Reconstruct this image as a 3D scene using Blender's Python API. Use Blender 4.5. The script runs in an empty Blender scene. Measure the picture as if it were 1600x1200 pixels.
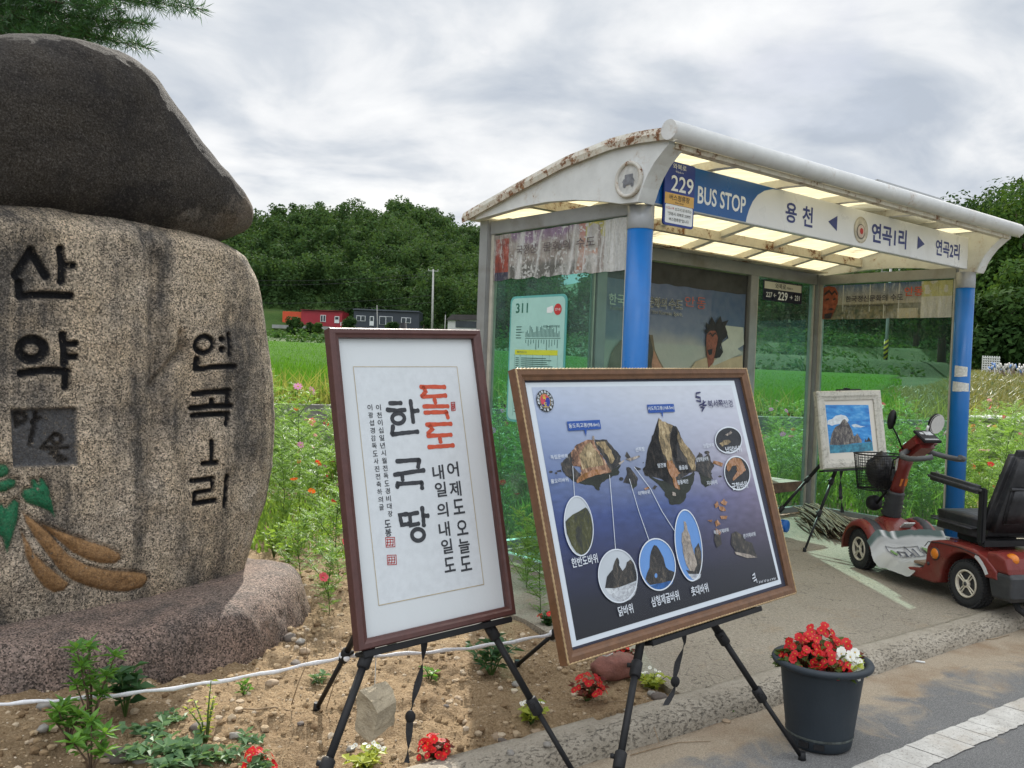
import bpy, bmesh, math, random
import numpy as np
from mathutils import Vector, Matrix
from mathutils.geometry import tessellate_polygon
from math import sin, cos, pi, radians, sqrt, atan2
S = bpy.context.scene
COL = S.collection
F, PITCH, ROLL, HC = 1413.1, .0204, .0381, 1.3475
cam_d = bpy.data.cameras.new('camera')
cam = bpy.data.objects.new('camera', cam_d)
COL.objects.link(cam)
S.camera = cam
cam_d.sensor_fit = 'HORIZONTAL'
cam_d.sensor_width = 36.0
cam_d.lens = 36.0 * F / 1600.0
cam_d.clip_start = .05
cam_d.clip_end = 3000
_fw = Vector((0, cos(PITCH), -sin(PITCH)))
_up = Vector((0, sin(PITCH), cos(PITCH)))
_rt = Vector((1, 0, 0))
CR = _rt * cos(ROLL) + _up * sin(ROLL)
CU = -_rt * sin(ROLL) + _up * cos(ROLL)
CP = Vector((0, 0, HC))
cam.matrix_world = Matrix(((CR.x, CU.x, -_fw.x, 0), (CR.y, CU.y, -_fw.y, 0), (CR.z, CU.z, -_fw.z, HC), (0, 0, 0, 1)))
SUN_EL, SUN_AZ = radians(36), radians(-3)      # azimuth measured from +Y towards +X
S.view_settings.view_transform = 'Standard'
S.view_settings.look = 'None'
S.view_settings.exposure = 0.55
S.view_settings.gamma = 1.0
W_ = bpy.data.worlds.new('World')
S.world = W_
W_.use_nodes = True
nt = W_.node_tree
nt.nodes.clear()
N = nt.nodes.new
L = nt.links.new
out = N('ShaderNodeOutputWorld')
sky = N('ShaderNodeTexSky')
sky.sky_type = 'NISHITA'
sky.sun_disc = False
sky.sun_elevation = SUN_EL
sky.sun_rotation = SUN_AZ
sky.air_density = 1.0
sky.dust_density = 1.5
bg_sky = N('ShaderNodeBackground')
bg_sky.inputs['Strength'].default_value = .06
L(sky.outputs[0], bg_sky.inputs['Color'])
tc = N('ShaderNodeTexCoord')
sep = N('ShaderNodeSeparateXYZ')
L(tc.outputs['Generated'], sep.inputs[0])
zz = N('ShaderNodeMath'); zz.operation = 'MAXIMUM'; zz.inputs[1].default_value = 0.0
L(sep.outputs['Z'], zz.inputs[0])
za = N('ShaderNodeMath'); za.operation = 'ADD'; za.inputs[1].default_value = .34
L(zz.outputs[0], za.inputs[0])
dx = N('ShaderNodeMath'); dx.operation = 'DIVIDE'
dy = N('ShaderNodeMath'); dy.operation = 'DIVIDE'
L(sep.outputs['X'], dx.inputs[0]); L(za.outputs[0], dx.inputs[1])
L(sep.outputs['Y'], dy.inputs[0]); L(za.outputs[0], dy.inputs[1])
cmb = N('ShaderNodeCombineXYZ')
L(dx.outputs[0], cmb.inputs[0]); L(dy.outputs[0], cmb.inputs[1])
cmb.inputs[2].default_value = 5.2
n1 = N('ShaderNodeTexNoise')                   # cover: where blue shows through
n1.inputs['Scale'].default_value = 2.0
n1.inputs['Detail'].default_value = 7
n1.inputs['Roughness'].default_value = .55
n1.inputs['Distortion'].default_value = .25
L(cmb.outputs[0], n1.inputs['Vector'])
r1 = N('ShaderNodeValToRGB')
r1.color_ramp.elements[0].position = .31
r1.color_ramp.elements[0].color = (0, 0, 0, 1)
r1.color_ramp.elements[1].position = .46
r1.color_ramp.elements[1].color = (1, 1, 1, 1)
L(n1.outputs['Fac'], r1.inputs[0])
mp = N('ShaderNodeMapping')
mp.inputs['Location'].default_value = (2.3, 5.1, 1.2)
mp.inputs['Scale'].default_value = (1, 1.25, 1)
L(cmb.outputs[0], mp.inputs['Vector'])
n2 = N('ShaderNodeTexNoise')                   # cloud bodies: grey bellies, bright tops
n2.inputs['Scale'].default_value = 2.9
n2.inputs['Detail'].default_value = 9
n2.inputs['Roughness'].default_value = .53
n2.inputs['Distortion'].default_value = .35
L(mp.outputs[0], n2.inputs['Vector'])
r2 = N('ShaderNodeValToRGB')
cr = r2.color_ramp
cr.elements[0].position = .33
cr.elements[0].color = (.355, .395, .455, 1)
cr.elements[1].position = .68
cr.elements[1].color = (.70, .705, .71, 1)
e = cr.elements.new(.46); e.color = (.475, .505, .545, 1)
e = cr.elements.new(.55); e.color = (.595, .61, .63, 1)
L(n2.outputs['Fac'], r2.inputs[0])
bg_cl = N('ShaderNodeBackground')
mr = N('ShaderNodeMapRange')                     # extra cloud brightness overhead and behind the viewer, added to lift shaded faces
mr.inputs[1].default_value = .43; mr.inputs[2].default_value = .85; mr.inputs[3].default_value = 1.0; mr.inputs[4].default_value = 2.4
L(sep.outputs['Z'], mr.inputs[0])
mr2 = N('ShaderNodeMapRange')
mr2.inputs[1].default_value = .1; mr2.inputs[2].default_value = -.6; mr2.inputs[3].default_value = 1.0; mr2.inputs[4].default_value = 1.7
L(sep.outputs['Y'], mr2.inputs[0])
mm = N('ShaderNodeMath'); mm.operation = 'MULTIPLY'
L(mr.outputs[0], mm.inputs[0]); L(mr2.outputs[0], mm.inputs[1])
L(mm.outputs[0], bg_cl.inputs['Strength'])
L(r2.outputs[0], bg_cl.inputs['Color'])
mix = N('ShaderNodeMixShader')
L(r1.outputs[0], mix.inputs[0]); L(bg_sky.outputs[0], mix.inputs[1]); L(bg_cl.outputs[0], mix.inputs[2])
L(mix.outputs[0], out.inputs['Surface'])
sun_d = bpy.data.lights.new('sun', 'SUN')
sun_d.energy = 5.0
sun_d.angle = radians(.53)
sun_d.color = (1.0, .95, .86)
sun = bpy.data.objects.new('sun', sun_d)
COL.objects.link(sun)
_sd = Vector((sin(SUN_AZ) * cos(SUN_EL), cos(SUN_AZ) * cos(SUN_EL), sin(SUN_EL)))
sun.rotation_euler = _sd.to_track_quat('Z', 'Y').to_euler()
sun.location = (0, 20, 30)
S.cycles.use_denoising = True
S.cycles.max_bounces = 7
S.cycles.diffuse_bounces = 3
S.cycles.glossy_bounces = 3
S.cycles.transmission_bounces = 4
S.cycles.transparent_max_bounces = 12
S.cycles.caustics_reflective = False
S.cycles.caustics_refractive = False
RNG = random.Random(7)
def ray(x, y):
 return _fw + CR * ((x - 800) / F) - CU * ((y - 600) / F)
def gp(x, y, z=0.0):
 d = ray(x, y)
 return CP + d * ((z - HC) / d.z)
def dp(x, y, Y):
 d = ray(x, y)
 return CP + d * (Y / d.y)
def onp(x, y, p0, n):
 d = ray(x, y)
 return CP + d * ((Vector(p0) - CP).dot(n) / d.dot(n))
_perm = np.random.RandomState(3).permutation(4096)
def vnoise(p):
 p = np.asarray(p, float)
 i = np.floor(p).astype(np.int64)
 f = p - i
 f = f * f * (3 - 2 * f)
 def h(a, b, c):
  return _perm[(_perm[(_perm[a & 4095] + b) & 4095] + c) & 4095] / 4095.0
 x, y, z = i[:, 0], i[:, 1], i[:, 2]
 u, v, w = f[:, 0], f[:, 1], f[:, 2]
 a = h(x, y, z) * (1 - u) + h(x + 1, y, z) * u
 b = h(x, y + 1, z) * (1 - u) + h(x + 1, y + 1, z) * u
 c = h(x, y, z + 1) * (1 - u) + h(x + 1, y, z + 1) * u
 d = h(x, y + 1, z + 1) * (1 - u) + h(x + 1, y + 1, z + 1) * u
 return (a * (1 - v) + b * v) * (1 - w) + (c * (1 - v) + d * v) * w
def fbm(p, octv=4, lac=2.03, gain=.5):
 p = np.asarray(p, float)
 s = np.zeros(len(p)); a = 1.0; t = 0
 for k in range(octv):
  s += a * (vnoise(p + 17.3 * k) - .5)
  t += a
  p = p * lac
  a *= gain
 return s / t
def sstep(a, b, x):
 t = np.clip((np.asarray(x, float) - a) / (b - a), 0, 1)
 return t * t * (3 - 2 * t)
def srgb(r, g, b):
 def f(c):
  c /= 255.0
  return c / 12.92 if c <= .04045 else ((c + .055) / 1.055) ** 2.4
 return (f(r), f(g), f(b))
class NB:
 """small node-tree writer"""
 def __init__(s, name):
  s.m = bpy.data.materials.new(name)
  s.m.use_nodes = True
  s.t = s.m.node_tree
  s.t.nodes.clear()
  s.o = s.t.nodes.new('ShaderNodeOutputMaterial')
 def n(s, typ, ins=None, **kw):
  x = s.t.nodes.new(typ)
  for k, v in kw.items():
   setattr(x, k, v)
  for k, v in (ins or {}).items():
   s.put(x.inputs[k], v)
  return x
 def put(s, sock, v):
  if isinstance(v, bpy.types.NodeSocket):
   s.t.links.new(v, sock)
  elif isinstance(v, (tuple, list)) and len(v) == 3 and sock.type == 'RGBA':
   sock.default_value = (v[0], v[1], v[2], 1)
  else:
   sock.default_value = v
 def coord(s, scale=(1, 1, 1), kind='Object', rot=(0, 0, 0)):
  c = s.n('ShaderNodeTexCoord')
  m = s.n('ShaderNodeMapping', {'Scale': scale, 'Rotation': rot})
  s.t.links.new(c.outputs[kind], m.inputs['Vector'])
  return m.outputs[0]
 def noise(s, scale, detail=4, rough=.55, vec=None, dist=0.0):
  return s.n('ShaderNodeTexNoise', {'Scale': scale, 'Detail': detail, 'Roughness': rough, 'Distortion': dist,
                                          **({'Vector': vec} if vec is not None else {})}).outputs['Fac']
 def ramp(s, fac, stops):
  r = s.n('ShaderNodeValToRGB')
  cr = r.color_ramp
  while len(cr.elements) > 1:
   cr.elements.remove(cr.elements[-1])
  for i, (p, c) in enumerate(stops):
   e = cr.elements[0] if i == 0 else cr.elements.new(p)
   e.position = p
   if not isinstance(c, (tuple, list)):
    c = (c, c, c)
   e.color = (c[0], c[1], c[2], 1)
  s.put(r.inputs[0], fac)
  return r.outputs[0]
 def mix(s, fac, a, b, mode='MIX'):
  x = s.n('ShaderNodeMix', data_type='RGBA', blend_type=mode)
  s.put(x.inputs[0], fac); s.put(x.inputs[6], a); s.put(x.inputs[7], b)
  return x.outputs[2]
 def math(s, op, a, b=0.0):
  x = s.n('ShaderNodeMath', operation=op)
  s.put(x.inputs[0], a); s.put(x.inputs[1], b)
  return x.outputs[0]
 def bump(s, h, strength=.3, dist=.01, nrm=None):
  x = s.n('ShaderNodeBump', {'Height': h, 'Strength': strength, 'Distance': dist})
  if nrm is not None:
   s.put(x.inputs['Normal'], nrm)
  return x.outputs[0]
 def bsdf(s, col, rough=.6, nrm=None, metal=0.0, spec=.5, **kw):
  p = s.n('ShaderNodeBsdfPrincipled', {'Base Color': col, 'Roughness': rough, 'Metallic': metal,
                                             'Specular IOR Level': spec})
  if nrm is not None:
   s.put(p.inputs['Normal'], nrm)
  for k, v in kw.items():
   s.put(p.inputs[k], v)
  return p.outputs[0]
 def done(s, sh):
  s.t.links.new(sh, s.o.inputs['Surface'])
  return s.m
_mc = {}
def pm(name, c, var=.18, scale=14, rough=.55, bump=.12, bscale=90, bdist=.004, metal=0., spec=.4, c2=None, dirt=0.0, dirtc=(.16, .13, .10)):
 """plain weathered surface: colour varied by noise, fine bump, optional patches of dirt"""
 if name in _mc:
  return _mc[name]
 b = NB(name)
 v = b.coord()
 nz = b.noise(scale, 5, .6, v)
 lo = tuple(x * (1 - var) for x in c)
 hi = tuple(min(1, x * (1 + var)) for x in c) if c2 is None else c2
 col = b.ramp(nz, [(.3, lo), (.7, hi)])
 if dirt > 0:
  dz = b.noise(scale * .37, 8, .68, v, .4)
  col = b.mix(b.ramp(dz, [(.62 - dirt * .3, 0.0), (.80 - dirt * .2, .85)]), col, dirtc)
 rr = b.ramp(b.noise(scale * 2.1, 3, .5, v), [(.3, max(.05, rough - .1)), (.7, min(1, rough + .1))])
 nr = b.bump(b.noise(bscale, 3, .6, v), bump, bdist) if bump > 0 else None
 m = b.done(b.bsdf(col, rr, nr, metal, spec))
 _mc[name] = m
 return m
def leafmat(name, c1, c2, trans=.35, rough=.5, attr=True):
 """foliage: hue varied leaf by leaf, light shining through"""
 if name in _mc:
  return _mc[name]
 b = NB(name)
 if attr:
  fac = b.n('ShaderNodeAttribute', attribute_name='tint').outputs['Fac']
 else:
  fac = b.noise(3, 3, .6, b.coord())
 col = b.mix(fac, c1, c2)
 d = b.bsdf(col, rough, None, 0, .35 if rough < .7 else .05)
 t = b.n('ShaderNodeBsdfTranslucent', {'Color': b.mix(.5, col, tuple(min(1, x * y) for x, y in zip(c2, (1.6, 1.5, .7))))})
 mx = b.n('ShaderNodeMixShader', {0: trans})
 b.t.links.new(d, mx.inputs[1]); b.t.links.new(t.outputs[0], mx.inputs[2])
 m = b.done(mx.outputs[0])
 _mc[name] = m
 return m
ORG = {}
def tag(o, label=None, cat=None, group=None, kind=None):
 if label: o['label'] = label
 if cat: o['category'] = cat
 if group: o['group'] = group
 if kind: o['kind'] = kind
 return o
def thing(name, loc, label, cat, group=None):
 o = bpy.data.objects.new(name, None)
 o.empty_display_size = .1
 COL.objects.link(o)
 o.location = loc
 ORG[o.name] = Vector(loc)
 return tag(o, label, cat, group)
def dup(o, parent=None):
 c = o.copy()
 COL.objects.link(c)
 if parent is not None:
  c.parent = parent
 for ch in list(o.children):
  dup(ch, c)
 return c
class MB:
 def __init__(s):
  s.v = []; s.f = []; s.mi = []; s.sm = []; s.cur = 0; s.smooth = False; s.mk = []
 def cut(s):
  s.mk.append((len(s.v), len(s.f)))
 def add(s, vs, fs, smooth=None):
  k = len(s.v)
  s.v.extend(Vector(p) for p in vs)
  for f in fs:
   s.f.append([i + k for i in f]); s.mi.append(s.cur)
   s.sm.append(s.smooth if smooth is None else smooth)
  return s
 def box(s, lo, hi, M=None, bev=0.0):
  lo = Vector(lo); hi = Vector(hi)
  if bev <= 0:
   vs = [Vector((x, y, z)) for z in (lo.z, hi.z) for y in (lo.y, hi.y) for x in (lo.x, hi.x)]
   fs = [(0, 2, 3, 1), (4, 5, 7, 6), (0, 1, 5, 4), (2, 6, 7, 3), (0, 4, 6, 2), (1, 3, 7, 5)]
  else:
   bm = bmesh.new()
   bmesh.ops.create_cube(bm, size=1)
   for v in bm.verts:
    v.co = Vector([lo[i] + (v.co[i] + .5) * (hi[i] - lo[i]) for i in range(3)])
   bmesh.ops.bevel(bm, geom=bm.edges[:] + bm.verts[:], offset=min(bev, .49 * min(hi - lo)), segments=2, affect='EDGES')
   bm.verts.index_update()
   vs = [v.co.copy() for v in bm.verts]
   fs = [[v.index for v in f.verts] for f in bm.faces]
   bm.free()
  if M is not None:
   vs = [M @ p for p in vs]
  return s.add(vs, fs, False)
 def tube(s, pts, r, seg=8, cap=True, smooth=True, flat=1.0):
  pts = [Vector(p) for p in pts]
  n = len(pts)
  rr = r if isinstance(r, (list, tuple)) else [r] * n
  vs = []; fs = []
  ref = None
  for i in range(n):
   t = (pts[min(i + 1, n - 1)] - pts[max(i - 1, 0)])
   t = t.normalized() if t.length > 1e-9 else Vector((0, 0, 1))
   if ref is None:
    ref = Vector((0, 0, 1)) if abs(t.z) < .9 else Vector((1, 0, 0))
   a = (ref - t * ref.dot(t)).normalized()
   ref = a
   b = t.cross(a)
   for k in range(seg):
    th = 2 * pi * k / seg
    vs.append(pts[i] + a * (cos(th) * rr[i]) + b * (sin(th) * rr[i] * flat))
  for i in range(n - 1):
   for k in range(seg):
    k2 = (k + 1) % seg
    fs.append((i * seg + k, i * seg + k2, (i + 1) * seg + k2, (i + 1) * seg + k))
  s.add(vs, fs, smooth)
  if cap:
   s.add(vs[:seg], [list(range(seg))[::-1]], False)
   s.add(vs[-seg:], [list(range(seg))], False)
  return s
 def lathe(s, prof, c=(0, 0, 0), axis=(0, 0, 1), seg=32, smooth=True, a0=0, a1=2 * pi):
  c = Vector(c); ax = Vector(axis).normalized()
  e1 = Vector((1, 0, 0)) if abs(ax.x) < .9 else Vector((0, 1, 0))
  e1 = (e1 - ax * e1.dot(ax)).normalized(); e2 = ax.cross(e1)
  full = abs(a1 - a0 - 2 * pi) < 1e-6
  m = seg if full else seg + 1
  vs = []; fs = []
  for (r, h) in prof:
   for k in range(m):
    th = a0 + (a1 - a0) * k / seg
    vs.append(c + ax * h + e1 * (r * cos(th)) + e2 * (r * sin(th)))
  for i in range(len(prof) - 1):
   for k in range(seg):
    k2 = (k + 1) % m
    fs.append((i * m + k, i * m + k2, (i + 1) * m + k2, (i + 1) * m + k))
  return s.add(vs, fs, smooth)
 def ell(s, c, r, M=None, nu=14, nv=9):
  vs = []; fs = []
  c = Vector(c)
  for j in range(nv + 1):
   ph = -pi / 2 + pi * j / nv
   for i in range(nu):
    th = 2 * pi * i / nu
    p = Vector((r[0] * cos(ph) * cos(th), r[1] * cos(ph) * sin(th), r[2] * sin(ph)))
    vs.append(c + (M @ p if M is not None else p))
  for j in range(nv):
   for i in range(nu):
    i2 = (i + 1) % nu
    fs.append((j * nu + i, j * nu + i2, (j + 1) * nu + i2, (j + 1) * nu + i))
  return s.add(vs, fs, True)
 def prism(s, poly, ex, smooth_side=False):
  """polygon of 3D points (planar) extruded by vector ex"""
  poly = [Vector(p) for p in poly]; ex = Vector(ex); n = len(poly)
  tr = tessellate_polygon([poly])
  s.add(poly, [list(t) for t in tr], False)
  s.add([p + ex for p in poly], [list(t)[::-1] for t in tr], False)
  vs = poly + [p + ex for p in poly]
  s.add(vs, [(i, (i + 1) % n, n + (i + 1) % n, n + i) for i in range(n)], smooth_side)
  return s
 def poly(s, pts):
  pts = [Vector(p) for p in pts]
  tr = tessellate_polygon([pts])
  return s.add(pts, [list(t) for t in tr], False)
 def build(s, name, mat, parent=None, origin=None, recalc=True, label=None):
  if origin is None:
   origin = ORG.get(parent.name, Vector((0, 0, 0))) if parent is not None else Vector((0, 0, 0))
  mk = [m for m in s.mk if m[1] < len(s.f)]
  if len(mk) > 1 or (mk and mk[0][1] > 0):        # marked pieces become objects of their own
   if mk[0][1] > 0: mk = [(0, 0)] + mk
   first = None
   for (v0, f0), (v1, f1) in zip(mk, mk[1:] + [(len(s.v), len(s.f))]):
    q = MB(); q.v = s.v[v0:v1]; q.f = [[i - v0 for i in f] for f in s.f[f0:f1]]; q.mi = s.mi[f0:f1]; q.sm = s.sm[f0:f1]
    o = q.build(name, mat, parent, origin, recalc, label)
    first = first or o
   return first
  me = bpy.data.meshes.new(name)
  me.from_pydata([tuple(p - origin) for p in s.v], [], s.f)
  mats = mat if isinstance(mat, (list, tuple)) else [mat]
  for m in mats:
   me.materials.append(m)
  me.polygons.foreach_set('material_index', s.mi)
  me.polygons.foreach_set('use_smooth', s.sm)
  if recalc:
   bm = bmesh.new(); bm.from_mesh(me)
   bmesh.ops.remove_doubles(bm, verts=bm.verts, dist=1e-5)
   bmesh.ops.recalc_face_normals(bm, faces=bm.faces)
   bm.to_mesh(me); bm.free()
  me.update()
  o = bpy.data.objects.new(name, me)
  COL.objects.link(o)
  if parent is not None:
   o.parent = parent
   ORG[o.name] = origin
  else:
   o.location = origin
   ORG[o.name] = origin
  if label: o['label'] = label
  return o
def npmesh(name, verts, quads, mat, parent=None, tint=None, smooth=False, origin=None, loc=None):
 """big mesh straight from numpy; quads (n,k) indices; tint per vertex"""
 if origin is None:
  origin = ORG.get(parent.name, Vector((0, 0, 0))) if parent is not None else Vector((0, 0, 0))
 verts = np.asarray(verts, np.float32) - np.array(origin, np.float32)
 quads = np.asarray(quads, np.int32)
 me = bpy.data.meshes.new(name)
 nv, nf, k = len(verts), len(quads), quads.shape[1]
 me.vertices.add(nv); me.vertices.foreach_set('co', verts.ravel())
 me.loops.add(nf * k); me.loops.foreach_set('vertex_index', quads.ravel())
 me.polygons.add(nf)
 me.polygons.foreach_set('loop_start', np.arange(0, nf * k, k, dtype=np.int32))
 me.polygons.foreach_set('loop_total', np.full(nf, k, np.int32))
 me.polygons.foreach_set('use_smooth', np.full(nf, smooth, bool))
 for m in (mat if isinstance(mat, (list, tuple)) else [mat]):
  me.materials.append(m)
 if tint is not None:
  a = me.attributes.new('tint', 'FLOAT', 'POINT')
  a.data.foreach_set('value', np.asarray(tint, np.float32))
 me.update(calc_edges=True)
 o = bpy.data.objects.new(name, me)
 COL.objects.link(o)
 if parent is not None:
  o.parent = parent; ORG[o.name] = origin
 else:
  o.location = origin; ORG[o.name] = origin
 return o
_tc = {}
def glyphs(body, bold=0.0):
 k = (body, bold)
 if k not in _tc:
  c = bpy.data.curves.new('t', 'FONT')
  c.body = body; c.offset = bold; c.resolution_u = 3; c.size = 1
  o = bpy.data.objects.new('t', c)
  COL.objects.link(o)
  dg = bpy.context.evaluated_depsgraph_get()
  me = bpy.data.meshes.new_from_object(o.evaluated_get(dg))
  vs = [(v.co.x, v.co.y) for v in me.vertices]
  fs = [list(p.vertices) for p in me.polygons]
  bpy.data.objects.remove(o); bpy.data.curves.remove(c); bpy.data.meshes.remove(me)
  _tc[k] = (vs, fs)
 return _tc[k]
def text(mb, body, c, ux, uy, h=None, w=None, bold=0.0, xs=1.0):
 """lettering centred on c; ux, uy unit vectors right and up; h cap height in metres or w total width"""
 vs, fs = glyphs(body, bold)
 if not vs:
  return
 x0 = min(p[0] for p in vs); x1 = max(p[0] for p in vs); y0 = min(p[1] for p in vs); y1 = max(p[1] for p in vs)
 if h is None:
  sx = sy = w / (x1 - x0)
  sy *= 1 / xs
 else:
  sy = h / (y1 - y0); sx = sy * xs
  if w is not None:
   sx = w / (x1 - x0)
 c = Vector(c); ux = Vector(ux); uy = Vector(uy)
 mb.cut()
 mb.add([c + ux * ((p[0] - (x0 + x1) / 2) * sx) + uy * ((p[1] - (y0 + y1) / 2) * sy) for p in vs], fs, False)
class Plane:
 """flat board from the photograph's four corners (tl, tr, br, bl), standing at mean depth Y"""
 def __init__(s, px, Y):
  r = [ray(*p) for p in px]
  A = np.array([[-r[1][i], r[2][i], -r[3][i]] for i in range(3)])
  d = np.linalg.solve(A, -np.array(r[0]))
  Q = [r[0]] + [r[i + 1] * float(d[i]) for i in range(3)]
  k = Y / (sum(q.y for q in Q) / 4)
  s.Q = [CP + q * k for q in Q]
  s.o = s.Q[0]
  s.U = s.Q[1] - s.Q[0]; s.V = s.Q[3] - s.Q[0]
  s.w = s.U.length; s.h = s.V.length
  s.u = s.U.normalized(); s.v = s.V.normalized()
  s.n = s.v.cross(s.u).normalized()
  if s.n.dot(CP - s.o) < 0:
   s.n = -s.n
 def px(s, x, y, off=0.0):
  return onp(x, y, s.o + s.n * off, s.n)
 def at(s, a, b, off=0.0):
  return s.o + s.u * a + s.v * b + s.n * off
 def uv(s, x, y):
  p = s.px(x, y) - s.o
  M = np.array([[s.u.dot(s.u), s.u.dot(s.v)], [s.u.dot(s.v), s.v.dot(s.v)]])
  r = np.linalg.solve(M, np.array([p.dot(s.u), p.dot(s.v)]))
  return float(r[0]), float(r[1])
 def box(s, mb, a0, a1, b0, b1, n0, n1):
  P = [s.at(a, b, n) for n in (n0, n1) for b in (b0, b1) for a in (a0, a1)]
  mb.add(P, [(0, 2, 3, 1), (4, 5, 7, 6), (0, 1, 5, 4), (2, 6, 7, 3), (0, 4, 6, 2), (1, 3, 7, 5)], False)
 def frame(s, mb, w, n0, n1, bev=.006, inset=0.0):
  """mitred moulding of width w round the edge with a chamfered lip"""
  def ring(i, n):
   return [s.at(i, i, n), s.at(s.w - i, i, n), s.at(s.w - i, s.h - i, n), s.at(i, s.h - i, n)]
  rs = [ring(inset, n0), ring(inset, n1 - bev), ring(inset + bev, n1), ring(inset + w * .55, n1), ring(inset + w * .75, n1 - bev), ring(inset + w, n1 - bev * 1.6), ring(inset + w, n0)]
  vs = [p for r in rs for p in r]
  fs = []
  for j in range(len(rs) - 1):
   for k in range(4):
    fs.append((j * 4 + k, j * 4 + (k + 1) % 4, (j + 1) * 4 + (k + 1) % 4, (j + 1) * 4 + k))
  mb.add(vs, fs, False)
 def stroke(s, mb, pts, wpx, off, closed=False):
  """brush stroke along pixel points as a flat ribbon with rounded ends"""
  P = [s.px(x, y, off) for x, y in pts]
  k = (s.px(pts[0][0] + 1, pts[0][1], off) - s.px(pts[0][0], pts[0][1], off)).length
  ribbon(mb, P, wpx * k * .5, s.n, closed)
 def patch(s, mb, pts, off):
  mb.poly([s.px(x, y, off) for x, y in pts])
def ribbon(mb, P, r, n, closed=False, ends=True):
 m = len(P)
 Lf = []; Rt = []
 for i in range(m):
  if closed:
   t = P[(i + 1) % m] - P[i - 1]
  else:
   t = P[min(i + 1, m - 1)] - P[max(i - 1, 0)]
  t.normalize()
  sd = n.cross(t).normalized()
  rr = r[i] if isinstance(r, (list, tuple)) else r
  if not closed and 0 < i < m - 1:
   a = (P[i] - P[i - 1]).normalized(); b = (P[i + 1] - P[i]).normalized()
   cs = max(.35, sqrt(max(0, (1 + a.dot(b)) / 2)))
   rr = rr / cs
  Lf.append(P[i] + sd * rr); Rt.append(P[i] - sd * rr)
 vs = Lf + Rt
 fs = [(i, i + 1, m + i + 1, m + i) for i in range(m - 1)]
 if closed:
  fs.append((m - 1, 0, m, 2 * m - 1))
 mb.add(vs, fs, False)
 if ends and not closed:
  for (c, t, rr) in ((P[0], (P[0] - P[1]).normalized(), r if not isinstance(r, (list, tuple)) else r[0]),
                           (P[-1], (P[-1] - P[-2]).normalized(), r if not isinstance(r, (list, tuple)) else r[-1])):
   sd = n.cross(t).normalized()
   ring = [c + sd * (rr * cos(a)) + t * (rr * .8 * sin(a)) for a in [pi * k / 6 for k in range(7)]]
   mb.add(ring, [list(range(7))], False)
def circ(cx, cy, rx, ry=None, n=22, a0=0, a1=2 * pi):
 ry = rx if ry is None else ry
 return [(cx + rx * cos(a0 + (a1 - a0) * k / n), cy + ry * sin(a0 + (a1 - a0) * k / n)) for k in range(n)]
def zc(x0, y0, sc, pts):
 """points noted on an enlarged crop back to photograph pixels"""
 return [(x0 + x / sc, y0 + y / sc) for x, y in pts]
# ================================================================== the setting
C0 = Vector((.908, 3.672, 0)); CANG = .642
CD = Vector((cos(CANG), sin(CANG), 0)); CN = Vector((-sin(CANG), cos(CANG), 0))
YAW = .6798
SA = Vector((cos(YAW), sin(YAW), 0)); SB = Vector((-sin(YAW), cos(YAW), 0))
SP = Vector((.7114, 5.2795, 0)); SW, SD = 4.0873, 1.4509
ROADZ = -.075
def sloc(a, b, z=0.0):
 return SP + SA * a + SB * b + Vector((0, 0, z))
def wall_y(x):
 return 12.22 + .24 * np.asarray(x, float)
def terrain(x, y):
 x = np.asarray(x, float); y = np.asarray(y, float)
 d = y - wall_y(x)
 side = sstep(-.03, .24, x / np.maximum(y, 5))
 pad = .66 + np.clip(d, 0, 33) * (.040 - .013 * side)
 dd = np.clip(d - 33, 0, None)
 t = np.clip(dd / (105 - 70 * side), 0, 1)                # terraced bank up to the foot of the hill
 rise = (2.9 + 1.5 * side) * t
 st = 1.15
 q = rise / st
 rise = st * (np.floor(q) + sstep(.55, 1.0, q - np.floor(q)))
 h = pad + rise
 hs = np.clip(dd - (105 - 70 * side), 0, None)
 ang = x / np.maximum(y, 5)
 crest = 27.5 + 3.5 * np.exp(-((ang + .19) / .06) ** 2) - 9 * sstep(-.14, -.04, ang)
 hill = crest * sstep(-25, 85, hs) - crest * sstep(-25, 85, 0)
 hill = np.where(hs > 0, hill * (1 + .0), 0)
 far = 33 * sstep(130, 250, hs) * sstep(-.19, -.13, ang) * (1 - sstep(-.03, .0, ang))
 bank = .62 * sstep(.44, .52, ang) * sstep(.2, 9, d) * (1 - sstep(18, 30, d))
 h = h + hill + far + bank
 h = h + .5 * fbm(np.stack([x * .07, y * .07, x * 0], 1), 3) * sstep(34, 60, d)
 return np.where(d > .05, h, -.4)
def grid(name, xs, ys, zf, mat, smooth=True):
 X, Y = np.meshgrid(xs, ys)
 Z = zf(X.ravel(), Y.ravel())
 V = np.stack([X.ravel(), Y.ravel(), Z], 1)
 nx, ny = len(xs), len(ys)
 i = np.arange(nx - 1)[None, :] + (np.arange(ny - 1) * nx)[:, None]
 Q = np.stack([i, i + 1, i + nx + 1, i + nx], -1).reshape(-1, 4)
 return npmesh(name, V, Q, mat, smooth=smooth)
def ground_mat():
 b = NB('grassland')
 v = b.coord()
 c1 = b.ramp(b.noise(.35, 6, .6, v), [(.3, (.024, .060, .012)), (.5, (.045, .09, .02)), (.7, (.085, .115, .035))])
 c2 = b.ramp(b.noise(9, 4, .7, v), [(.3, (.02, .05, .01)), (.7, (.09, .15, .03))])
 col = b.mix(.45, c1, c2)
 nr = b.bump(b.noise(5, 6, .75, v), 1.0, .25)
 return b.done(b.bsdf(col, .85, nr, 0, .15))
xs = np.concatenate([np.linspace(-420, -60, 40), np.linspace(-57, -12, 46), np.linspace(-11.6, 22, 120), np.linspace(23, 70, 48), np.linspace(75, 420, 36)])
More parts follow.
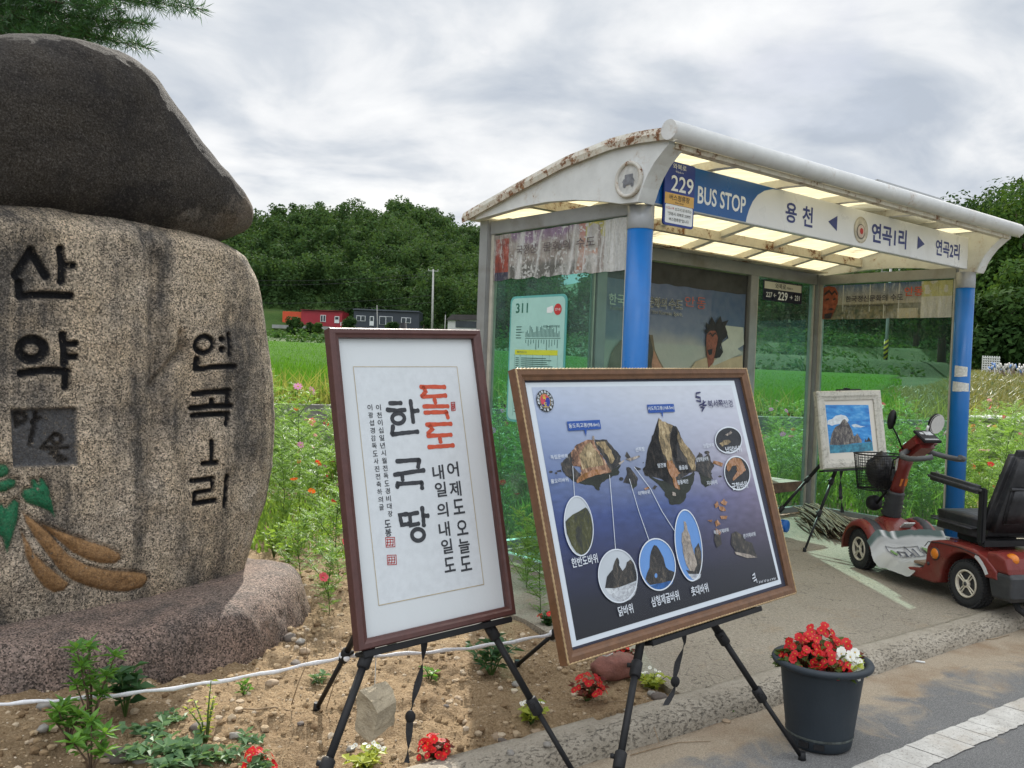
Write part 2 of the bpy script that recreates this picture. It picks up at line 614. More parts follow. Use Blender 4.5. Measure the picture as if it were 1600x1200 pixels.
ys = np.concatenate([np.linspace(-420, 2, 20), np.linspace(4, 9.5, 8), np.linspace(9.6, 17, 75), np.linspace(17.3, 60, 130), np.linspace(60.8, 170, 140), np.linspace(173, 480, 90)])
tag(grid('ground', xs, ys, terrain, ground_mat()), kind='structure')
def paddy_mat():
 b = NB('rice_green')
 v = b.coord()
 c = b.ramp(b.noise(1.4, 5, .6, b.coord((.35, 1.6, 1))), [(.3, (.050, .145, .012)), (.7, (.088, .205, .020))])
 c = b.mix(b.ramp(b.noise(22, 3, .7, v), [(.35, .0), (.7, .6)]), c, (.030, .09, .010))
 nr = b.bump(b.noise(14, 5, .8, v), 1.0, .12)
 return b.done(b.bsdf(c, .95, nr, 0, .04))
def paddy_z(x, y):
 return np.where(y - wall_y(x) > .1, terrain(x, y) + .06, -.5)
MP_ = paddy_mat()
Xs = np.linspace(-26, 22, 97); Ds = np.linspace(.7, 32.6, 65)
X, Dd = np.meshgrid(Xs, Ds); Yv = wall_y(X) + Dd
V = np.stack([X.ravel(), Yv.ravel(), terrain(X.ravel(), Yv.ravel()) + .10], 1)
keep = (X / Yv < .43)
i = np.arange(96)[None, :] + (np.arange(64) * 97)[:, None]
Q = np.stack([i, i + 1, i + 98, i + 97], -1).reshape(-1, 4)
Q = Q[keep.ravel()[Q].all(1)]
tag(npmesh('rice_paddy', V, Q, MP_, smooth=True), kind='structure')
nr_ = np.random.RandomState(5)
def blades(name, x, y, z, h, w, mat, lean=.35, tint=None, lab=None, cat='grass'):
 n = len(x)
 a = nr_.rand(n) * 2 * pi
 l = (nr_.rand(n) * lean) * h
 la = nr_.rand(n) * 2 * pi
 B = np.stack([x, y, z], 1)
 sd = np.stack([np.cos(a), np.sin(a), a * 0], 1) * (w * .5)[:, None]
 tip = B + np.stack([np.cos(la) * l, np.sin(la) * l, h], 1)
 mid = B + np.stack([np.cos(la) * l * .35, np.sin(la) * l * .35, h * .55], 1)
 V = np.stack([B - sd, B + sd, mid + sd * .8, mid - sd * .8, tip], 1).reshape(-1, 3)
 k = np.arange(n)[:, None] * 5
 T = np.concatenate([k + np.array([[0, 1, 2]]), k + np.array([[0, 2, 3]]), k + np.array([[3, 2, 4]])], 0)
 t = np.repeat(nr_.rand(n) if tint is None else tint, 5)
 o = npmesh(name, V, T, mat, tint=t)
 return tag(o, lab, cat, kind='stuff')
rice_m = leafmat('rice_leaf', (.045, .135, .010), (.10, .23, .026), .35, .9)
n = 60000
yy = 11.5 + 30 * nr_.rand(n) ** 2.0
xx = (nr_.rand(n) * 1.02 - .56) * yy
dd = yy - wall_y(xx)
ok = (dd > .8) & (dd < 32) & (xx / yy < .43)
xx, yy = xx[ok], yy[ok]
zz_ = terrain(xx, yy)
blades('rice_plants', xx, yy, zz_ + .02, (.16 + .14 * nr_.rand(len(xx))) * (1 - .5 * sstep(14, 26, yy)), .012 + .0009 * yy, rice_m, .6,
       lab='bright green young rice growing in the paddy beyond the low wall', cat='rice')
n = 5000
xx = nr_.rand(n) * 16 - 8.5
yy = wall_y(xx) + .12 + nr_.rand(n) ** 1.7 * 1.6
keepg = (xx < -1.2) | (nr_.rand(n) < .35)
xx, yy = xx[keepg], yy[keepg]
grass_m = leafmat('verge_grass', (.09, .15, .03), (.26, .27, .08), .4, .9)
blades('verge_grass', xx, yy, terrain(xx, yy) - .02, .2 + .38 * nr_.rand(len(xx)), .014 + .01 * nr_.rand(len(xx)), grass_m, .9,
       lab='tall pale green grass with seed heads on the edge of the paddy', cat='grass')
n = 16000
yy = 14 + 16 * nr_.rand(n)
xx = (.40 + .05 * nr_.rand(n) + .2 * nr_.rand(n)) * yy
dry_m = leafmat('cut_grass', (.07, .12, .03), (.24, .22, .09), .25)
blades('cut_grass', xx, yy, terrain(xx, yy) - .02, .06 + .16 * nr_.rand(n), .02 + .02 * nr_.rand(n), dry_m, 1.6,
       lab='dry yellowish cut grass on the bank right of the shelter', cat='grass')
def leafcloud(centres, radii, n, size, seed, up=.35, shell=.55, aspect=.62):
 """n leaf quads spread through ellipsoids; returns verts, quads, tint"""
 r = np.random.RandomState(seed)
 centres = np.asarray(centres, float); radii = np.asarray(radii, float)
 wgt = radii.prod(1) ** .67
 ci = r.choice(len(centres), n, p=wgt / wgt.sum())
 d = r.normal(size=(n, 3)); d /= np.linalg.norm(d, axis=1)[:, None]
 rad = shell + (1.06 - shell) * r.rand(n) ** .6
 P = centres[ci] + d * radii[ci] * rad[:, None]
 nm = d * .9 + r.normal(size=(n, 3)) * .55 + np.array([0, 0, up])
 nm /= np.linalg.norm(nm, axis=1)[:, None]
 t = np.cross(nm, r.normal(size=(n, 3))); t /= np.linalg.norm(t, axis=1)[:, None]
 b = np.cross(nm, t)
 s = size * (.6 + .8 * r.rand(n))
 t *= (s * .5)[:, None]; b *= (s * .5 * aspect)[:, None]
 V = np.stack([P - t, P - b * .9 + t * .1, P + t, P + b * .9 - t * .1], 1).reshape(-1, 3)
 Q = np.arange(n * 4).reshape(-1, 4)
 ct = r.rand(len(centres))
 tint = np.repeat(np.clip(.55 * ct[ci] + .45 * r.rand(n), 0, 1), 4)
 return V, Q, tint
def merge(parts):
 V = []; Q = []; T = []; k = 0
 for v, q, t in parts:
  V.append(v); Q.append(q + k); T.append(t); k += len(v)
 return np.concatenate(V), np.concatenate(Q), np.concatenate(T)
def crown_lobes(c, R, H, nl, rng):
 cs = []; rs = []
 for k in range(nl):
  th = rng.random() * 2 * pi; u = rng.random()
  rr = R * (.25 + .5 * rng.random()) * (1 - .45 * u)
  cs.append((c[0] + rr * cos(th), c[1] + rr * sin(th), c[2] + H * (.1 + .85 * u)))
  q = R * (.34 + .26 * rng.random()) * (1 - .25 * u)
  rs.append((q, q, q * (.75 + .3 * rng.random())))
 return cs, rs
wood_m = leafmat('wood_leaf', (.017, .042, .014), (.062, .112, .038), .26, .9)
parts = []
rg = random.Random(11)
cnt = 0
tries = 0
placed = []
while cnt < 690 and tries < 26000:
 tries += 1
 left = rg.random() < .8
 y = rg.uniform(160, 266) if left else rg.uniform(60, 150)
 ang = rg.uniform(-.62, .04) if left else rg.uniform(.0, .95)
 if left and rg.random() < .45:
  y = rg.uniform(159, 200)
 x = ang * y
 if not left and ang > .44 and y < 66:
  continue
 if any((x - p[0]) ** 2 + (y - p[1]) ** 2 < (4.6 if y > 120 else 3.8) ** 2 for p in placed):
  continue
 dd = y - float(wall_y(x))
 z = float(terrain(np.array([x]), np.array([y]))[0])
 if z < 5.0:
  continue
 placed.append((x, y))
 R = rg.uniform(2.8, 4.8); Hh = rg.uniform(5.5, 8.2)
 cs, rs = crown_lobes((x, y, z + .8), R, Hh, rg.randint(8, 13), rg)
 near = y < 120
 parts.append(leafcloud(cs, rs, 850 if not near else 1000, .62 if not near else .46, 1000 + cnt, .5, .6))
 cnt += 1
for k in range(430):                                   # the farther ridge
 y = rg.uniform(268, 430); ang = rg.uniform(-.19, .01)
 x = ang * y; z = float(terrain(np.array([x]), np.array([y]))[0])
 cs, rs = crown_lobes((x, y, z), rg.uniform(4, 6), rg.uniform(6, 9), 6, rg)
 parts.append(leafcloud(cs, rs, 320, 1.1, 3000 + k, .5, .6))
fx = []; fr = []
for k in range(330):
 y = rg.uniform(156.5, 176); x = rg.uniform(-.33, -.0) * y
 z = float(terrain(np.array([x]), np.array([y]))[0])
 fx.append((x, y, z + .5)); fr.append((rg.uniform(1.0, 2.2), 1.3, rg.uniform(.7, 1.6)))
parts.append(leafcloud(fx, fr, 34000, .5, 77, .6, .6))
v_, q_, t_ = merge(parts)
tag(npmesh('hillside_wood', v_, q_, wood_m, tint=t_), 'dense dark green wood covering the hillside behind the houses and paddies', 'wood', kind='stuff')
scrub_m = leafmat('scrub_leaf', (.022, .060, .016), (.075, .150, .035), .25, .9)
fx = []; fr = []
for k in range(420):
 ang = rg.uniform(-.3, .62)
 side = float(sstep(-.03, .24, ang))
 row = rg.randint(0, 5) if ang > -.04 else rg.randint(0, 3)
 dmax = 105 - 70 * side
 d0 = 33 + dmax * (row + .8) / 5.2
 y = (12.22 + d0) / (1 - .24 * ang) + rg.uniform(-1, 1.2)
 x = ang * y
 if ang > .46 and y < 60:
  continue
 z = float(terrain(np.array([x]), np.array([y]))[0])
 fx.append((x, y, z + .1)); q = rg.uniform(.7, 1.5) * (1 + .4 * (1 - side)); q *= 1 if ang > -.04 else .62; fr.append((q * 1.5, q * .8, q * rg.uniform(.45, .9)))
v_, q_, t_ = leafcloud(fx, fr, 36000, .36, 5, .7, .5)
tag(npmesh('scrub_banks', v_, q_, scrub_m, tint=t_), 'low green scrub growing in rows along the terraced banks beyond the paddy', 'scrub', kind='stuff')
conc = pm('concrete', (.19, .18, .165), .3, 3.5, .85, .5, 60, .006, dirt=.5, dirtc=(.07, .075, .06))
mb = MB()
for k in range(12):
 x0 = -9 + 2 * k; x1 = x0 + 1.985
 P = [Vector((x, float(wall_y(x)) + o, 0)) for x, o in ((x0, -.1), (x1, -.1), (x1, .12), (x0, .12))]
 mb.prism([p + Vector((0, 0, -.2)) for p in P], (0, 0, .95 + .012 * RNG.random()))
tag(mb.build('concrete_wall', conc), 'low weathered concrete wall between the flower plot and the rice paddy', 'wall')
def sand_mat():
 b = NB('sandy_soil')
 v = b.coord()
 c = b.ramp(b.noise(2.2, 6, .6, v), [(.3, (.22, .145, .078)), (.55, (.32, .225, .125)), (.75, (.39, .29, .175))])
 g = b.ramp(b.noise(120, 3, .7, v), [(.3, (.11, .07, .04)), (.5, (.30, .21, .12)), (.72, (.52, .41, .28))])
 col = b.mix(.55, c, g)
 damp = b.ramp(b.noise(.9, 4, .6, v), [(.52, 0.0), (.66, .65)])
 col = b.mix(damp, col, (.10, .065, .038))
 hh = b.math('ADD', b.noise(28, 6, .75, v), b.math('MULTIPLY', b.noise(110, 3, .7, v), .45))
 nr = b.bump(hh, .95, .022)
 return b.done(b.bsdf(col, .92, nr, 0, .15))
def soil_z(x, y):
 sd = (x - C0.x) * CN.x + (y - C0.y) * CN.y
 P = np.stack([x, y, x * 0], 1)
 z = .045 * fbm(P * 2.1, 3) + .07 * fbm(P * 7, 3) + .042 * fbm(P * 19, 3) + .020 * fbm(P * 52, 2)
 a = (x - SP.x) * SA.x + (y - SP.y) * SA.y
 z = z + .04 * sstep(.15, .8, sd) * (1 - sstep(-1.0, -.6, a)) - .015
 z = np.where(a > -.95, np.minimum(z, -.03 + .03 * fbm(P * 5, 2)), z)     # kept below the slab
 z = z + .10 * sstep(7.5, 11, y)
 return np.where(sd > .12, z, -.3)
xs = np.concatenate([np.arange(-6, -3.2, .08), np.arange(-3.2, 1.1, .014), np.arange(1.3, 13, .1)])
ys = np.concatenate([np.arange(-3, 2.3, .15), np.arange(2.3, 4.9, .014), np.arange(4.9, 7.5, .05), np.arange(7.5, 15.6, .1)])
Xm, Ym = np.meshgrid(xs, ys)
Zm = soil_z(Xm.ravel(), Ym.ravel())
V = np.stack([Xm.ravel(), Ym.ravel(), Zm], 1)
nx = len(xs)
i = np.arange(nx - 1)[None, :] + (np.arange(len(ys) - 1) * nx)[:, None]
Q = np.stack([i, i + 1, i + nx + 1, i + nx], -1).reshape(-1, 4)
okv = (V[:, 1] < wall_y(V[:, 0]) + .0) & (((V[:, 0] - C0.x) * CN.x + (V[:, 1] - C0.y) * CN.y) > .10)
Q = Q[okv[Q].all(1)]
tag(npmesh('soil_bed', V, Q, sand_mat(), smooth=True), kind='structure')
def soil_at(x, y):
 return float(soil_z(np.array([float(x)]), np.array([float(y)]))[0])
def on_soil(px, py):
 """point of the soil bed met by a pixel's ray"""
 p = gp(px, py, 0)
 for k in range(4):
  p = gp(px, py, soil_at(p.x, p.y))
 return p
def kerbed(o):
 o.location = C0; o.rotation_euler = (0, 0, CANG)
 return o
def road_mat():
 b = NB('asphalt')
 v = b.coord()
 g = b.ramp(b.noise(210, 2, .7, v), [(.32, (.055, .055, .055)), (.5, (.155, .152, .147)), (.68, (.35, .345, .335))])
 base = b.mix(.5, g, b.ramp(b.noise(1.8, 5, .6, v), [(.3, (.12, .119, .115)), (.7, (.185, .18, .17))]))
 sepn = b.n('ShaderNodeSeparateXYZ', {0: v})
 edge = b.ramp(b.math('MULTIPLY', sepn.outputs['Y'], -1.0), [(0.0, 1.0), (.08, .90), (.22, .52), (.45, .40), (.62, .24), (1.0, .12)])
 nz = b.noise(3.1, 7, .66, v, .6)
 m = b.ramp(b.math('ADD', b.math('MULTIPLY', edge, .75), b.math('MULTIPLY', nz, .95)), [(.78, 0.0), (.94, .93)])
 sc = b.ramp(b.noise(170, 3, .7, v), [(.3, (.22, .17, .115)), (.7, (.46, .385, .285))])
 sc = b.mix(b.ramp(b.noise(2.7, 4, .6, v), [(.50, 0.0), (.68, .6)]), sc, (.20, .12, .06))
 col = b.mix(m, base, sc)
 nr = b.bump(b.noise(240, 3, .7, v), .7, .006)
 return b.done(b.bsdf(col, .88, nr, 0, .25))
mb = MB()
mb.add([(-60, -9, ROADZ), (60, -9, ROADZ), (60, .01, ROADZ), (-60, .01, ROADZ)], [(0, 1, 2, 3)])
tag(kerbed(mb.build('road', road_mat(), origin=Vector((0, 0, 0)))), kind='structure')
mb = MB()
mb.add([(-200, -200, ROADZ - .03), (200, -200, ROADZ - .03), (200, -8.9, ROADZ - .03), (-200, -8.9, ROADZ - .03)], [(0, 1, 2, 3)])
tag(kerbed(mb.build('verge', ground_mat(), origin=Vector((0, 0, 0)))), kind='structure')
def line_mat():
 b = NB('road_paint')
 v = b.coord()
 c = b.ramp(b.noise(6, 6, .7, v), [(.3, (.36, .34, .305)), (.6, (.55, .53, .485))])
 c = b.mix(b.ramp(b.noise(90, 3, .8, v, .5), [(.56, 0.0), (.66, .8)]), c, (.15, .13, .11))
 c = b.mix(b.ramp(b.noise(1.9, 6, .7, v), [(.5, 0.0), (.7, .6)]), c, (.33, .26, .18))
 return b.done(b.bsdf(c, .8, b.bump(b.noise(130, 3, .7, v), .5, .004), 0, .25))
mb = MB()
x = -.35
while x < 16:
 w = RNG.uniform(.09, .24)
 n_ = 6
 top = [(x + w * k / n_, -.55 + RNG.uniform(-.005, .004), ROADZ + .005) for k in range(n_ + 1)]
 bot = [(x + w * k / n_ + .012, -.70 + RNG.uniform(-.005, .005), ROADZ + .005) for k in range(n_ + 1)]
 mb.poly(bot + top[::-1])
 x += w + RNG.uniform(.0015, .006)
tag(kerbed(mb.build('road_line', line_mat(), origin=Vector((0, 0, 0)), recalc=False)), kind='structure')
def kerb_mat():
 b = NB('kerb_stone')
 v = b.coord()
 c = b.ramp(b.noise(5, 6, .65, v), [(.3, (.29, .255, .20)), (.7, (.42, .375, .305))])
 sp = b.noise(62, 3, .65, b.coord((.8, 1.5, 1.5)), .3)
 sy = b.n('ShaderNodeSeparateXYZ', {0: v}).outputs['Y']
 sp = b.math('SUBTRACT', sp, b.math('MULTIPLY', b.math('MAXIMUM', b.math('SUBTRACT', sy, .06), 0.0), 1.6))
 c = b.mix(b.ramp(sp, [(.60, 0.0), (.65, .88)]), c, (.05, .046, .042))
 c = b.mix(b.ramp(b.noise(150, 3, .7, v), [(.45, 0.0), (.75, .5)]), c, (.20, .175, .135))
 hh = b.math('SUBTRACT', b.noise(70, 4, .7, v), b.math('MULTIPLY', b.ramp(sp, [(.54, 0.0), (.61, 1.0)]), .8))
 return b.done(b.bsdf(c, .9, b.bump(hh, .9, .012), 0, .2))
KM = kerb_mat()
nseg = 700
prof = [(.157, -.1), (.157, .006), (.13, .008), (.09, .007), (.05, .003), (.022, -.006), (.008, -.020), (.0, -.04), (-.006, -.06), (-.012, -.14)]
xs = np.linspace(-7, 21, nseg)
V = np.zeros((nseg, len(prof), 3))
for j, (py_, pz_) in enumerate(prof):
 V[:, j, 0] = xs; V[:, j, 1] = py_; V[:, j, 2] = pz_
VV = V.reshape(-1, 3)
dn = fbm(VV * np.array([6, 6, 6]), 3) * .022 + fbm(VV * 28, 2) * .010
VV[:, 2] += dn * (VV[:, 2] > -.075) * (VV[:, 1] < .14); VV[:, 1] += dn * .8 * (VV[:, 1] < .1)
jn = np.abs(((VV[:, 0] + .4) % 1.0) - .5) < .012
VV[jn, 2] -= .006
i = np.arange(len(prof) - 1)[None, :] + (np.arange(nseg - 1) * len(prof))[:, None]
Q = np.stack([i, i + 1, i + len(prof) + 1, i + len(prof)], -1).reshape(-1, 4)[:, ::-1]
tag(kerbed(npmesh('kerb', VV, Q, KM, smooth=True)), kind='structure')
def slab_mat():
 b = NB('slab_concrete')
 v = b.coord()
 c = b.ramp(b.noise(1.5, 6, .6, v), [(.3, (.285, .245, .185)), (.7, (.40, .355, .28))])
 g = b.ramp(b.noise(120, 3, .8, v), [(.32, (.09, .07, .05)), (.5, (.27, .235, .18)), (.72, (.52, .47, .40))])
 c = b.mix(.6, c, g)
 c = b.mix(b.ramp(b.noise(4.2, 7, .7, v, .8), [(.56, 0.0), (.72, .55)]), c, (.30, .20, .105))
 c = b.mix(b.ramp(b.noise(.8, 5, .6, v), [(.50, 0.0), (.70, .5)]), c, (.15, .135, .11))
 c = b.mix(b.ramp(b.noise(48, 4, .8, v), [(.38, .55), (.5, 0.0)]), c, (.12, .10, .075))
 c = b.mix(b.ramp(b.noise(64, 4, .8, b.coord((1, 1, 1), rot=(0, 0, 1))), [(.56, 0.0), (.68, .6)]), c, (.50, .455, .38))
 ck = b.noise(1.3, 5, .6, b.coord((1, 1, 1), rot=(0, 0, .5)), .6)
 c = b.mix(b.ramp(b.math('ABSOLUTE', b.math('SUBTRACT', ck, .5)), [(0.0, .75), (.004, 0.0)]), c, (.06, .05, .04))
 nr = b.bump(b.math('ADD', b.noise(60, 4, .7, v), b.math('MULTIPLY', b.noise(150, 2, .7, v), .6)), .9, .010)
 return b.done(b.bsdf(c, .85, nr, 0, .25))
mb = MB()
def kl(t, s): return C0 + CD * t + CN * s
front0 = kl(-.06, .164); front1 = kl(8.5, .164)
LL = sloc(-.62, 1.62)
out_ = [front0, front1, sloc(7.6, -.05), sloc(SW + .22, -.05), sloc(SW + .22, 1.62), LL]
n_ = 40
edge = []
for k in range(n_):                                   # ragged left edge
 t = k / n_
 p = LL.lerp(front0, t)
 edge.append(p + SA * RNG.uniform(-.018, .018) if k else p)
mb.prism([p + Vector((0, 0, -.09)) for p in out_[:5] + edge], (0, 0, .09))
tag(mb.build('pavement', slab_mat()), kind='structure')
# ================================================================== carved village stone
RU = Vector((.6, .8, 0)); RN = Vector((.8, -.6, 0)); RO = Vector((-1.36, 4.5, 0))
def rock_px(x, y, dep=0.0):
 p = onp(x, y, RO + RN * dep, RN)
 d = p - RO
 return d.dot(RU), p.z
UL = -1.78
_zk = [.10, .20, .36, .55, .74, 1.0, 1.24, 1.53, 1.72, 1.84, 1.90, 1.96]
_uk = [.17, .19, .245, .315, .365, .375, .35, .29, .235, .16, .09, .03]
def body_uc(z): return (np.interp(z, _zk, _uk) + UL) / 2
def body_hw(z): return (np.interp(z, _zk, _uk) - UL) / 2
HT = .36                                             # half thickness
PW = 4.2
def front_n(u, z):
 """depth of the front face behind the plane n=0"""
 q = np.clip(np.abs((u - body_uc(z)) / body_hw(z)), 0, .9999)
 return HT * ((1 - q ** PW) ** (1 / PW) - 1)
def face_px(x, y):
 dep = 0.0
 for k in range(8):
  u, z = rock_px(x, y, dep)
  dep = float(front_n(np.array([u]), np.array([z]))[0])
 return u, z
Z2 = lambda pts: zc(0, 350, 3.0, pts)
Z3 = lambda pts: zc(0, 700, 2.4, pts)
ST = []
def st(pts, w, f=Z2, closed=False):
 p = f(pts)
 if closed: p = p + [p[0]]
 ST.append(([face_px(*q) for q in p], w))
st([(148, 112), (128, 150), (80, 228)], 9.5); st([(148, 112), (180, 165), (222, 238)], 9.5)
st([(285, 112), (292, 190), (290, 262)], 10); st([(292, 188), (345, 190)], 8.5); st([(98, 262), (102, 325)], 10); st([(98, 327), (200, 322), (338, 332)], 9)
st(circ(163, 585, 56, 48), 11, Z2, True); st([(303, 518), (312, 590), (310, 652)], 10); st([(312, 563), (362, 560)], 8.5); st([(312, 622), (362, 622)], 8.5)
st([(112, 697), (215, 684), (322, 690)], 9); st([(318, 690), (318, 762)], 10)
st(circ(958, 575, 38, 38), 7.5, Z2, True); st([(1038, 552), (1042, 553)], 9); st([(1036, 600), (1040, 601)], 9); st([(1076, 532), (1073, 625)], 7.5)
st([(930, 640), (928, 688)], 8); st([(928, 690), (1000, 682), (1096, 682)], 7.5)
st([(922, 806), (1000, 800), (1080, 796)], 8); st([(1078, 798), (1072, 842)], 8); st([(1000, 838), (1000, 868)], 8); st([(914, 874), (1000, 866), (1092, 866)], 7.5)
st([(922, 910), (1000, 904), (1074, 902)], 7.5); st([(1074, 904), (1066, 952)], 7.5)
st([(993, 1032), (990, 1128)], 8); st([(950, 1134), (1014, 1130)], 7)
st([(722, 132), (795, 124)], 6.5, Z3); st([(793, 126), (790, 168)], 6.5, Z3); st([(727, 176), (790, 168)], 6.5, Z3); st([(725, 178), (722, 215)], 6.5, Z3); st([(722, 216), (802, 206)], 6.5, Z3); st([(848, 116), (836, 226)], 7, Z3)
PL = [face_px(*q) for q in Z2([(56, 862), (374, 860), (370, 1128), (58, 1130)])]      # sunk panel
ST2 = []
def st2(pts, w, closed=False):
 p = Z2(pts)
 if closed: p = p + [p[0]]
 ST2.append(([face_px(*q) for q in p], w))
st2([(85, 885), (90, 940), (138, 912), (126, 885), (95, 882)], 6, True); st2([(186, 885), (176, 940), (152, 1028)], 6); st2([(165, 925), (206, 908)], 5.5)
st2(circ(286, 1010, 24, 22), 5, True); st2([(275, 985), (238, 1020), (212, 1050), (335, 1050)], 5); st2([(255, 1075), (288, 1066), (272, 1092), (305, 1090), (290, 1108), (328, 1104)], 5.5)
LEAF = [[(145, 132), (130, 110), (116, 112), (122, 142), (90, 150), (82, 170), (100, 200), (150, 216), (185, 232), (206, 258), (195, 195), (182, 145), (165, 112), (150, 106)],
  [(8, 198), (22, 222), (35, 205), (55, 186), (74, 200), (70, 255), (42, 330), (24, 390), (10, 330), (-10, 310), (-14, 220)],
  [(-10, 52), (22, 54), (36, 74), (28, 94), (-10, 110)], [(-10, 122), (36, 106), (62, 114), (58, 138), (22, 158), (-10, 160)]]
YAM = [[(88, 236), (130, 268), (175, 305), (215, 355), (265, 402), (330, 438), (410, 456), (500, 464), (545, 472), (556, 495), (536, 524), (480, 541), (400, 535), (330, 515), (270, 490), (218, 448), (172, 390), (130, 335), (98, 275)],
       [(150, 278), (235, 312), (330, 345), (400, 368), (448, 396), (452, 415), (428, 432), (380, 430), (325, 414), (272, 388), (215, 340)],
       [(75, 300), (92, 330), (120, 385), (168, 432), (228, 478), (262, 505), (242, 532), (205, 540), (165, 515), (122, 462), (90, 395)]]
LEAF = [[face_px(*q) for q in Z3(p)] for p in LEAF]
YAM = [[face_px(*q) for q in Z3(p)] for p in YAM]
def seg_dist(P, poly):
 d = np.full(len(P), 9.0)
 for a, b in zip(poly[:-1], poly[1:]):
  a = np.array(a); b = np.array(b); ab = b - a
  t = np.clip(((P - a) @ ab) / max(ab @ ab, 1e-9), 0, 1)
  d = np.minimum(d, np.linalg.norm(P - a - t[:, None] * ab, axis=1))
 return d
def inside(P, poly):
 poly = np.array(poly); c = np.zeros(len(P), bool); n = len(poly); j = n - 1
 for i in range(n):
  xi, yi = poly[i]; xj, yj = poly[j]
  cond = ((yi > P[:, 1]) != (yj > P[:, 1])) & (P[:, 0] < (xj - xi) * (P[:, 1] - yi) / (yj - yi + 1e-12) + xi)
  c ^= cond; j = i
 return c
def sdf(P, poly):
 d = seg_dist(P, list(poly) + [poly[0]])
 return np.where(inside(P, poly), -d, d)
def granite(name, warm, grey, stain, top=None):
 b = NB(name)
 v = b.coord()
 c = b.ramp(b.noise(2.6, 6, .62, v), [(.3, grey), (.62, warm)])
 vor = b.n('ShaderNodeTexVoronoi', {'Scale': 175.0, 'Vector': v}).outputs['Color']
 vor = b.n('ShaderNodeSeparateColor', {0: vor}).outputs[0]
 grain = b.math('ADD', b.math('MULTIPLY', vor, .62), b.math('MULTIPLY', b.noise(75, 4, .8, v), .38))
 c = b.mix(.9, c, b.mix(1.0, c, b.ramp(grain, [(.18, (.07, .07, .075)), (.32, (.42, .41, .40)), (.48, (1.0, .98, .94)), (.66, (1.45, 1.4, 1.36)), (.85, (2.2, 2.1, 2.05))]), 'MULTIPLY'))
 sv = b.coord((5.5, 5.5, .55))
 s = b.math('ADD', b.math('MULTIPLY', b.noise(1.0, 6, .6, sv, .4), .6), b.math('MULTIPLY', b.noise(3.2, 7, .7, v), .45))
 c = b.mix(b.ramp(s, [(.50, 0.0), (.62, stain)]), c, b.mix(b.ramp(grain, [(.5, 0.0), (.7, .5)]), (.045, .042, .040), (.17, .16, .15)))
 att = b.n('ShaderNodeAttribute', attribute_name='paint')
 if top is None:
  pc = b.mix(1.0, att.outputs['Color'], b.ramp(b.noise(70, 4, .75, v), [(.3, (.45, .42, .40)), (.5, (1, 1, 1)), (.7, (1.5, 1.5, 1.5))]), 'MULTIPLY')
  pc = b.mix(b.ramp(b.noise(34, 5, .8, v), [(.60, 0.0), (.65, .9)]), pc, b.mix(.5, c, (.03, .028, .025)))
 if top is None: c = b.mix(att.outputs['Alpha'], c, pc)
 hh = b.math('ADD', b.noise(130, 4, .75, v), b.math('MULTIPLY', b.noise(14, 7, .72, v), 2.0))
 return b.done(b.bsdf(c, .82, b.bump(hh, .9, .016), 0, .25))
stone = thing('village_stone', RO + RU * -.7, 'tall carved granite village name stone of boulders stacked on a low base', 'monument')
dz = .0068
zs = np.arange(.08, 1.965, dz)
fr_u = np.linspace(-.985, .985, 300)
fa = []                                              # (u/A, n/B) of one ring
for q in fr_u: fa.append((q, (1 - abs(q) ** PW) ** (1 / PW)))
th = np.linspace(0, 1, 26)
for t in th[1:-1]:                                   # right end, front to back
 ang = pi * .5 * (1 - t * 2) * .56
 cx = abs(cos(ang)) ** (2 / PW); sy = np.sign(sin(ang)) * abs(sin(ang)) ** (2 / PW)
 fa.append((cx, sy))
for q in np.linspace(.96, -.96, 40): fa.append((q, -(1 - abs(q) ** PW) ** (1 / PW)))
for t in th[1:-1]:
 ang = pi * .5 * (t * 2 - 1) * .56
 fa.append((-abs(cos(ang)) ** (2 / PW), np.sign(sin(ang)) * abs(sin(ang)) ** (2 / PW)))
fa = np.array(fa)
nr = len(fa)
Zg = np.repeat(zs, nr)
A = np.repeat(body_hw(zs), nr); Uc = np.repeat(body_uc(zs), nr)
topf = np.repeat(1 - .35 * sstep(1.80, 1.97, zs) ** 2, nr) * np.repeat(1 - .10 * sstep(.5, .08, zs), nr)
u = Uc + A * np.tile(fa[:, 0], len(zs)) * np.where(np.repeat(zs, nr) > 1.7, .5 + .5 * topf, 1)
nn = -HT + HT * np.tile(fa[:, 1], len(zs)) * topf
UZ = np.stack([u, Zg], 1)
front = np.tile(fa[:, 1], len(zs)) > .3
P3 = np.stack([u, nn, Zg], 1)
lump = .055 * fbm(P3 * 1.7 + 5, 3) + .05 * (.2 - np.abs(fbm(P3 * 2.6 + 2, 3))) + .022 * fbm(P3 * 6, 3) + .006 * fbm(P3 * 26, 2)
crack = [face_px(*q) for q in Z2([(690, 60), (740, 180), (745, 320), (728, 430), (745, 560), (735, 760), (745, 900), (738, 1060), (725, 1190)])]
crack2 = [face_px(*q) for q in Z2([(740, 760), (800, 670), (865, 600), (860, 520)])]
crack3 = [face_px(*q) for q in Z2([(870, 600), (890, 700), (885, 850), (893, 1000), (885, 1200)])]
fi = np.where(front)[0]
Pf = UZ[fi]
wob = .012 * fbm(np.stack([Pf[:, 0] * 9, Pf[:, 1] * 9, Pf[:, 0] * 0], 1), 3)
for ck, w_, dp_ in ((crack, .035, .030), (crack2, .02, .03), (crack3, .045, .022)):
 d = seg_dist(Pf + wob[:, None], ck)
 lump[fi] -= dp_ * np.exp(-(d / w_) ** 2)
carve = np.zeros(len(u)); paint = np.zeros((len(u), 4), np.float32)
kpx = .0031
cf = np.zeros(len(fi)); pf = np.zeros((len(fi), 4), np.float32)
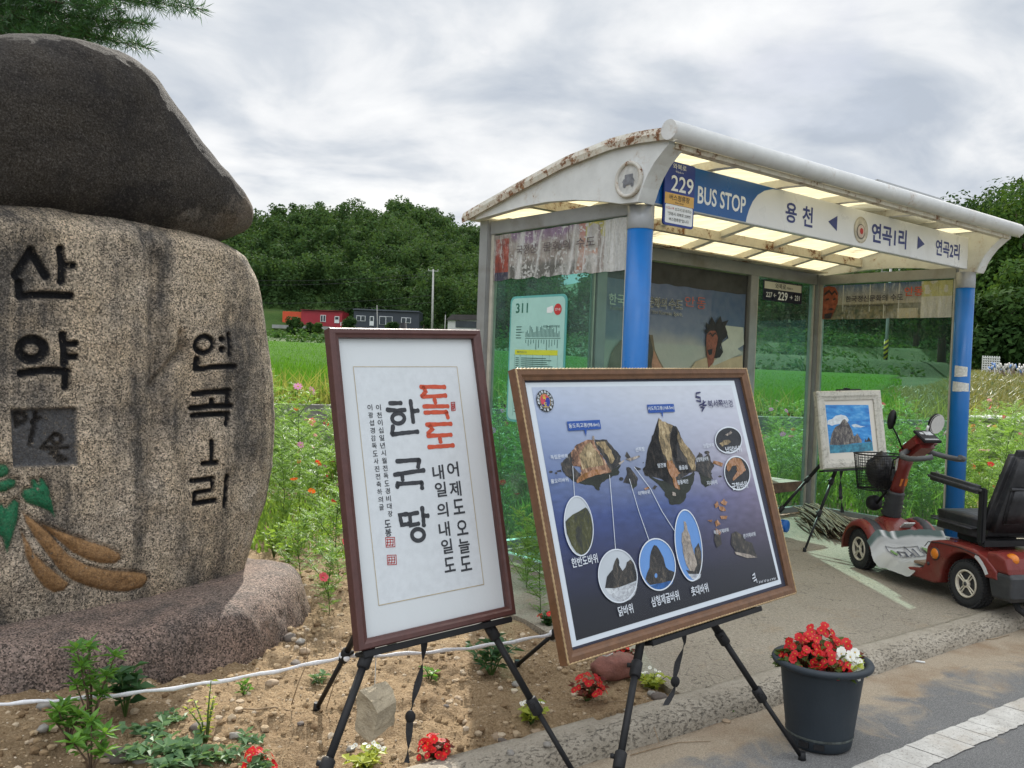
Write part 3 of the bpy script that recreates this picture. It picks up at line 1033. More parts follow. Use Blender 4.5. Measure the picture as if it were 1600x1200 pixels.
for ptsx, w_ in ST:
 r = w_ * kpx * .55
 bb = np.array(ptsx)
 m = np.where((Pf[:, 0] > bb[:, 0].min() - .05) & (Pf[:, 0] < bb[:, 0].max() + .05) & (Pf[:, 1] > bb[:, 1].min() - .05) & (Pf[:, 1] < bb[:, 1].max() + .05))[0]
 d = seg_dist(Pf[m], ptsx)
 cf[m] = np.maximum(cf[m], .020 * (1 - sstep(r * .55, r * 1.25, d)))
 k = 1 - sstep(r * .95, r * 1.3, d)
 sel = k > pf[m, 3]
 pf[m[sel], 3] = k[sel]; pf[m[sel], :3] = (.012, .012, .014)
d = sdf(Pf, PL)
k = 1 - sstep(-.004, .004, d)
cf = np.maximum(cf, .022 * (1 - sstep(-.008, .004, d)))
sel = k > .01
pf[sel] = np.stack([np.full(sel.sum(), .085), np.full(sel.sum(), .088), np.full(sel.sum(), .096), k[sel] * .92], 1)
edge_ = np.exp(-((d - .005) / .004) ** 2)
for ptsx, w_ in ST2:
 r = w_ * kpx * .55
 dd_ = seg_dist(Pf, ptsx)
 cf += .010 * (1 - sstep(r * .6, r * 1.3, dd_))
 k2 = (1 - sstep(r * .8, r * 1.3, dd_))
 m = k2 > .05
 pf[m, :3] = pf[m, :3] * (1 - k2[m, None]) + np.array([.012, .012, .014]) * k2[m, None]
for polys, colr in ((LEAF, (.012, .17, .075)), (YAM, (.36, .20, .085))):
 for pg in polys:
  d = sdf(Pf, pg)
  k = 1 - sstep(-.004, .003, d)
  sel = k > pf[:, 3]
  pf[sel, :3] = colr; pf[sel, 3] = (k[sel] * .93)
  cf += .012 * np.exp(-(d / .007) ** 2)                      # carved outline
  lump[fi] += .006 * sstep(0, -.03, d)
carve[fi] = cf; paint[fi] = pf
nn2 = nn + lump - carve
rad = np.tile(fa[:, 0], len(zs))
u2 = u + np.where(front, 0, lump * np.sign(rad)) * (np.abs(rad) > .9)
W3 = np.array(RO)[None] + u2[:, None] * np.array(RU)[None] + nn2[:, None] * np.array(RN)[None]
W3[:, 2] = Zg + .012 * fbm(P3 * 3, 2)
W3[:, 2] += (u + .7) * .02
nz_ = len(zs)
i = np.arange(nr)
q0 = (np.arange(nz_ - 1) * nr)[:, None]
Q = np.stack([q0 + i, q0 + (i + 1) % nr, q0 + nr + (i + 1) % nr, q0 + nr + i], -1).reshape(-1, 4)
cen = W3[-nr:].mean(0); cen[2] += .02
W3 = np.vstack([W3, cen[None]]); paint = np.vstack([paint, np.zeros((1, 4))])
ti = (nz_ - 1) * nr
TQ = np.stack([ti + i, ti + (i + 1) % nr, np.full(nr, len(W3) - 1), np.full(nr, len(W3) - 1)], 1)
Q = Q[:, ::-1]
GB = granite('granite_body', (.45, .37, .27), (.385, .34, .285), .88)
bo = npmesh('body_boulder', W3, Q, GB, stone, smooth=True)
ca = bo.data.attributes.new('paint', 'FLOAT_COLOR', 'POINT')
ca.data.foreach_set('color', paint.astype(np.float32).ravel())
def boulder(name, outline, zc_, thick, nback, mat, parent, seed, lumpk=.05, label=None, nfine=200, flat=3.0, rows=110):
 """boulder whose outline in the face plane is given as (u,z) pairs, rounded towards front and back"""
 o = np.array(outline)
 seg = np.linalg.norm(np.roll(o, -1, 0) - o, axis=1); cum = np.concatenate([[0], np.cumsum(seg)])
 tt = np.linspace(0, cum[-1], nfine, endpoint=False)
 oc = np.vstack([o, o[:1]])
 O = np.stack([np.interp(tt, cum, oc[:, 0]), np.interp(tt, cum, oc[:, 1])], 1)
 for k in range(3):
  O = .5 * O + .25 * (np.roll(O, 1, 0) + np.roll(O, -1, 0))
 c = O.mean(0)
 ph = np.linspace(-pi / 2, pi / 2, rows)
 V = []
 for a in ph:
  s = abs(cos(a)) ** (2 / flat); d = np.sign(sin(a)) * abs(sin(a)) ** (2 / flat)
  V.append(np.stack([c[0] + (O[:, 0] - c[0]) * s, np.full(nfine, nback + d * thick), c[1] + (O[:, 1] - c[1]) * s], 1))
 V = np.concatenate(V)
 lp = lumpk * fbm(V * 1.6 + seed, 3) + lumpk * .5 * (.25 - np.abs(fbm(V * 3.6 + seed, 3))) + .012 * fbm(V * 22 + seed, 2)
 dirv = V - np.array([c[0], nback, c[1]]); dirv /= np.linalg.norm(dirv, axis=1)[:, None] + 1e-9
 V = V + dirv * lp[:, None]
 Wd = np.array(RO)[None] + V[:, :1] * np.array(RU)[None] + V[:, 1:2] * np.array(RN)[None]
 Wd[:, 2] = V[:, 2]
 i = np.arange(nfine); q0 = (np.arange(rows - 1) * nfine)[:, None]
 Q = np.stack([q0 + i, q0 + (i + 1) % nfine, q0 + nfine + (i + 1) % nfine, q0 + nfine + i], -1).reshape(-1, 4)
 ob = npmesh(name, Wd, Q, mat, parent, smooth=True)
 if label: ob['label'] = label
 return ob
_ct = [(-40, 64), (0, 60), (30, 54), (60, 55), (130, 66), (180, 82), (225, 112), (260, 160), (290, 206), (330, 262), (365, 298), (386, 332), (382, 360)]
_cb = [(360, 379), (300, 373), (200, 360), (100, 352), (0, 345)]
cap = [(-1.95, 2.36), (-1.6, 2.55)] + [rock_px(x, y, -.27) for x, y in _ct] + [rock_px(x, y, -.06) for x, y in _cb] + [(-1.7, 1.83), (-1.98, 2.0)]
def cap_mat():
 b = NB('granite_cap')
 v = b.coord()
 grain = b.noise(120, 3, .75, v)
 pale = b.mix(1.0, b.ramp(b.noise(4, 5, .6, v), [(.3, (.17, .125, .085)), (.7, (.27, .235, .20))]), b.ramp(grain, [(.3, (.25, .25, .25)), (.7, (1.7, 1.7, 1.7))]), 'MULTIPLY')
 dark = b.mix(b.ramp(b.noise(2.6, 6, .7, v, .4), [(.36, 0.0), (.60, .9)]), b.ramp(b.noise(60, 5, .8, v), [(.3, (.014, .012, .012)), (.55, (.040, .035, .033)), (.74, (.20, .18, .16))]), b.ramp(grain, [(.32, (.024, .019, .015)), (.52, (.085, .070, .055)), (.72, (.19, .175, .155))]))
 sepn = b.n('ShaderNodeSeparateXYZ', {0: b.coord()})
 along = b.math('ADD', b.math('MULTIPLY', sepn.outputs['X'], .6), b.math('MULTIPLY', sepn.outputs['Y'], .8))
 low = b.ramp(sepn.outputs['Z'], [(.0, 0.0), (1.0, 1.0)])
 zf = b.math('ADD', b.math('MULTIPLY', b.math('SUBTRACT', sepn.outputs['Z'], 1.83), 2.2), b.math('MULTIPLY', b.noise(3.4, 8, .72, v), 1.7))
 zf = b.math('SUBTRACT', zf, b.math('MULTIPLY', b.math('MAXIMUM', b.math('SUBTRACT', along, .22), 0.0), 1.25))
 c = b.mix(b.ramp(zf, [(.74, 0.0), (1.05, 1.0)]), pale, dark)
 hh = b.math('ADD', b.noise(95, 5, .8, v), b.math('MULTIPLY', b.noise(11, 8, .72, v), 2.4))
 return b.done(b.bsdf(c, .85, b.bump(hh, 1.0, .026), 0, .2))
boulder('cap_boulder', cap, 2.2, .37, -.36, cap_mat(), stone, 31, .09, 'dark lichen covered boulder on top')
GBase = granite('granite_base', (.265, .195, .16), (.20, .165, .145), .55, 1)
bpx = [(-160, 1150), (0, 1095), (120, 1080), (240, 1062), (340, 1046), (400, 1030), (436, 1004), (456, 962), (462, 925), (452, 885), (430, 860)]
bp = [gp(x, y, 0.02) for x, y in bpx[:6]] + [gp(436, 1004, .0), gp(457, 960, .10), Vector((-1.0, 4.60, 0)), Vector((-1.12, 4.95, 0)), Vector((-1.5, 5.25, 0)), Vector((-2.1, 5.1, 0)), Vector((-2.9, 4.3, 0)), Vector((-3.0, 3.2, 0)), Vector((-2.7, 2.75, 0))]
bo_ = np.array([(p.x, p.y) for p in bp])
seg = np.linalg.norm(np.roll(bo_, -1, 0) - bo_, axis=1); cum = np.concatenate([[0], np.cumsum(seg)])
tt = np.linspace(0, cum[-1], 420, endpoint=False); oc = np.vstack([bo_, bo_[:1]])
O = np.stack([np.interp(tt, cum, oc[:, 0]), np.interp(tt, cum, oc[:, 1])], 1)
for k in range(14): O = .5 * O + .25 * (np.roll(O, 1, 0) + np.roll(O, -1, 0))
cc = O.mean(0)
V = []
prof = [(1.0, -.12), (1.012, -.04), (1.012, .03), (1.0, .08), (.985, .125), (.965, .158), (.94, .182), (.905, .198), (.86, .207), (.80, .212), (.7, .215), (.5, .22), (.2, .22)]
pr2 = []
for (s0, z0), (s1, z1) in zip(prof[:-1], prof[1:]):
 for t in (0, .34, .67): pr2.append((s0 + (s1 - s0) * t, z0 + (z1 - z0) * t))
for s_, z_ in pr2:
 V.append(np.stack([cc[0] + (O[:, 0] - cc[0]) * s_, cc[1] + (O[:, 1] - cc[1]) * s_, np.full(len(O), z_ * (1.0))], 1))
V = np.concatenate(V)
dirv = V - np.array([cc[0], cc[1], .0]); dirv[:, 2] = .25; dirv /= np.linalg.norm(dirv, axis=1)[:, None]
V = V + dirv * (.06 * fbm(V * 2.2 + 9, 3) + .03 * fbm(V * 8, 3) + .008 * fbm(V * 30, 2))[:, None]
V[:, 2] *= 1 + .25 * sstep(-1.7, -1.05, V[:, 0])
m_ = len(O); i = np.arange(m_); q0 = (np.arange(len(pr2) - 1) * m_)[:, None]
Q = np.stack([q0 + i, q0 + (i + 1) % m_, q0 + m_ + (i + 1) % m_, q0 + m_ + i], -1).reshape(-1, 4)
npmesh('base_stone', V, Q, GBase, stone, smooth=True, )['label'] = 'pinkish granite base stone'
# ================================================================== bus shelter
def rusty(name, c, amt=.35, rough=.45, scale=5.0):
 """painted steel with rust patches"""
 if name in _mc: return _mc[name]
 b = NB(name)
 v = b.coord()
 base = b.mix(b.ramp(b.noise(9, 5, .6, v), [(.35, 0.0), (.7, .5)]), c, tuple(x * .72 for x in c))
 rz = b.math('ADD', b.math('MULTIPLY', b.noise(scale, 8, .72, v, .5), .75), b.math('MULTIPLY', b.noise(scale * 9, 5, .7, v), .3))
 rustc = b.ramp(b.noise(40, 5, .7, v), [(.3, (.055, .022, .010)), (.55, (.17, .065, .022)), (.75, (.33, .16, .06))])
 m = b.ramp(rz, [(.70 - .32 * amt, 0.0), (.74 - .32 * amt, .95)])
 halo = b.ramp(rz, [(.62 - .32 * amt, 0.0), (.72 - .32 * amt, .45)])
 col = b.mix(halo, base, (.34, .22, .12))
 col = b.mix(m, col, rustc)
 rr = b.mix(m, (rough,) * 3, (.9,) * 3)
 nr = b.bump(b.math('ADD', b.noise(160, 3, .6, v), b.math('MULTIPLY', m, .9)), .25, .004)
 _mc[name] = b.done(b.bsdf(col, rr, nr, 0, .4))
 return _mc[name]
WHITE = rusty('white_paint', (.62, .63, .62), .16)
TRIM = rusty('rusty_trim', (.56, .54, .47), .46, .6, 7.0)
TUBEM = rusty('tube_paint', (.58, .58, .565), .10, .5, 4.0)
RBEAM = rusty('rusty_beam', (.64, .59, .48), .36, .7, 5.0)
RIB = rusty('rib_paint', (.68, .66, .60), .15, .55)
GREY = pm('grey_steel', (.27, .275, .275), .12, 6, .42, .06, 120, dirt=.25, dirtc=(.16, .14, .115), metal=.25)
BLUE = pm('blue_paint', (.004, .115, .36), .14, 3, .36, .06, 60, .002, dirt=.12, dirtc=(.03, .10, .28))
SILVER = pm('silver_edge', (.42, .40, .34), .15, 12, .5, .05, 100)
def glass_mat(name, tint, dirt=.07, gl=.9):
 b = NB(name)
 v = b.coord()
 fr = b.n('ShaderNodeLayerWeight', {'Blend': .12}).outputs['Fresnel']
 tr = b.n('ShaderNodeBsdfTransparent', {'Color': tint}).outputs[0]
 gs = b.n('ShaderNodeBsdfGlossy', {'Color': (.9, .97, .96), 'Roughness': .03}).outputs[0]
 df = b.n('ShaderNodeBsdfDiffuse', {'Color': (.55, .60, .58)}).outputs[0]
 m1 = b.n('ShaderNodeMixShader', {0: b.math('MULTIPLY', fr, gl)})
 b.t.links.new(tr, m1.inputs[1]); b.t.links.new(gs, m1.inputs[2])
 sv = b.coord((7, 7, .8))
 streak = b.ramp(b.math('ADD', b.math('MULTIPLY', b.noise(3, 6, .65, sv), .6), b.math('MULTIPLY', b.noise(1.1, 4, .6, v), .4)), [(.4, dirt * .4), (.72, dirt * 2.6)])
 m2 = b.n('ShaderNodeMixShader', {0: streak})
 b.t.links.new(m1.outputs[0], m2.inputs[1]); b.t.links.new(df, m2.inputs[2])
 return b.done(m2.outputs[0])
GLASS = glass_mat('shelter_glass', (.69, .87, .84), .03)
def poly_mat():
 b = NB('polycarbonate')
 v = b.coord()
 sv = b.coord((2.2, 26, 26), rot=(0, 0, -YAW))
 st_ = b.noise(1.0, 5, .6, sv, .2)
 col = b.ramp(st_, [(.25, (.46, .385, .21)), (.5, (.60, .53, .335)), (.75, (.67, .61, .43))])
 dk = b.ramp(b.math('ADD', b.math('MULTIPLY', st_, .5), b.math('MULTIPLY', b.noise(1.7, 5, .65, v), .62)), [(.63, 0.0), (.70, .85)])
 col = b.mix(dk, col, (.07, .055, .03))
 d = b.n('ShaderNodeBsdfDiffuse', {'Color': col}).outputs[0]
 t = b.n('ShaderNodeBsdfTranslucent', {'Color': b.mix(.0, col, col)}).outputs[0]
 m = b.n('ShaderNodeMixShader', {0: .72})
 b.t.links.new(d, m.inputs[1]); b.t.links.new(t, m.inputs[2])
 return b.done(m.outputs[0])
POLYC = poly_mat()
shel = thing('bus_shelter', sloc(SW / 2, SD / 2, 0), 'roadside bus shelter with blue posts, glass sides and rusty curved white roof', 'bus shelter')
H_ = 2.3
MS = Matrix(((SA.x, SB.x, 0, SP.x), (SA.y, SB.y, 0, SP.y), (0, 0, 1, 0), (0, 0, 0, 1)))     # (a,b,z) -> world
def sbox(mb, lo, hi, bev=0.0):
 mb.box(lo, hi, MS, bev)
for a_ in (0, SW):
 mb = MB()
 mb.tube([sloc(a_, 0, 0), sloc(a_, 0, 2.17)], .075, 28)
 po = mb.build('post', BLUE, shel)
 mb = MB()
 mb.lathe([(.0765, 2.165), (.078, 2.17), (.078, 2.30), (.0, 2.305)], sloc(a_, 0, 0), seg=28)
 mb.build('collar', GREY, po)
 mb = MB()
 mb.lathe([(.13, .0), (.13, .012), (.0, .012)], sloc(a_, 0, 0), seg=24)
 mb.build('foot_plate', GREY, po)
 if a_ > 1:                                        # torn paper labels stuck round the post
  for (pxs, nm) in (([(1488, 571), (1507, 574), (1507, 590), (1487, 588)], 'paper_label'), ([(1486, 596), (1510, 597), (1511, 610), (1500, 606), (1496, 613), (1485, 611)], 'paper_label')):
   mb = MB()
   n_ = 6; vs = []
   for k in range(n_ + 1):
    xx_ = pxs[0][0] + (pxs[1][0] - pxs[0][0]) * k / n_
    de = math.asin(max(-.97, min(.97, (xx_ - 1497.8) / 14.6)))
    for y_ in (pxs[0][1] + .15 * (xx_ - 1490), pxs[-1][1] + .8 * RNG.random()):
     vs.append(sloc(a_ + .0768 * (-.907 * cos(de) + .42 * sin(de)), .0768 * (-.42 * cos(de) - .907 * sin(de)), dp(xx_, y_, 7.8).z))
   mb.add(vs, [(2 * k, 2 * k + 2, 2 * k + 3, 2 * k + 1) for k in range(n_)], True)
   mb.build(nm, pm('old_paper', (.52, .52, .48), .25, 60, .8, .3, 120), po)
for a_ in (0, SW):
 mb = MB(); sbox(mb, (a_ - .05, SD - .05, 0), (a_ + .05, SD + .05, 2.36), .006)
 mb.build('back_post', GREY, shel)
BAN = pm('banner_film', (.55, .55, .53), .16, 9, .5, .55, 14, .012, dirt=.35, dirtc=(.30, .27, .24))
for a_, tilt in ((0, 0), (SW, 1)):
 mb = MB()
 sbox(mb, (a_ - .03, .07, 2.255), (a_ + .03, SD - .05, 2.345), .004); mb.cut()
 sbox(mb, (a_ - .03, .07, .03), (a_ + .03, SD - .05, .075), .003)
 mb.build('side_rail', GREY, shel)
 mb = MB()
 sbox(mb, (a_ - .02, SD - .085, .075), (a_ + .02, SD - .052, 2.255)); mb.cut()
 sbox(mb, (a_ - .016, .078, .075), (a_ + .016, .095, 2.255))
 mb.build('glazing_bead', SILVER, shel)
 mb = MB(); sbox(mb, (a_ - .004, .09, .07), (a_ + .004, SD - .08, 2.26))
 mb.build('glass_panel', GLASS, shel)
mb = MB()
sbox(mb, (.05, SD - .035, 2.255), (SW - .05, SD + .035, 2.36), .004); mb.cut()
sbox(mb, (.05, SD - .03, .02), (SW - .05, SD + .03, .075), .003); mb.cut()
for a_ in (1.10, 3.04):
 sbox(mb, (a_ - .055, SD - .034, .075), (a_ + .055, SD + .034, 2.255), .004); mb.cut()
mb.build('back_rail', GREY, shel)
for a0, a1 in ((.05, 1.045), (3.095, SW - .05)):
 mb = MB(); sbox(mb, (a0, SD - .004, .07), (a1, SD + .004, 2.26))
 mb.build('glass_panel', GLASS, shel)
mb = MB()
for a_ in (.06, 1.03, 3.11, SW - .065):
 mb.cut(); sbox(mb, (a_ - .008, SD - .02, .075), (a_ + .008, SD + .02, 2.255))
mb.build('glazing_bead', SILVER, shel)
def arc(b):                                          # top line of the roof, b back from the posts
 return float(np.interp(b, [-.35, -.3, -.1, .12, .53, .96, 1.48, 1.66], [2.655, 2.675, 2.69, 2.69, 2.642, 2.55, 2.432, 2.385]))
A0, A1 = -.12, SW + .13
nb = 24
bs = np.linspace(-.31, 1.54, nb + 1)
roof = MB(); roof.smooth = True
mbx = roof
vs = []
for k, b_ in enumerate(bs):
 for a_ in np.linspace(A0 + .05, A1 - .05, 3):
  vs.append(sloc(a_, b_, arc(b_) - .028))
fs = [(3 * k + j, 3 * k + j + 1, 3 * k + 4 + j, 3 * k + 3 + j) for k in range(nb) for j in (0, 1)]
roof.add(vs, fs, True)
ro = roof.build('roof_sheet', POLYC, shel)
na = 6
for k in range(1, na):
 a_ = A0 + (A1 - A0) * k / na
 mb = MB()
 vs = []
 for b_ in bs:
  for (da, dz) in ((-.03, -.034), (.03, -.034), (.03, -.085), (-.03, -.085)):
   vs.append(sloc(a_ + da, b_, arc(b_) + dz))
 fs = []
 for j in range(nb):
  for m in range(4):
   fs.append((4 * j + m, 4 * j + (m + 1) % 4, 4 * j + 4 + (m + 1) % 4, 4 * j + 4 + m))
 mb.add(vs, fs, False)
 mb.build('roof_rib', RIB, shel)
mb = MB(); mb.tube([sloc(A0 - .045, -.335, 2.655), sloc(A1 + .05, -.335, 2.655)], .055, 20)
mb.build('front_tube', TUBEM, shel)
mb = MB(); sbox(mb, (A0 + .05, -.31, 2.575), (A1 - .05, -.255, 2.605)); mb.build('gutter_strip', RBEAM, shel)
mb = MB(); mb.tube([sloc(A0 + .01, 1.555, 2.392), sloc(A1 - .01, 1.555, 2.392)], .032, 14); mb.build('rear_tube', TUBEM, shel)
mb = MB(); sbox(mb, (A0 + .05, 1.02, arc(1.05) - .112), (A1 - .05, 1.08, arc(1.05) - .036)); mb.cut()
sbox(mb, (.05, 1.30, 2.362), (SW - .05, 1.56, 2.374))
mb.build('rear_beam', RBEAM, shel)
for a_, sgn in ((A0, -1), (A1, 1)):
 up = [(b_, arc(b_) - .03) for b_ in np.linspace(-.30, 1.56, 20)]
 lowb = [(1.56, 2.362), (1.47, 2.352), (1.2, 2.372), (.95, 2.39), (.70, 2.392), (.45, 2.375), (.25, 2.345), (.12, 2.32), (.05, 2.305), (-.085, 2.30)]
 nose = [(-.10, 2.33), (-.118, 2.38), (-.15, 2.44), (-.195, 2.50), (-.25, 2.55), (-.30, 2.59)]
 prof = up + lowb + nose
 P = [sloc(a_, b_, z) for b_, z in prof]
 mb = MB(); mb.prism(P, SA * (.05 * -sgn))
 ep = mb.build('end_plate', WHITE, shel)
 mb = MB()
 ln = [(-.085, 2.30)] + nose
 vs = []
 for b_, z in ln:
  vs += [sloc(a_ + .004 * sgn, b_ - .004, z), sloc(a_ - .13 * sgn, b_ - .004, z), sloc(a_ - .13 * sgn, b_ + .01, z + .004), sloc(a_ + .004 * sgn, b_ + .01, z + .004)]
 fs = []
 for j in range(len(ln) - 1):
  for m in range(4):
   fs.append((4 * j + m, 4 * j + (m + 1) % 4, 4 * j + 4 + (m + 1) % 4, 4 * j + 4 + m))
 mb.add(vs, fs, False)
 mb.build('nose_flange', WHITE, ep)
 mb = MB(); vs = []
 tb = np.linspace(-.36, 1.58, 28)
 for b_ in tb:
  z = arc(b_)
  for (da, dz) in ((.028, -.066), (.034, -.03), (.02, .004), (-.05, .008), (-.05, -.028)):
   vs.append(sloc(a_ + da * sgn, b_, z + dz))
 fs = []
 for j in range(len(tb) - 1):
  for m in range(5):
   fs.append((5 * j + m, 5 * j + (m + 1) % 5, 5 * j + 5 + (m + 1) % 5, 5 * j + 5 + m))
 mb.add(vs, fs, False)
 mb.add(vs[:5], [list(range(5))], False); mb.add(vs[-5:], [list(range(5))], False)
 mb.build('roof_trim', TRIM, ep)
 if sgn < 0:
  c = onp(984, 281, sloc(a_ - .001, 0), SA)
  mb = MB(); mb.lathe([(.105, 0), (.105, .016), (.098, .022), (.086, .018), (.082, .010)], c, -SA, 36)
  em = mb.build('badge_ring', rusty('badge_ring', (.52, .50, .45), .4, .6, 12), ep)
  mb = MB(); mb.lathe([(.083, .009), (.0, .009)], c, -SA, 30, False)
  mb.build('badge_disc', pm('badge_paper', (.46, .46, .44), .2, 26, .7, .4, 40, dirt=.3, dirtc=(.30, .24, .17)), em)
  mb = MB()                                       # faded front of a bus on the badge
  cx = c - SA * .0115
  def bp_(x, z): return cx + SB * -x + Vector((0, 0, z))
  for rect in ((-.042, -.03, .042, -.012), (-.03, .006, .034, .03)):
   mb.poly([bp_(rect[0], rect[1]), bp_(rect[2], rect[1]), bp_(rect[2], rect[3]), bp_(rect[0], rect[3])])
  mb.poly([bp_(-.05, -.012), bp_(.05, -.012), bp_(.038, .006), bp_(-.038, .006)])
  for xx_ in (-.03, .03): mb.poly([bp_(xx_ + .012 * cos(t), -.034 + .010 * sin(t)) for t in [2 * pi * k / 10 for k in range(10)]])
  mb.build('badge_print', pm('badge_ink', (.16, .165, .18), .3, 40, .7, 0), em)
def fpt(a, z, off): return sloc(a, -.028 - off, z)
FW = pm('sign_white', (.66, .67, .68), .05, 3, .35, .03, 60, dirt=.08, dirtc=(.45, .44, .42))
FB = pm('sign_blue', (.005, .085, .29), .08, 3, .32, .02, 60)
INK = pm('sign_ink', (.022, .035, .16), .1, 20, .45, 0)
WINK = pm('white_ink', (.70, .72, .73), .05, 20, .45, 0)
mb = MB(); sbox(mb, (.05, -.028, 2.325), (SW - .04, .028, 2.595), .004)
fa_ = mb.build('fascia_sign', FW, shel)
mb = MB()
cv = [(1.32, 2.590), (1.22, 2.583), (1.13, 2.558), (1.06, 2.52), (1.01, 2.47), (.975, 2.41), (.955, 2.36), (.948, 2.33)]
mb.poly([fpt(.055, 2.33, .0012), fpt(.055, 2.590, .0012)] + [fpt(a, z, .0012) for a, z in cv])
mb.build('blue_field', FB, fa_)
mb = MB(); text(mb, 'BUS STOP', fpt(.70, 2.435, .0024), SA, (0, 0, 1), h=.108, w=.475, bold=.018)
mb.build('lettering', WINK, fa_)
mb = MB()
text(mb, '용', fpt(1.44, 2.455, .0015), SA, (0, 0, 1), h=.135, w=.13, bold=.022)
text(mb, '천', fpt(1.635, 2.455, .0015), SA, (0, 0, 1), h=.14, w=.125, bold=.022)
text(mb, '연곡1리', fpt(2.735, 2.452, .0015), SA, (0, 0, 1), h=.15, w=.52, bold=.030)
text(mb, '연곡2리', fpt(3.68, 2.452, .0015), SA, (0, 0, 1), h=.135, w=.42, bold=.026)
mb.poly([fpt(1.89, 2.455, .0015), fpt(2.005, 2.51, .0015), fpt(2.005, 2.40, .0015)])
mb.poly([fpt(3.285, 2.452, .0015), fpt(3.17, 2.40, .0015), fpt(3.17, 2.506, .0015)])
mb.build('lettering', INK, fa_)
def disc(mb, a, z, r, off, n=26): mb.poly([fpt(a + r * cos(2 * pi * k / n), z + r * 1.0 * sin(2 * pi * k / n), off) for k in range(n)])
mb = MB(); disc(mb, 2.325, 2.448, .098, .0015); em = mb.build('emblem', pm('emblem_ground', (.40, .36, .28), .3, 30, .6, 0), fa_)
mb = MB(); disc(mb, 2.325, 2.448, .086, .0022); mb.build('emblem_field', pm('emblem_pale', (.50, .46, .38), .3, 18, .6, 0), em)
mb = MB(); disc(mb, 2.322, 2.435, .057, .003); mb.build('emblem_plate', pm('emblem_plate', (.13, .12, .10), .4, 40, .6, 0), em)
mb = MB(); disc(mb, 2.325, 2.438, .047, .0036); mb.build('emblem_plate', pm('emblem_pink', (.52, .42, .36), .2, 40, .6, 0), em)
mb = MB(); disc(mb, 2.33, 2.44, .024, .0044, 9); mb.build('emblem_red', pm('emblem_red', (.40, .035, .03), .3, 60, .6, 0), em)
mb = MB(); c = sloc(1.12, .55, arc(.55) - .10)
mb.lathe([(.0, -.075), (.05, -.07), (.095, -.05), (.115, -.02), (.12, .0), (.12, .06)], c, seg=26)
mb.build('ceiling_lamp', pm('lamp_housing', (.22, .20, .17), .2, 10, .5, .05, 60), shel)
mb = MB()
M = MS @ Matrix.Translation((3.08, .32, arc(.32) + .12)) @ Matrix.Rotation(radians(-11), 4, 'X')
mb.box((-.52, -.34, -.015), (.52, .34, .015), M, .004)
for sx in (-.4, .4): mb.box((sx - .02, -.3, -.13), (sx + .02, -.26, -.013), M); mb.box((sx - .02, .26, -.10), (sx + .02, .3, -.013), M)
t = thing('solar_panel', sloc(3.08, .32, arc(.32)), 'thin grey solar panel lying on top of the bus shelter roof', 'solar panel')
mb.build('panel', pm('panel_grey', (.30, .31, .32), .1, 8, .35, .03, 60), t)
mb = MB(); mb.box((-.49, -.31, .0152), (.49, .31, .018), M); mb.build('cells', pm('cells', (.03, .04, .07), .2, 8, .15, 0), t)
def plate(a0, a1, z0, z1, off, r=.018):
 pts = []
 for (cx, cz, s) in ((a1 - r, z0 + r, -pi / 2), (a1 - r, z1 - r, 0), (a0 + r, z1 - r, pi / 2), (a0 + r, z0 + r, pi)):
  for k in range(5):
   an = s + pi / 2 * k / 4
   pts.append(sloc(cx + r * cos(an), off, cz + r * sin(an)))
 return pts
NAVY = pm('plate_navy', (.012, .035, .22), .08, 5, .35, .02, 60)
pl = thing('road_number_sign', sloc(.295, -.06, 2.215), 'blue road number plate reading 229 hanging beside the BUS STOP lettering', 'sign')
mb = MB(); mb.prism(plate(.138, .408, 2.212, 2.590, -.050), SB * .012); mb.build('plate', NAVY, pl)
mb = MB(); mb.poly(plate(.150, .396, 2.225, 2.335, -.0515, .010)); mb.build('white_field', WINK, pl)
mb = MB(); mb.poly([sloc(a, -.0516, z) for a, z in ((.143, 2.337), (.403, 2.337), (.403, 2.402), (.143, 2.402))]); mb.build('yellow_field', pm('plate_yellow', (.60, .36, .10), .08, 9, .5, 0), pl)
mb = MB(); yy_ = -.053
text(mb, '229', sloc(.292, yy_, 2.462), SA, (0, 0, 1), h=.095, w=.20, bold=.012)
text(mb, '와북로', sloc(.262, yy_, 2.563), SA, (0, 0, 1), h=.032, w=.12, bold=.004)
text(mb, 'Wabuk-ro', sloc(.262, yy_, 2.533), SA, (0, 0, 1), h=.012, w=.07)
mb.build('lettering', WINK, pl)
mb = MB()
text(mb, '버스정류장', sloc(.273, yy_, 2.378), SA, (0, 0, 1), h=.034, w=.18, bold=.006)
text(mb, 'Bus Stop', sloc(.273, yy_, 2.349), SA, (0, 0, 1), h=.013, w=.075)
text(mb, '신고시 내 위치는', sloc(.310, yy_, 2.312), SA, (0, 0, 1), h=.019, w=.15, bold=.003)
text(mb, '"안동시 와북로 229번', sloc(.274, yy_, 2.281), SA, (0, 0, 1), h=.020, w=.205, bold=.003)
text(mb, '버스정류장"입니다', sloc(.274, yy_, 2.249), SA, (0, 0, 1), h=.020, w=.175, bold=.003)
mb.build('lettering', pm('black_ink', (.02, .02, .022), .1, 20, .5, 0), pl)
mb = MB(); text(mb, '112,119', sloc(.192, yy_, 2.312), SA, (0, 0, 1), h=.016, w=.065, bold=.004)
mb.build('lettering', pm('red_ink', (.45, .03, .03), .1, 20, .5, 0), pl)
BINK = _mc['black_ink']; RINK = _mc['red_ink']
pl = thing('road_name_sign', sloc(3.505, SD - .02, 2.04), 'black and white road plate with arrows and 229 on the rear glass', 'sign')
def bpt(a, z, o): return sloc(a, SD - .012 - o, z)
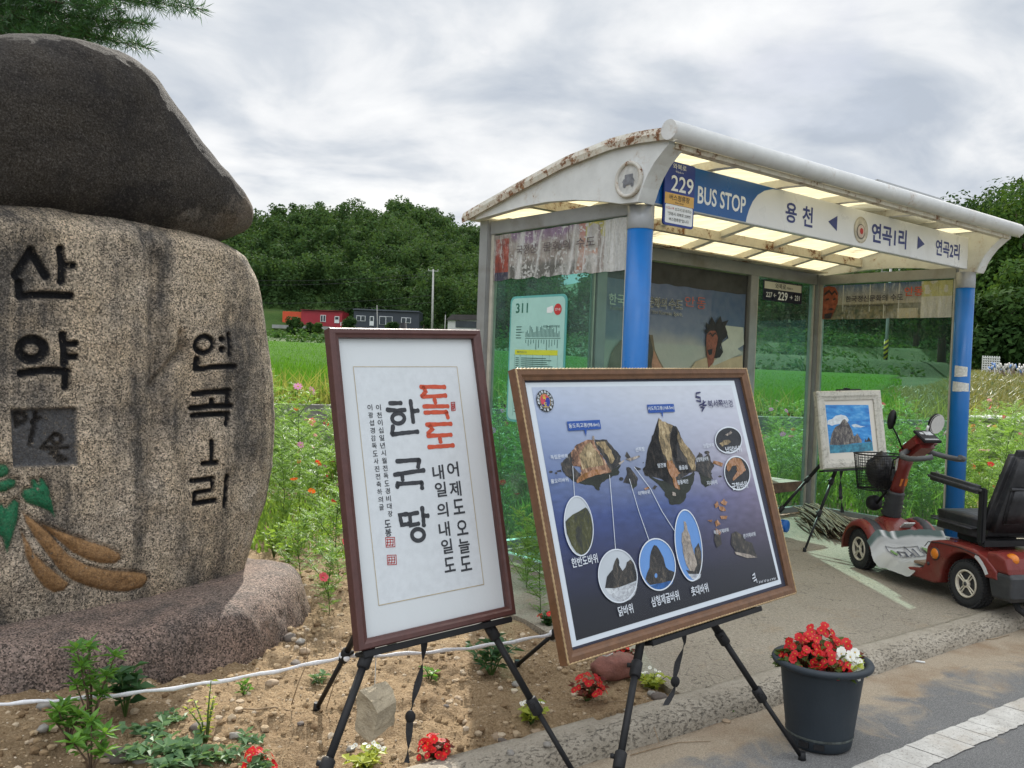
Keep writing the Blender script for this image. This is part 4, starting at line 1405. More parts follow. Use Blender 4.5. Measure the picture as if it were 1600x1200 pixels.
mb = MB(); mb.prism([bpt(3.195, 2.045, 0), bpt(3.815, 2.045, 0), bpt(3.815, 2.235, 0), bpt(3.195, 2.235, 0)], -SB * .006); mb.build('plate', pm('plate_black', (.010, .013, .028), .1, 5, .35, .02, 60), pl)
mb = MB(); mb.poly([bpt(3.21, 2.155, .0072), bpt(3.80, 2.155, .0072), bpt(3.80, 2.222, .0072), bpt(3.21, 2.222, .0072)]); mb.build('white_field', pm('plate_cream', (.55, .53, .45), .06, 9, .5, 0), pl)
mb = MB(); text(mb, '와북로', bpt(3.46, 2.19, .0085), SA, (0, 0, 1), h=.052, w=.17, bold=.012); text(mb, 'Wabuk-ro', bpt(3.61, 2.184, .0085), SA, (0, 0, 1), h=.022, w=.10, bold=.006)
mb.build('lettering', BINK, pl)
mb = MB(); text(mb, '229', bpt(3.50, 2.10, .0085), SA, (0, 0, 1), h=.080, w=.155, bold=.02); text(mb, '227', bpt(3.285, 2.10, .0085), SA, (0, 0, 1), h=.048, w=.095, bold=.01); text(mb, '231', bpt(3.735, 2.10, .0085), SA, (0, 0, 1), h=.048, w=.08, bold=.01)
text(mb, '←', bpt(3.375, 2.10, .0085), SA, (0, 0, 1), h=.036, w=.045, bold=.02); text(mb, '→', bpt(3.635, 2.10, .0085), SA, (0, 0, 1), h=.036, w=.045, bold=.02)
mb.build('lettering', WINK, pl)
def film_mat(name, stops, seed):
 b = NB(name)
 v = b.coord((1, 1, 1))
 a = b.n('ShaderNodeAttribute', attribute_name='print')
 crk = b.ramp(b.noise(17, 5, .75, b.coord((1.6, 1.6, .5)), .8), [(.55, 0.0), (.60, 1.0)])
 fl = b.ramp(b.noise(5, 6, .7, b.coord()), [(.50, 0.0), (.62, .8)])
 k = b.math('MULTIPLY', b.math('MAXIMUM', crk, fl), seed)
 mm = b.ramp(b.noise(70, 3, .7, v), [(.3, (.7, .7, .7)), (.7, (1.2, 1.2, 1.2))])
 c = b.mix(.6, a.outputs['Color'], b.mix(1.0, a.outputs['Color'], mm, 'MULTIPLY'))
 c = b.mix(k, c, (.54, .54, .52))
 nr = b.bump(b.noise(8, 5, .7, b.coord((2.2, 2.2, .35)), .4), 1.0, .05)
 return b.done(b.bsdf(c, .4, nr, 0, .5))
def film(name, a_, off, b0, b1, z0, z1, fn, mat, root, rag=.01, nu=90, nv=34):
 """flat printed film on a plane of constant a; fn(s,t)->colour, s from left to right as seen, t from the top"""
 vs = []; cols = []
 for j in range(nv + 1):
  for i in range(nu + 1):
   s = i / nu; t = j / nv
   z = z1 + (z0 - z1) * t
   if j == nv: z += rag * (vn1(s * 23) - .5) * 2
   if j == 0: z -= rag * .7 * vn1(s * 17 + 40)
   wob = .006 * (vn1(s * 13 + 9) - .5) + .004 * (vn1(t * 9 + s * 31) - .5)
   vs.append(tuple(sloc(a_ + off + wob, b0 + (b1 - b0) * s, z)))
   cols.append(tuple(fn(s, t)) + (1,))
 q = []
 for j in range(nv):
  for i in range(nu):
   k = j * (nu + 1) + i
   q.append((k, k + 1, k + nu + 2, k + nu + 1))
 o = npmesh(name, vs, q, mat, root, smooth=True)
 ca = o.data.attributes.new('print', 'FLOAT_COLOR', 'POINT')
 ca.data.foreach_set('color', np.array(cols, np.float32).ravel())
 return o
def vn1(x): return float(vnoise(np.array([[x, .5, .5]]))[0])
def vn2(x, y): return float(vnoise(np.array([[x, y, .5]]))[0])
def lerp3(a, b, t): return tuple(x + (y - x) * t for x, y in zip(a, b))
def ban_left(s, t):
 if s > .86: return (.55, .55, .53)
 n = vn2(s * 14, t * 5); n2 = vn2(s * 34 + 7, t * 12); n3 = vn2(s * 80, t * 30)
 c = lerp3((.20, .165, .145), (.40, .36, .33), n2)
 if .16 < s < .78:
  c = lerp3(c, (.22, .13, .25), .75 * max(0, min(1, (.30 + .45 * (n - .5) - t) * 6)))
  c = lerp3(c, (.07, .075, .065), .8 * max(0, min(1, (t - .60 - .25 * (n2 - .5)) * 6)))
 if .03 < s < .15 and .10 < t: c = lerp3((.40, .065, .03), (.10, .03, .03), n2) if t < .84 else (.04, .04, .07)
 if .66 < s < .82: c = lerp3(c, (.50, .22, .13) if n > .5 else (.5, .49, .46), .6)
 if s > .73 and t < .35 and n > .45: c = (.42, .38, .09)
 w = abs(vn1(s * 11 + .35 * t + .3 * n) - .5)
 if .15 < s < .86 and w < .05: c = lerp3((.62, .62, .61), c, w / .05)
 if .16 < s and n3 + .5 * n > .98: c = (.56, .56, .55)
 return c
bl = thing('weathered_banner', sloc(0, .75, 1.93), 'peeling faded banner with a red carved mask at the top of the left glass side', 'banner')
film('film', -.006, -.010, SD - .06, .095, 1.935, 2.252, ban_left, film_mat('film_left', None, .75), bl, .014, 200, 70)
mb = MB()
for bd, chs, w in ((1.0, '국정신', .20), (.70, '문화의', .26), (.43, '수도', .17)):
 text(mb, chs, sloc(-.0295, bd, 2.125), -SB, (0, 0, 1), h=.062, w=w, bold=.01)
mb.build('lettering', pm('faded_ink', (.12, .10, .10), .5, 30, .7, 0), bl)
def ban_right(s, t):
 n = vn2(s * 22 + 50, t * 7); n2 = vn2(s * 60 + 9, t * 18)
 if s > .78:
  return lerp3((.52, .50, .42), (.42, .40, .16), 1.0 if t < .42 and n > .35 else 0)
 sky = lerp3((.035, .10, .24), (.38, .34, .26), min(1, t * 1.7 + .2 * n))
 c = sky
 if t > .58: c = lerp3((.03, .055, .035), (.36, .29, .16), n2 * .9 if t > .72 else .35)
 if .60 < s < .76 and t > .72: c = (.48, .42, .28)
 if abs((s * 9.0) % 1 - .5) < .022 and s < .8 and n > .4: c = (.58, .57, .53)
 return c
br = thing('weathered_banner', sloc(SW, .75, 1.91), 'colourful printed banner with a brown mask above the right glass side of the shelter', 'banner')
film('film', SW, -.014, SD - .09, .10, 1.915, 2.245, ban_right, film_mat('film_right', None, .35), br, .004, 160, 60)
RA = SW - .020
def rb(s, t, o=0.0): return sloc(RA - o, (SD - .09) + (.10 - SD + .09) * s, 2.245 + (1.915 - 2.245) * t)
mb = MB(); mb.poly([rb(s, t) for s, t in ((.0, .06), (.045, .01), (.10, .06), (.125, .22), (.128, .5), (.10, .78), (.075, .98), (.0, .98))])
mk = mb.build('mask_print', pm('mask_red', (.27, .065, .03), .5, 22, .6, .3, 30), br)
mb = MB()
for pts in ([(.01, .22), (.05, .12), (.075, .22), (.10, .14), (.122, .26), (.12, .31), (.10, .21), (.075, .30), (.05, .20), (.012, .30)], [(.025, .40), (.052, .37), (.055, .42), (.025, .44)], [(.085, .40), (.108, .37), (.11, .42), (.087, .44)], [(.045, .70), (.075, .66), (.10, .70), (.075, .74)], [(.02, .84), (.09, .80), (.075, .97), (.02, .97)]):
 mb.poly([rb(s, t, .002) for s, t in pts])
mb.build('mask_lines', pm('mask_dark', (.035, .02, .02), .3, 30, .6, 0), mk)
mb = MB()
text(mb, '한국정신문화의', rb(.36, .42, .003), -SB, (0, 0, 1), h=.060, w=.42, bold=.012)
text(mb, '수도', rb(.60, .42, .003), -SB, (0, 0, 1), h=.062, w=.12, bold=.012)
text(mb, 'Capital of the Korean Spirit', rb(.38, .63, .003), -SB, (0, 0, 1), h=.022, w=.50, bold=.01)
mb.build('lettering', pm('banner_ink', (.05, .045, .06), .3, 30, .6, 0), br)
mb = MB(); text(mb, '안동', rb(.725, .27, .003), -SB, (0, 0, 1), h=.085, w=.17, bold=.012)
mb.build('lettering', pm('banner_red', (.48, .09, .05), .3, 30, .6, 0), br)
PA0, PA1, PZ0, PZ1 = 1.155, 2.985, .42, 2.16
po = thing('tourism_poster', sloc(2.07, SD, PZ0), 'large torn poster with clouds and praying hands on the rear wall of the shelter', 'poster')
mb = MB()
sbox(mb, (PA0, SD + .004, PZ0), (PA1, SD + .012, 2.25)); mb.build('backing', pm('poster_backing', (.035, .036, .036), .3, 6, .6, .1, 40), po)
def post_c(s, t):
 n = vn2(s * 7, t * 6); n2 = vn2(s * 20 + 3, t * 17); n3 = vn2(s * 50, t * 45)
 sky = lerp3((.055, .085, .17), (.16, .21, .26), t * 2)
 cloud = lerp3((.30, .32, .27), (.38, .39, .31), n2)
 k = min(1, max(0, (t - .17 - .10 * n - .05 * n2) * 9))
 c = lerp3(sky, cloud, k)
 if t > .30: c = lerp3(c, lerp3((.20, .30, .29), (.36, .38, .30), n), .6)
 if t > .52: c = lerp3(c, (.40, .37, .27), min(.8, (t - .52) * 4))
 if s > .735 and t < .32: c = lerp3(c, (.03, .075, .16), .6)
 return lerp3(c, (.5, .5, .48), .12 * n3)
def film_b(name, a0, a1, z0, z1, b_, fn, mat, root, nu=80, nv=80, rag=.012):
 vs = []; cols = []
 for j in range(nv + 1):
  for i in range(nu + 1):
   s = i / nu; t = j / nv
   z = z1 + (z0 - z1) * t
   if j == 0: z -= rag * 2 * vn1(s * 15 + 3)
   vs.append(tuple(sloc(a0 + (a1 - a0) * s, b_ - .004 * vn2(s * 6, t * 7), z))); cols.append(tuple(fn(s, t)) + (1,))
 q = [(j * (nu + 1) + i, j * (nu + 1) + i + 1, (j + 1) * (nu + 1) + i + 1, (j + 1) * (nu + 1) + i) for j in range(nv) for i in range(nu)]
 o = npmesh(name, vs, q, mat, root, smooth=True)
 ca = o.data.attributes.new('print', 'FLOAT_COLOR', 'POINT'); ca.data.foreach_set('color', np.array(cols, np.float32).ravel())
 return o
def print_mat(name, rough=.35, bump=.15):
 b = NB(name)
 a = b.n('ShaderNodeAttribute', attribute_name='print')
 v = b.coord()
 return b.done(b.bsdf(a.outputs['Color'], rough, b.bump(b.noise(5, 5, .6, v), bump, .02), 0, .45))
film_b('sheet', PA0 + .02, PA1 - .03, PZ0 + .02, 2.085, SD, post_c, print_mat('poster_print', .3, .5), po)
def pp(x, y, o=.012): return onp(x, y, sloc(0, SD - o), SB)
ZP = lambda pts: zc(940, 400, 6.0, pts)
mb = MB(); mb.poly([pp(*q) for q in ZP([(60, 1050), (95, 900), (130, 850), (180, 790), (250, 760), (330, 720), (425, 700), (440, 740), (480, 740), (500, 880), (540, 970), (585, 1050), (600, 1300), (60, 1300)])])
mb.build('hands_print', pm('hands_skin', (.15, .13, .085), .35, 9, .6, .2, 30), po)
mb = MB(); mb.poly([pp(x, y, .0135) for x, y in ZP([(425, 705), (450, 740), (478, 860), (490, 1000), (500, 1300), (420, 1300)])])
mb.build('hands_shade', pm('hands_dark', (.055, .06, .05), .35, 9, .6, .2, 30), po)
mb = MB(); mb.poly([pp(x, y, .0135) for x, y in ZP([(490, 880), (535, 985), (575, 1060), (560, 1300), (480, 1300), (470, 1010)])])
mb.build('sleeve_print', pm('sleeve', (.34, .20, .13), .35, 9, .6, .2, 30), po)
mb = MB(); mb.poly([pp(x, y, .014) for x, y in ZP([(1155, 650), (1330, 670), (1335, 830), (1275, 870), (1320, 910), (1210, 960), (1050, 1030), (1040, 1000), (1140, 900), (1120, 820), (1190, 770)])])
mb.build('torn_paper', pm('torn_paper', (.40, .44, .38), .15, 5, .6, .5, 6, .03), po)
mb = MB(); mb.poly([pp(x, y, .013) for x, y in ZP([(840, 1050), (880, 990), (985, 950), (1080, 950), (1050, 1030), (1210, 960), (1320, 930), (1330, 1300), (800, 1300)])])
mb.build('coat_print', pm('coat_cream', (.40, .34, .22), .15, 8, .6, .3, 20), po)
mb = MB(); mb.poly([pp(x, y, .016) for x, y in ZP([(985, 740), (1010, 700), (1060, 690), (1090, 730), (1090, 800), (1070, 880), (1050, 1000), (1000, 1050), (985, 900), (980, 800)])])
mk = mb.build('masked_dancer_print', pm('dancer_red', (.20, .075, .05), .4, 40, .6, 0), po)
mb = MB(); mb.poly([pp(x, y, .017) for x, y in ZP([(985, 730), (965, 690), (990, 690), (978, 620), (1012, 650), (1030, 565), (1070, 635), (1115, 560), (1130, 620), (1190, 600), (1160, 660), (1180, 720), (1170, 760), (1135, 790), (1110, 860), (1140, 900), (1110, 950), (1050, 960), (1080, 880), (1092, 760), (1070, 700), (1020, 700)])])
mb.poly([pp(x, y, .018) for x, y in ZP([(990, 880), (1040, 870), (1035, 920), (1010, 930)])]); mb.poly([pp(x, y, .018) for x, y in ZP([(1000, 740), (1020, 715), (1040, 740), (1065, 715), (1085, 745), (1065, 730), (1042, 760), (1020, 732)])])
mb.build('headdress_print', pm('headdress', (.018, .018, .02), .3, 30, .6, 0), mk)
mb = MB()
text(mb, '한국', pp(964, 468, .02), SA, (0, 0, 1), h=.09, w=.18, bold=.01)
text(mb, '정신', pp(994, 470, .02), SA, (0, 0, 1), h=.085, w=.2, bold=.01)
text(mb, '문화의', pp(1027, 473, .02), SA, (0, 0, 1), h=.092, w=.235, bold=.03)
text(mb, '수도', pp(1056, 476, .02), SA, (0, 0, 1), h=.092, w=.18, bold=.03)
text(mb, 'Andong, the capital of the Korean Spirit.', pp(1012, 487, .02), SA, (0, 0, 1), h=.04, w=.88, bold=.02)
mb.build('lettering', pm('poster_pale_ink', (.52, .54, .48), .1, 30, .6, 0), po)
mb = MB()
text(mb, '문화의', pp(1027, 473, .021), SA, (0, 0, 1), h=.088, w=.228, bold=.0)
text(mb, '수도', pp(1056, 476, .021), SA, (0, 0, 1), h=.088, w=.174, bold=.0)
text(mb, 'Andong, the capital of the Korean Spirit.', pp(1012, 487, .021), SA, (0, 0, 1), h=.036, w=.87, bold=.0)
mb.build('lettering', BINK, po)
mb = MB(); text(mb, '안', pp(1078, 471, .02), SA, (0, 0, 1), h=.085, w=.13, bold=-.006); text(mb, '동', pp(1096, 474, .02), SA, (0, 0, 1), h=.10, w=.12, bold=-.006)
mb.build('lettering', pm('poster_orange', (.42, .10, .06), .2, 30, .6, 0), po)
tt = thing('timetable_board', sloc(0, .87, .9), 'mint green bus timetable board headed 311 on the left glass side', 'timetable')
def tp(s, t, o=0.0): return sloc(-.014 - o, 1.155 + (.585 - 1.155) * s, 1.815 + (.97 - 1.815) * t)
def rr(s0, s1, t0, t1, r, o):
 pts = []
 k_ = .57 / .845
 for (cx, cy, st_) in ((s1 - r, t1 - r * k_, 0), (s0 + r, t1 - r * k_, pi / 2), (s0 + r, t0 + r * k_, pi), (s1 - r, t0 + r * k_, 3 * pi / 2)):
  for k in range(6):
   an = st_ + pi / 2 * k / 5
   pts.append(tp(cx + r * cos(an), cy + r * k_ * sin(an), o))
 return pts
mb = MB(); mb.prism(rr(0, 1, 0, 1, .08, 0), -SA * .006); mb.build('board', pm('mint_edge', (.10, .36, .34), .1, 9, .4, 0), tt)
mb = MB(); mb.poly(rr(.025, .975, .017, .983, .07, .0075)); mb.build('sheet', pm('mint_sheet', (.33, .56, .51), .06, 9, .4, 0), tt)
mb = MB()
for t0, t1 in ((.425, .465), (.60, .63)): mb.poly([tp(.12, t0, .0085), tp(.88, t0, .0085), tp(.88, t1, .0085), tp(.12, t1, .0085)])
mb.poly([tp(.75, .66, .0085), tp(.87, .66, .0085), tp(.87, .80, .0085), tp(.75, .80, .0085)])
mb.build('yellow_field', pm('tt_yellow', (.52, .56, .04), .06, 9, .5, 0), tt)
mb = MB(); text(mb, '311', tp(.22, .095, .009), -SB, (0, 0, 1), h=.065, w=.125, bold=.014)
mb.build('lettering', pm('tt_green', (.02, .13, .09), .1, 9, .5, 0), tt)
mb = MB()
text(mb, '용천↔안동터미널', tp(.755, .243, .009), -SB, (0, 0, 1), h=.016, w=.16, bold=.006)
text(mb, '용천(311)', tp(.25, .445, .0095), -SB, (0, 0, 1), h=.018, w=.10, bold=.004)
rgt = random.Random(4)
for k in range(26):                                   # stop names written upright along the route line
 s = .31 + .6 * k / 26; l1 = rgt.uniform(.03, .10); l2 = rgt.uniform(.02, .09)
 mb.poly([tp(s, .33 - l1, .009), tp(s + .009, .33 - l1, .009), tp(s + .009, .325, .009), tp(s, .325, .009)])
 if k % 2 == 0: mb.poly([tp(s, .345, .009), tp(s + .009, .345, .009), tp(s + .009, .345 + l2, .009), tp(s, .345 + l2, .009)])
mb.poly([tp(.30, .333, .009), tp(.92, .333, .009), tp(.92, .337, .009), tp(.30, .337, .009)])
for k in range(5): mb.poly([tp(.13, .24 + .022 * k, .009), tp(.13 + rgt.uniform(.06, .16), .24 + .022 * k, .009), tp(.22, .247 + .022 * k, .009), tp(.13, .247 + .022 * k, .009)])
for k in range(7):
 t0 = .487 + .0155 * k
 for s0, s1 in ((.14, .20), (.24, .24 + rgt.uniform(.4, .62))): mb.poly([tp(s0, t0, .009), tp(s1, t0, .009), tp(s1, t0 + .006, .009), tp(s0, t0 + .006, .009)])
for k in range(12):
 t0 = .65 + .024 * k
 for s0 in (.14, .25, .36, .52): mb.poly([tp(s0, t0, .009), tp(s0 + .06, t0, .009), tp(s0 + .06, t0 + .007, .009), tp(s0, t0 + .007, .009)])
for s in (.12, .22, .33, .45, .62, .74, .88): mb.poly([tp(s, .46, .0088), tp(s + .003, .46, .0088), tp(s + .003, .95, .0088), tp(s, .95, .0088)])
mb.build('printed_lines', pm('tt_ink', (.05, .12, .11), .1, 9, .6, 0), tt)
mb = MB(); mb.poly([tp(.855 + .065 * cos(t), .115 + .065 * .675 * sin(t), .009) for t in [2 * pi * k / 20 for k in range(20)]]); mb.build('red_disc', RINK, tt)
mb = MB(); mb.poly([tp(s, t, .009) for s, t in ((.67, .10), (.77, .085), (.78, .125), (.76, .14), (.67, .14))]); text(mb, '안내', tp(.855, .115, .010), -SB, (0, 0, 1), h=.018, w=.05, bold=.006)
mb.build('bus_mark', WINK, tt)
bn = thing('wooden_bench', sloc(2.0, 1.0, 0), 'brown wooden bench inside the bus shelter along the rear wall', 'bench')
WOOD = pm('bench_wood', (.085, .045, .03), .25, 18, .55, .25, 40, c2=(.15, .085, .055))
WT = pm('bench_wood_top', (.27, .225, .175), .3, 14, .6, .25, 40)
for k in range(3):
 mb = MB(); b0 = .80 + .155 * k
 sbox(mb, (1.0, b0, .375), (2.96, b0 + .148, .45), .004)
 mb.build('seat_plank', [WT], bn)
mb = MB(); sbox(mb, (.998, .780, .370), (2.962, .798, .452), .003); mb.build('front_edge', WOOD, bn)
BLK = pm('black_steel', (.012, .012, .013), .2, 10, .55, .05, 90, spec=.25)
for a_ in (1.3, 2.72):
 mb = MB()
 mb.tube([sloc(a_, .86, .37), sloc(a_, 1.38, .05)], .018, 8)
 mb.tube([sloc(a_, .84, .365), sloc(a_, 1.41, .365)], .015, 8)
 mb.build('bracket', BLK, bn)
# ================================================================== framed boards on tripod easels
def easel(name, label, apex, feet, mast_top, tray, root_loc, strap=None, col=BLK):
 """black tripod easel: three telescopic legs from a hub, a mast, a tray bar and a hanging strap"""
 t = thing(name, root_loc, label, 'easel', 'black tripod easels')
 up = Vector((0, 0, 1))
 for f in feet:
  d = (f - apex)
  mb = MB()
  k1, k2 = .44, .70
  mb.tube([apex, apex + d * k1], .0145, 12)
  mb.tube([apex + d * (k1 - .02), apex + d * k2], .0115, 12)
  mb.tube([apex + d * (k2 - .02), f + up * .008], .009, 10)
  lg = mb.build('leg', col, t)
  mb = MB()
  mb.cut()
  for k in (k1, k2):
   c = apex + d * k; dn = d.normalized()
   mb.tube([c - dn * .03, c - dn * .026, c + dn * .022, c + dn * .026], [.015, .019, .019, .014], 12)
   sd = dn.cross(up).normalized()
   mb.tube([c - dn * .012 + sd * .015, c - dn * .012 + sd * .030], .008, 8); mb.cut()
  mb.build('leg_clamp', BLK2, lg)
  mb = MB(); mb.tube([f + up * .03 - d.normalized() * .0, f + up * .012, f], [.012, .014, .015], 10); mb.build('rubber_foot', BLK2, lg)
 mb = MB()
 mb.tube([apex - up * .05, apex + up * .05], .03, 14)
 mb.tube([apex, mast_top], .011, 10)
 mb.build('mast', col, t)
 if tray:
  mb = MB()
  a, b, n = tray
  u = (b - a).normalized(); dn = u.cross(n).normalized()
  M = Matrix((( u.x, n.x, dn.x, a.x), (u.y, n.y, dn.y, a.y), (u.z, n.z, dn.z, a.z), (0, 0, 0, 1)))
  Lb = (b - a).length
  mb.box((0, -.03, -.007), (Lb, .022, .007), M, .003)
  mb.box((0, .018, -.009), (Lb, .026, .009), M, .002)
  mb.build('tray', col, t)
 if strap:
  mb = MB()
  pts, w = strap
  n = len(pts)
  P = [Vector(p) for p in pts]
  tv = Vector((1, 0, 0))
  vs = []
  for i, p in enumerate(P):
   an = i * .55
   s = Vector((cos(an), .5 * sin(an), 0)) * (w * .5)
   vs += [p - s, p + s]
  mb.add(vs, [(2 * i, 2 * i + 2, 2 * i + 3, 2 * i + 1) for i in range(n - 1)], True)
  so = mb.build('strap', pm('webbing', (.016, .016, .017), .2, 80, .8, .2, 300), t, recalc=False)
  mb = MB(); k = int(n * .62); mb.ell(P[k], (.016, .008, .020)); mb.build('buckle', BLK2, so)
 return t
BLK2 = pm('black_plastic', (.014, .014, .015), .2, 20, .6, .1, 120, spec=.25)
UPV = Vector((0, 0, 1))
CAL = Plane([(509, 515), (744, 518), (800, 960), (556, 1018)], 2.86)
MAROON = pm('maroon_frame', (.075, .030, .026), .16, 30, .42, .15, 160)
PAPER = pm('mat_paper', (.575, .59, .60), .03, 4, .8, .08, 120)
HANJI = pm('hanji_paper', (.565, .583, .602), .05, 40, .85, .12, 200)
cal = thing('calligraphy_frame', CAL.at(CAL.w / 2, CAL.h), 'maroon framed Korean calligraphy on white paper standing on a tripod easel', 'framed calligraphy')
mb = MB(); CAL.frame(mb, .030, -.012, .026, .004); CAL.box(mb, .004, CAL.w - .004, .004, CAL.h - .004, -.015, -.0125)
mb.build('frame', MAROON, cal)
mb = MB(); CAL.box(mb, .029, CAL.w - .029, .029, CAL.h - .029, -.010, .004); mb.build('mat_board', PAPER, cal)
hp = [(552, 573), (714, 573), (756, 913), (592, 946)]
mb = MB(); CAL.patch(mb, hp, .0046); hj = mb.build('hanji_sheet', HANJI, cal, recalc=False)
mb = MB()
for k in range(4):
 a, b = hp[k], hp[(k + 1) % 4]; CAL.stroke(mb, [a, b], 1.0, .0052)
mb.build('gold_line', pm('gold_line', (.42, .34, .22), .2, 50, .5, 0), hj, recalc=False)
ZK = lambda pts: zc(570, 580, 3.747, pts)
def brush(mb, strokes, w, off):
 for s in strokes:
  closed = False
  if s[0] == 'o':
   closed = True; s = circ(*s[1:])
  P = ZK(s)
  if closed:
   CAL.stroke(mb, P, w, off, True)
  else:
   Q = []
   for a, b in zip(P[:-1], P[1:]):
    for k in range(4): Q.append((a[0] + (b[0] - a[0]) * k / 4 + RNG.uniform(-.18, .18), a[1] + (b[1] - a[1]) * k / 4 + RNG.uniform(-.18, .18)))
   Q.append(P[-1])
   PP = [CAL.px(x, y, off) for x, y in Q]
   k_ = (CAL.px(Q[0][0] + 1, Q[0][1], off) - PP[0]).length
   rr_ = [w * k_ * .5 * (RNG.uniform(.88, 1.08) * (1.12 if i in (0, 1, len(Q) - 1) else 1)) for i in range(len(Q))]
   ribbon(mb, PP, rr_, CAL.n)
red_s = [[(328, 92), (400, 91), (468, 92)], [(342, 95), (358, 118), (334, 146)], [(338, 149), (410, 146), (474, 142)], [(408, 166), (414, 184)],
         [(346, 206), (420, 205), (488, 205)], [(352, 243), (420, 240), (478, 238)], [(478, 240), (487, 272)],
         [(362, 313), (430, 310), (505, 308)], [(376, 314), (396, 338), (370, 364)], [(370, 378), (440, 376), (506, 372)], [(440, 396), (444, 414)], [(376, 444), (450, 440), (518, 434)]]
mb = MB(); brush(mb, red_s, 5.6, .0056); mb.build('red_brushwork', pm('vermilion', (.50, .075, .035), .12, 60, .7, 0), hj, recalc=False)
blk_s = [[(146, 188), (212, 186)], [(132, 226), (190, 230), (236, 226)], ['o', 196, 276, 36, 30], [(268, 172), (276, 235), (284, 298)], [(286, 234), (312, 230)], [(166, 322), (160, 366)], [(162, 370), (240, 360), (310, 354)],
         [(188, 528), (260, 522), (318, 518)], [(318, 520), (312, 562)], [(174, 606), (260, 592), (346, 580)], [(218, 606), (222, 636)], [(190, 680), (190, 660), (262, 656), (334, 650)], [(334, 652), (336, 684)],
         [(248, 836), (204, 842), (218, 900), (256, 894)], [(310, 828), (262, 838), (270, 902), (316, 892)], [(336, 800), (342, 850), (346, 902)], [(344, 846), (370, 846)], ['o', 312, 958, 36, 34]]
mb = MB(); brush(mb, blk_s, 5.8, .0056); mb.build('black_brushwork', pm('sumi_ink', (.035, .037, .043), .2, 60, .7, 0), hj, recalc=False)
mb = MB()
cu, cv_ = CAL.u, -CAL.v
def ctext(mb, ch, x, y, hpx, bold=.012, tilt=0.0, ws=.92):
 p = CAL.px(570 + x / 3.747, 580 + y / 3.747, .0056)
 q = CAL.px(570 + x / 3.747, 580 + (y + hpx) / 3.747, .0056)
 h = (p - q).length
 text(mb, ch, p, cu, cv_, h=h, w=h * ws, bold=bold)
for ch, x, y in zip('어제도오늘도', (516, 530, 550, 570, 582, 592), (575, 688, 792, 915, 1022, 1125)): ctext(mb, ch, x, y, 88, .02)
for ch, x, y in zip('내일의내일도', (430, 445, 456, 466, 481, 497), (592, 692, 812, 925, 1025, 1132)): ctext(mb, ch, x, y, 86, .02)
c1 = '이천이십일년시월전독도경비대장'
for k, ch in enumerate(c1): ctext(mb, ch, 80 + 69 * k / 14, 212 + 622 * k / 14, 34, .012)
ctext(mb, '도', 134, 893, 46, .02); ctext(mb, '봉', 138, 945, 46, .02)
c2 = '이광섭경감독도사진전축하의글'
for k, ch in enumerate(c2): ctext(mb, ch, 30 + 68 * k / 13, 212 + 584 * k / 13, 34, .012)
mb.build('small_lettering', _mc['sumi_ink'], hj, recalc=False)
mb = MB()
for (x0, y0, x1, y1) in ((122, 974, 174, 1030), (131, 1078, 183, 1134), (505, 183, 527, 232)):
 r = [(x0, y0), (x1, y0 - 2), (x1 + 3, y1 - 3), (x0 + 3, y1)]
 for k in range(4): CAL.stroke(mb, ZK([r[k], r[(k + 1) % 4]]), 1.0, .0056)
 for k in range(3):
  xx_ = x0 + (x1 - x0) * (k + .6) / 3.2
  CAL.stroke(mb, ZK([(xx_, y0 + 8), (xx_ + 3, (y0 + y1) / 2), (xx_ - 2, y1 - 8)]), 1.1, .0056)
  yy2 = y0 + (y1 - y0) * (k + .7) / 3.4
  CAL.stroke(mb, ZK([(x0 + 6, yy2), (x1 - 6, yy2 - 2)]), 1.0, .0056)
mb.build('seal_print', pm('seal_red', (.38, .035, .03), .2, 60, .7, 0), hj, recalc=False)
def pane_mat():
 b = NB('picture_glass')
 fr = b.math('MULTIPLY', b.n('ShaderNodeLayerWeight', {'Blend': .08}).outputs['Fresnel'], .6)
 tr = b.n('ShaderNodeBsdfTransparent', {'Color': (.97, .98, .98)}).outputs[0]
 gs = b.n('ShaderNodeBsdfGlossy', {'Roughness': .02}).outputs[0]
 m = b.n('ShaderNodeMixShader', {0: b.math('MULTIPLY', fr, .9)})
 b.t.links.new(tr, m.inputs[1]); b.t.links.new(gs, m.inputs[2])
 return b.done(m.outputs[0])
PANE = pane_mat()
mb = MB(); mb.add([CAL.at(a, b, .0135) for a, b in ((.029, .029), (CAL.w - .029, .029), (CAL.w - .029, CAL.h - .029), (.029, CAL.h - .029))], [(0, 1, 2, 3)]); mb.build('glass', PANE, cal)
ap = CAL.px(658, 792, -.075)
lf = gp(575 - .36 * 260, 1280, -.02)
f_l = onp(575 - .36 * 262, 1020 + 262, CAL.o + CAL.n * .02, CAL.n)
fl = ap + (CAL.px(548, 1095, .0) - ap).normalized() * 1.0
def to_ground(a, through, z):
 d = through - a
 return a + d * ((z - a.z) / d.z)
tl = CAL.px(574, 1022, -.02); tr_ = CAL.px(770, 988, -.02)
fL = to_ground(ap, tl + (CAL.px(546, 1100, .03) - tl) * .6, -.02)
fR = to_ground(ap, tr_ + (CAL.px(816, 1070, .03) - tr_) * .6, 0.0)
fB = on_soil(495, 1110)
fR.z = max(fR.z, -.02)
e1 = easel('tripod_easel', 'black tripod easel holding up the maroon framed calligraphy', ap, [fL, fR, fB], CAL.px(630, 505, -.05),
           (CAL.at(.01, CAL.h + .012, .0), CAL.at(CAL.w - .02, CAL.h + .012, .0), CAL.n), Vector((ap.x, ap.y, 0)),
           ([CAL.px(663 - k * 1.9 + 3 * sin(k * .5), 1000 + 12 * k, -.06) for k in range(17)], .022))
BRD = Plane([(798, 578), (1160, 577), (1238, 928), (880, 1041)], 3.24)
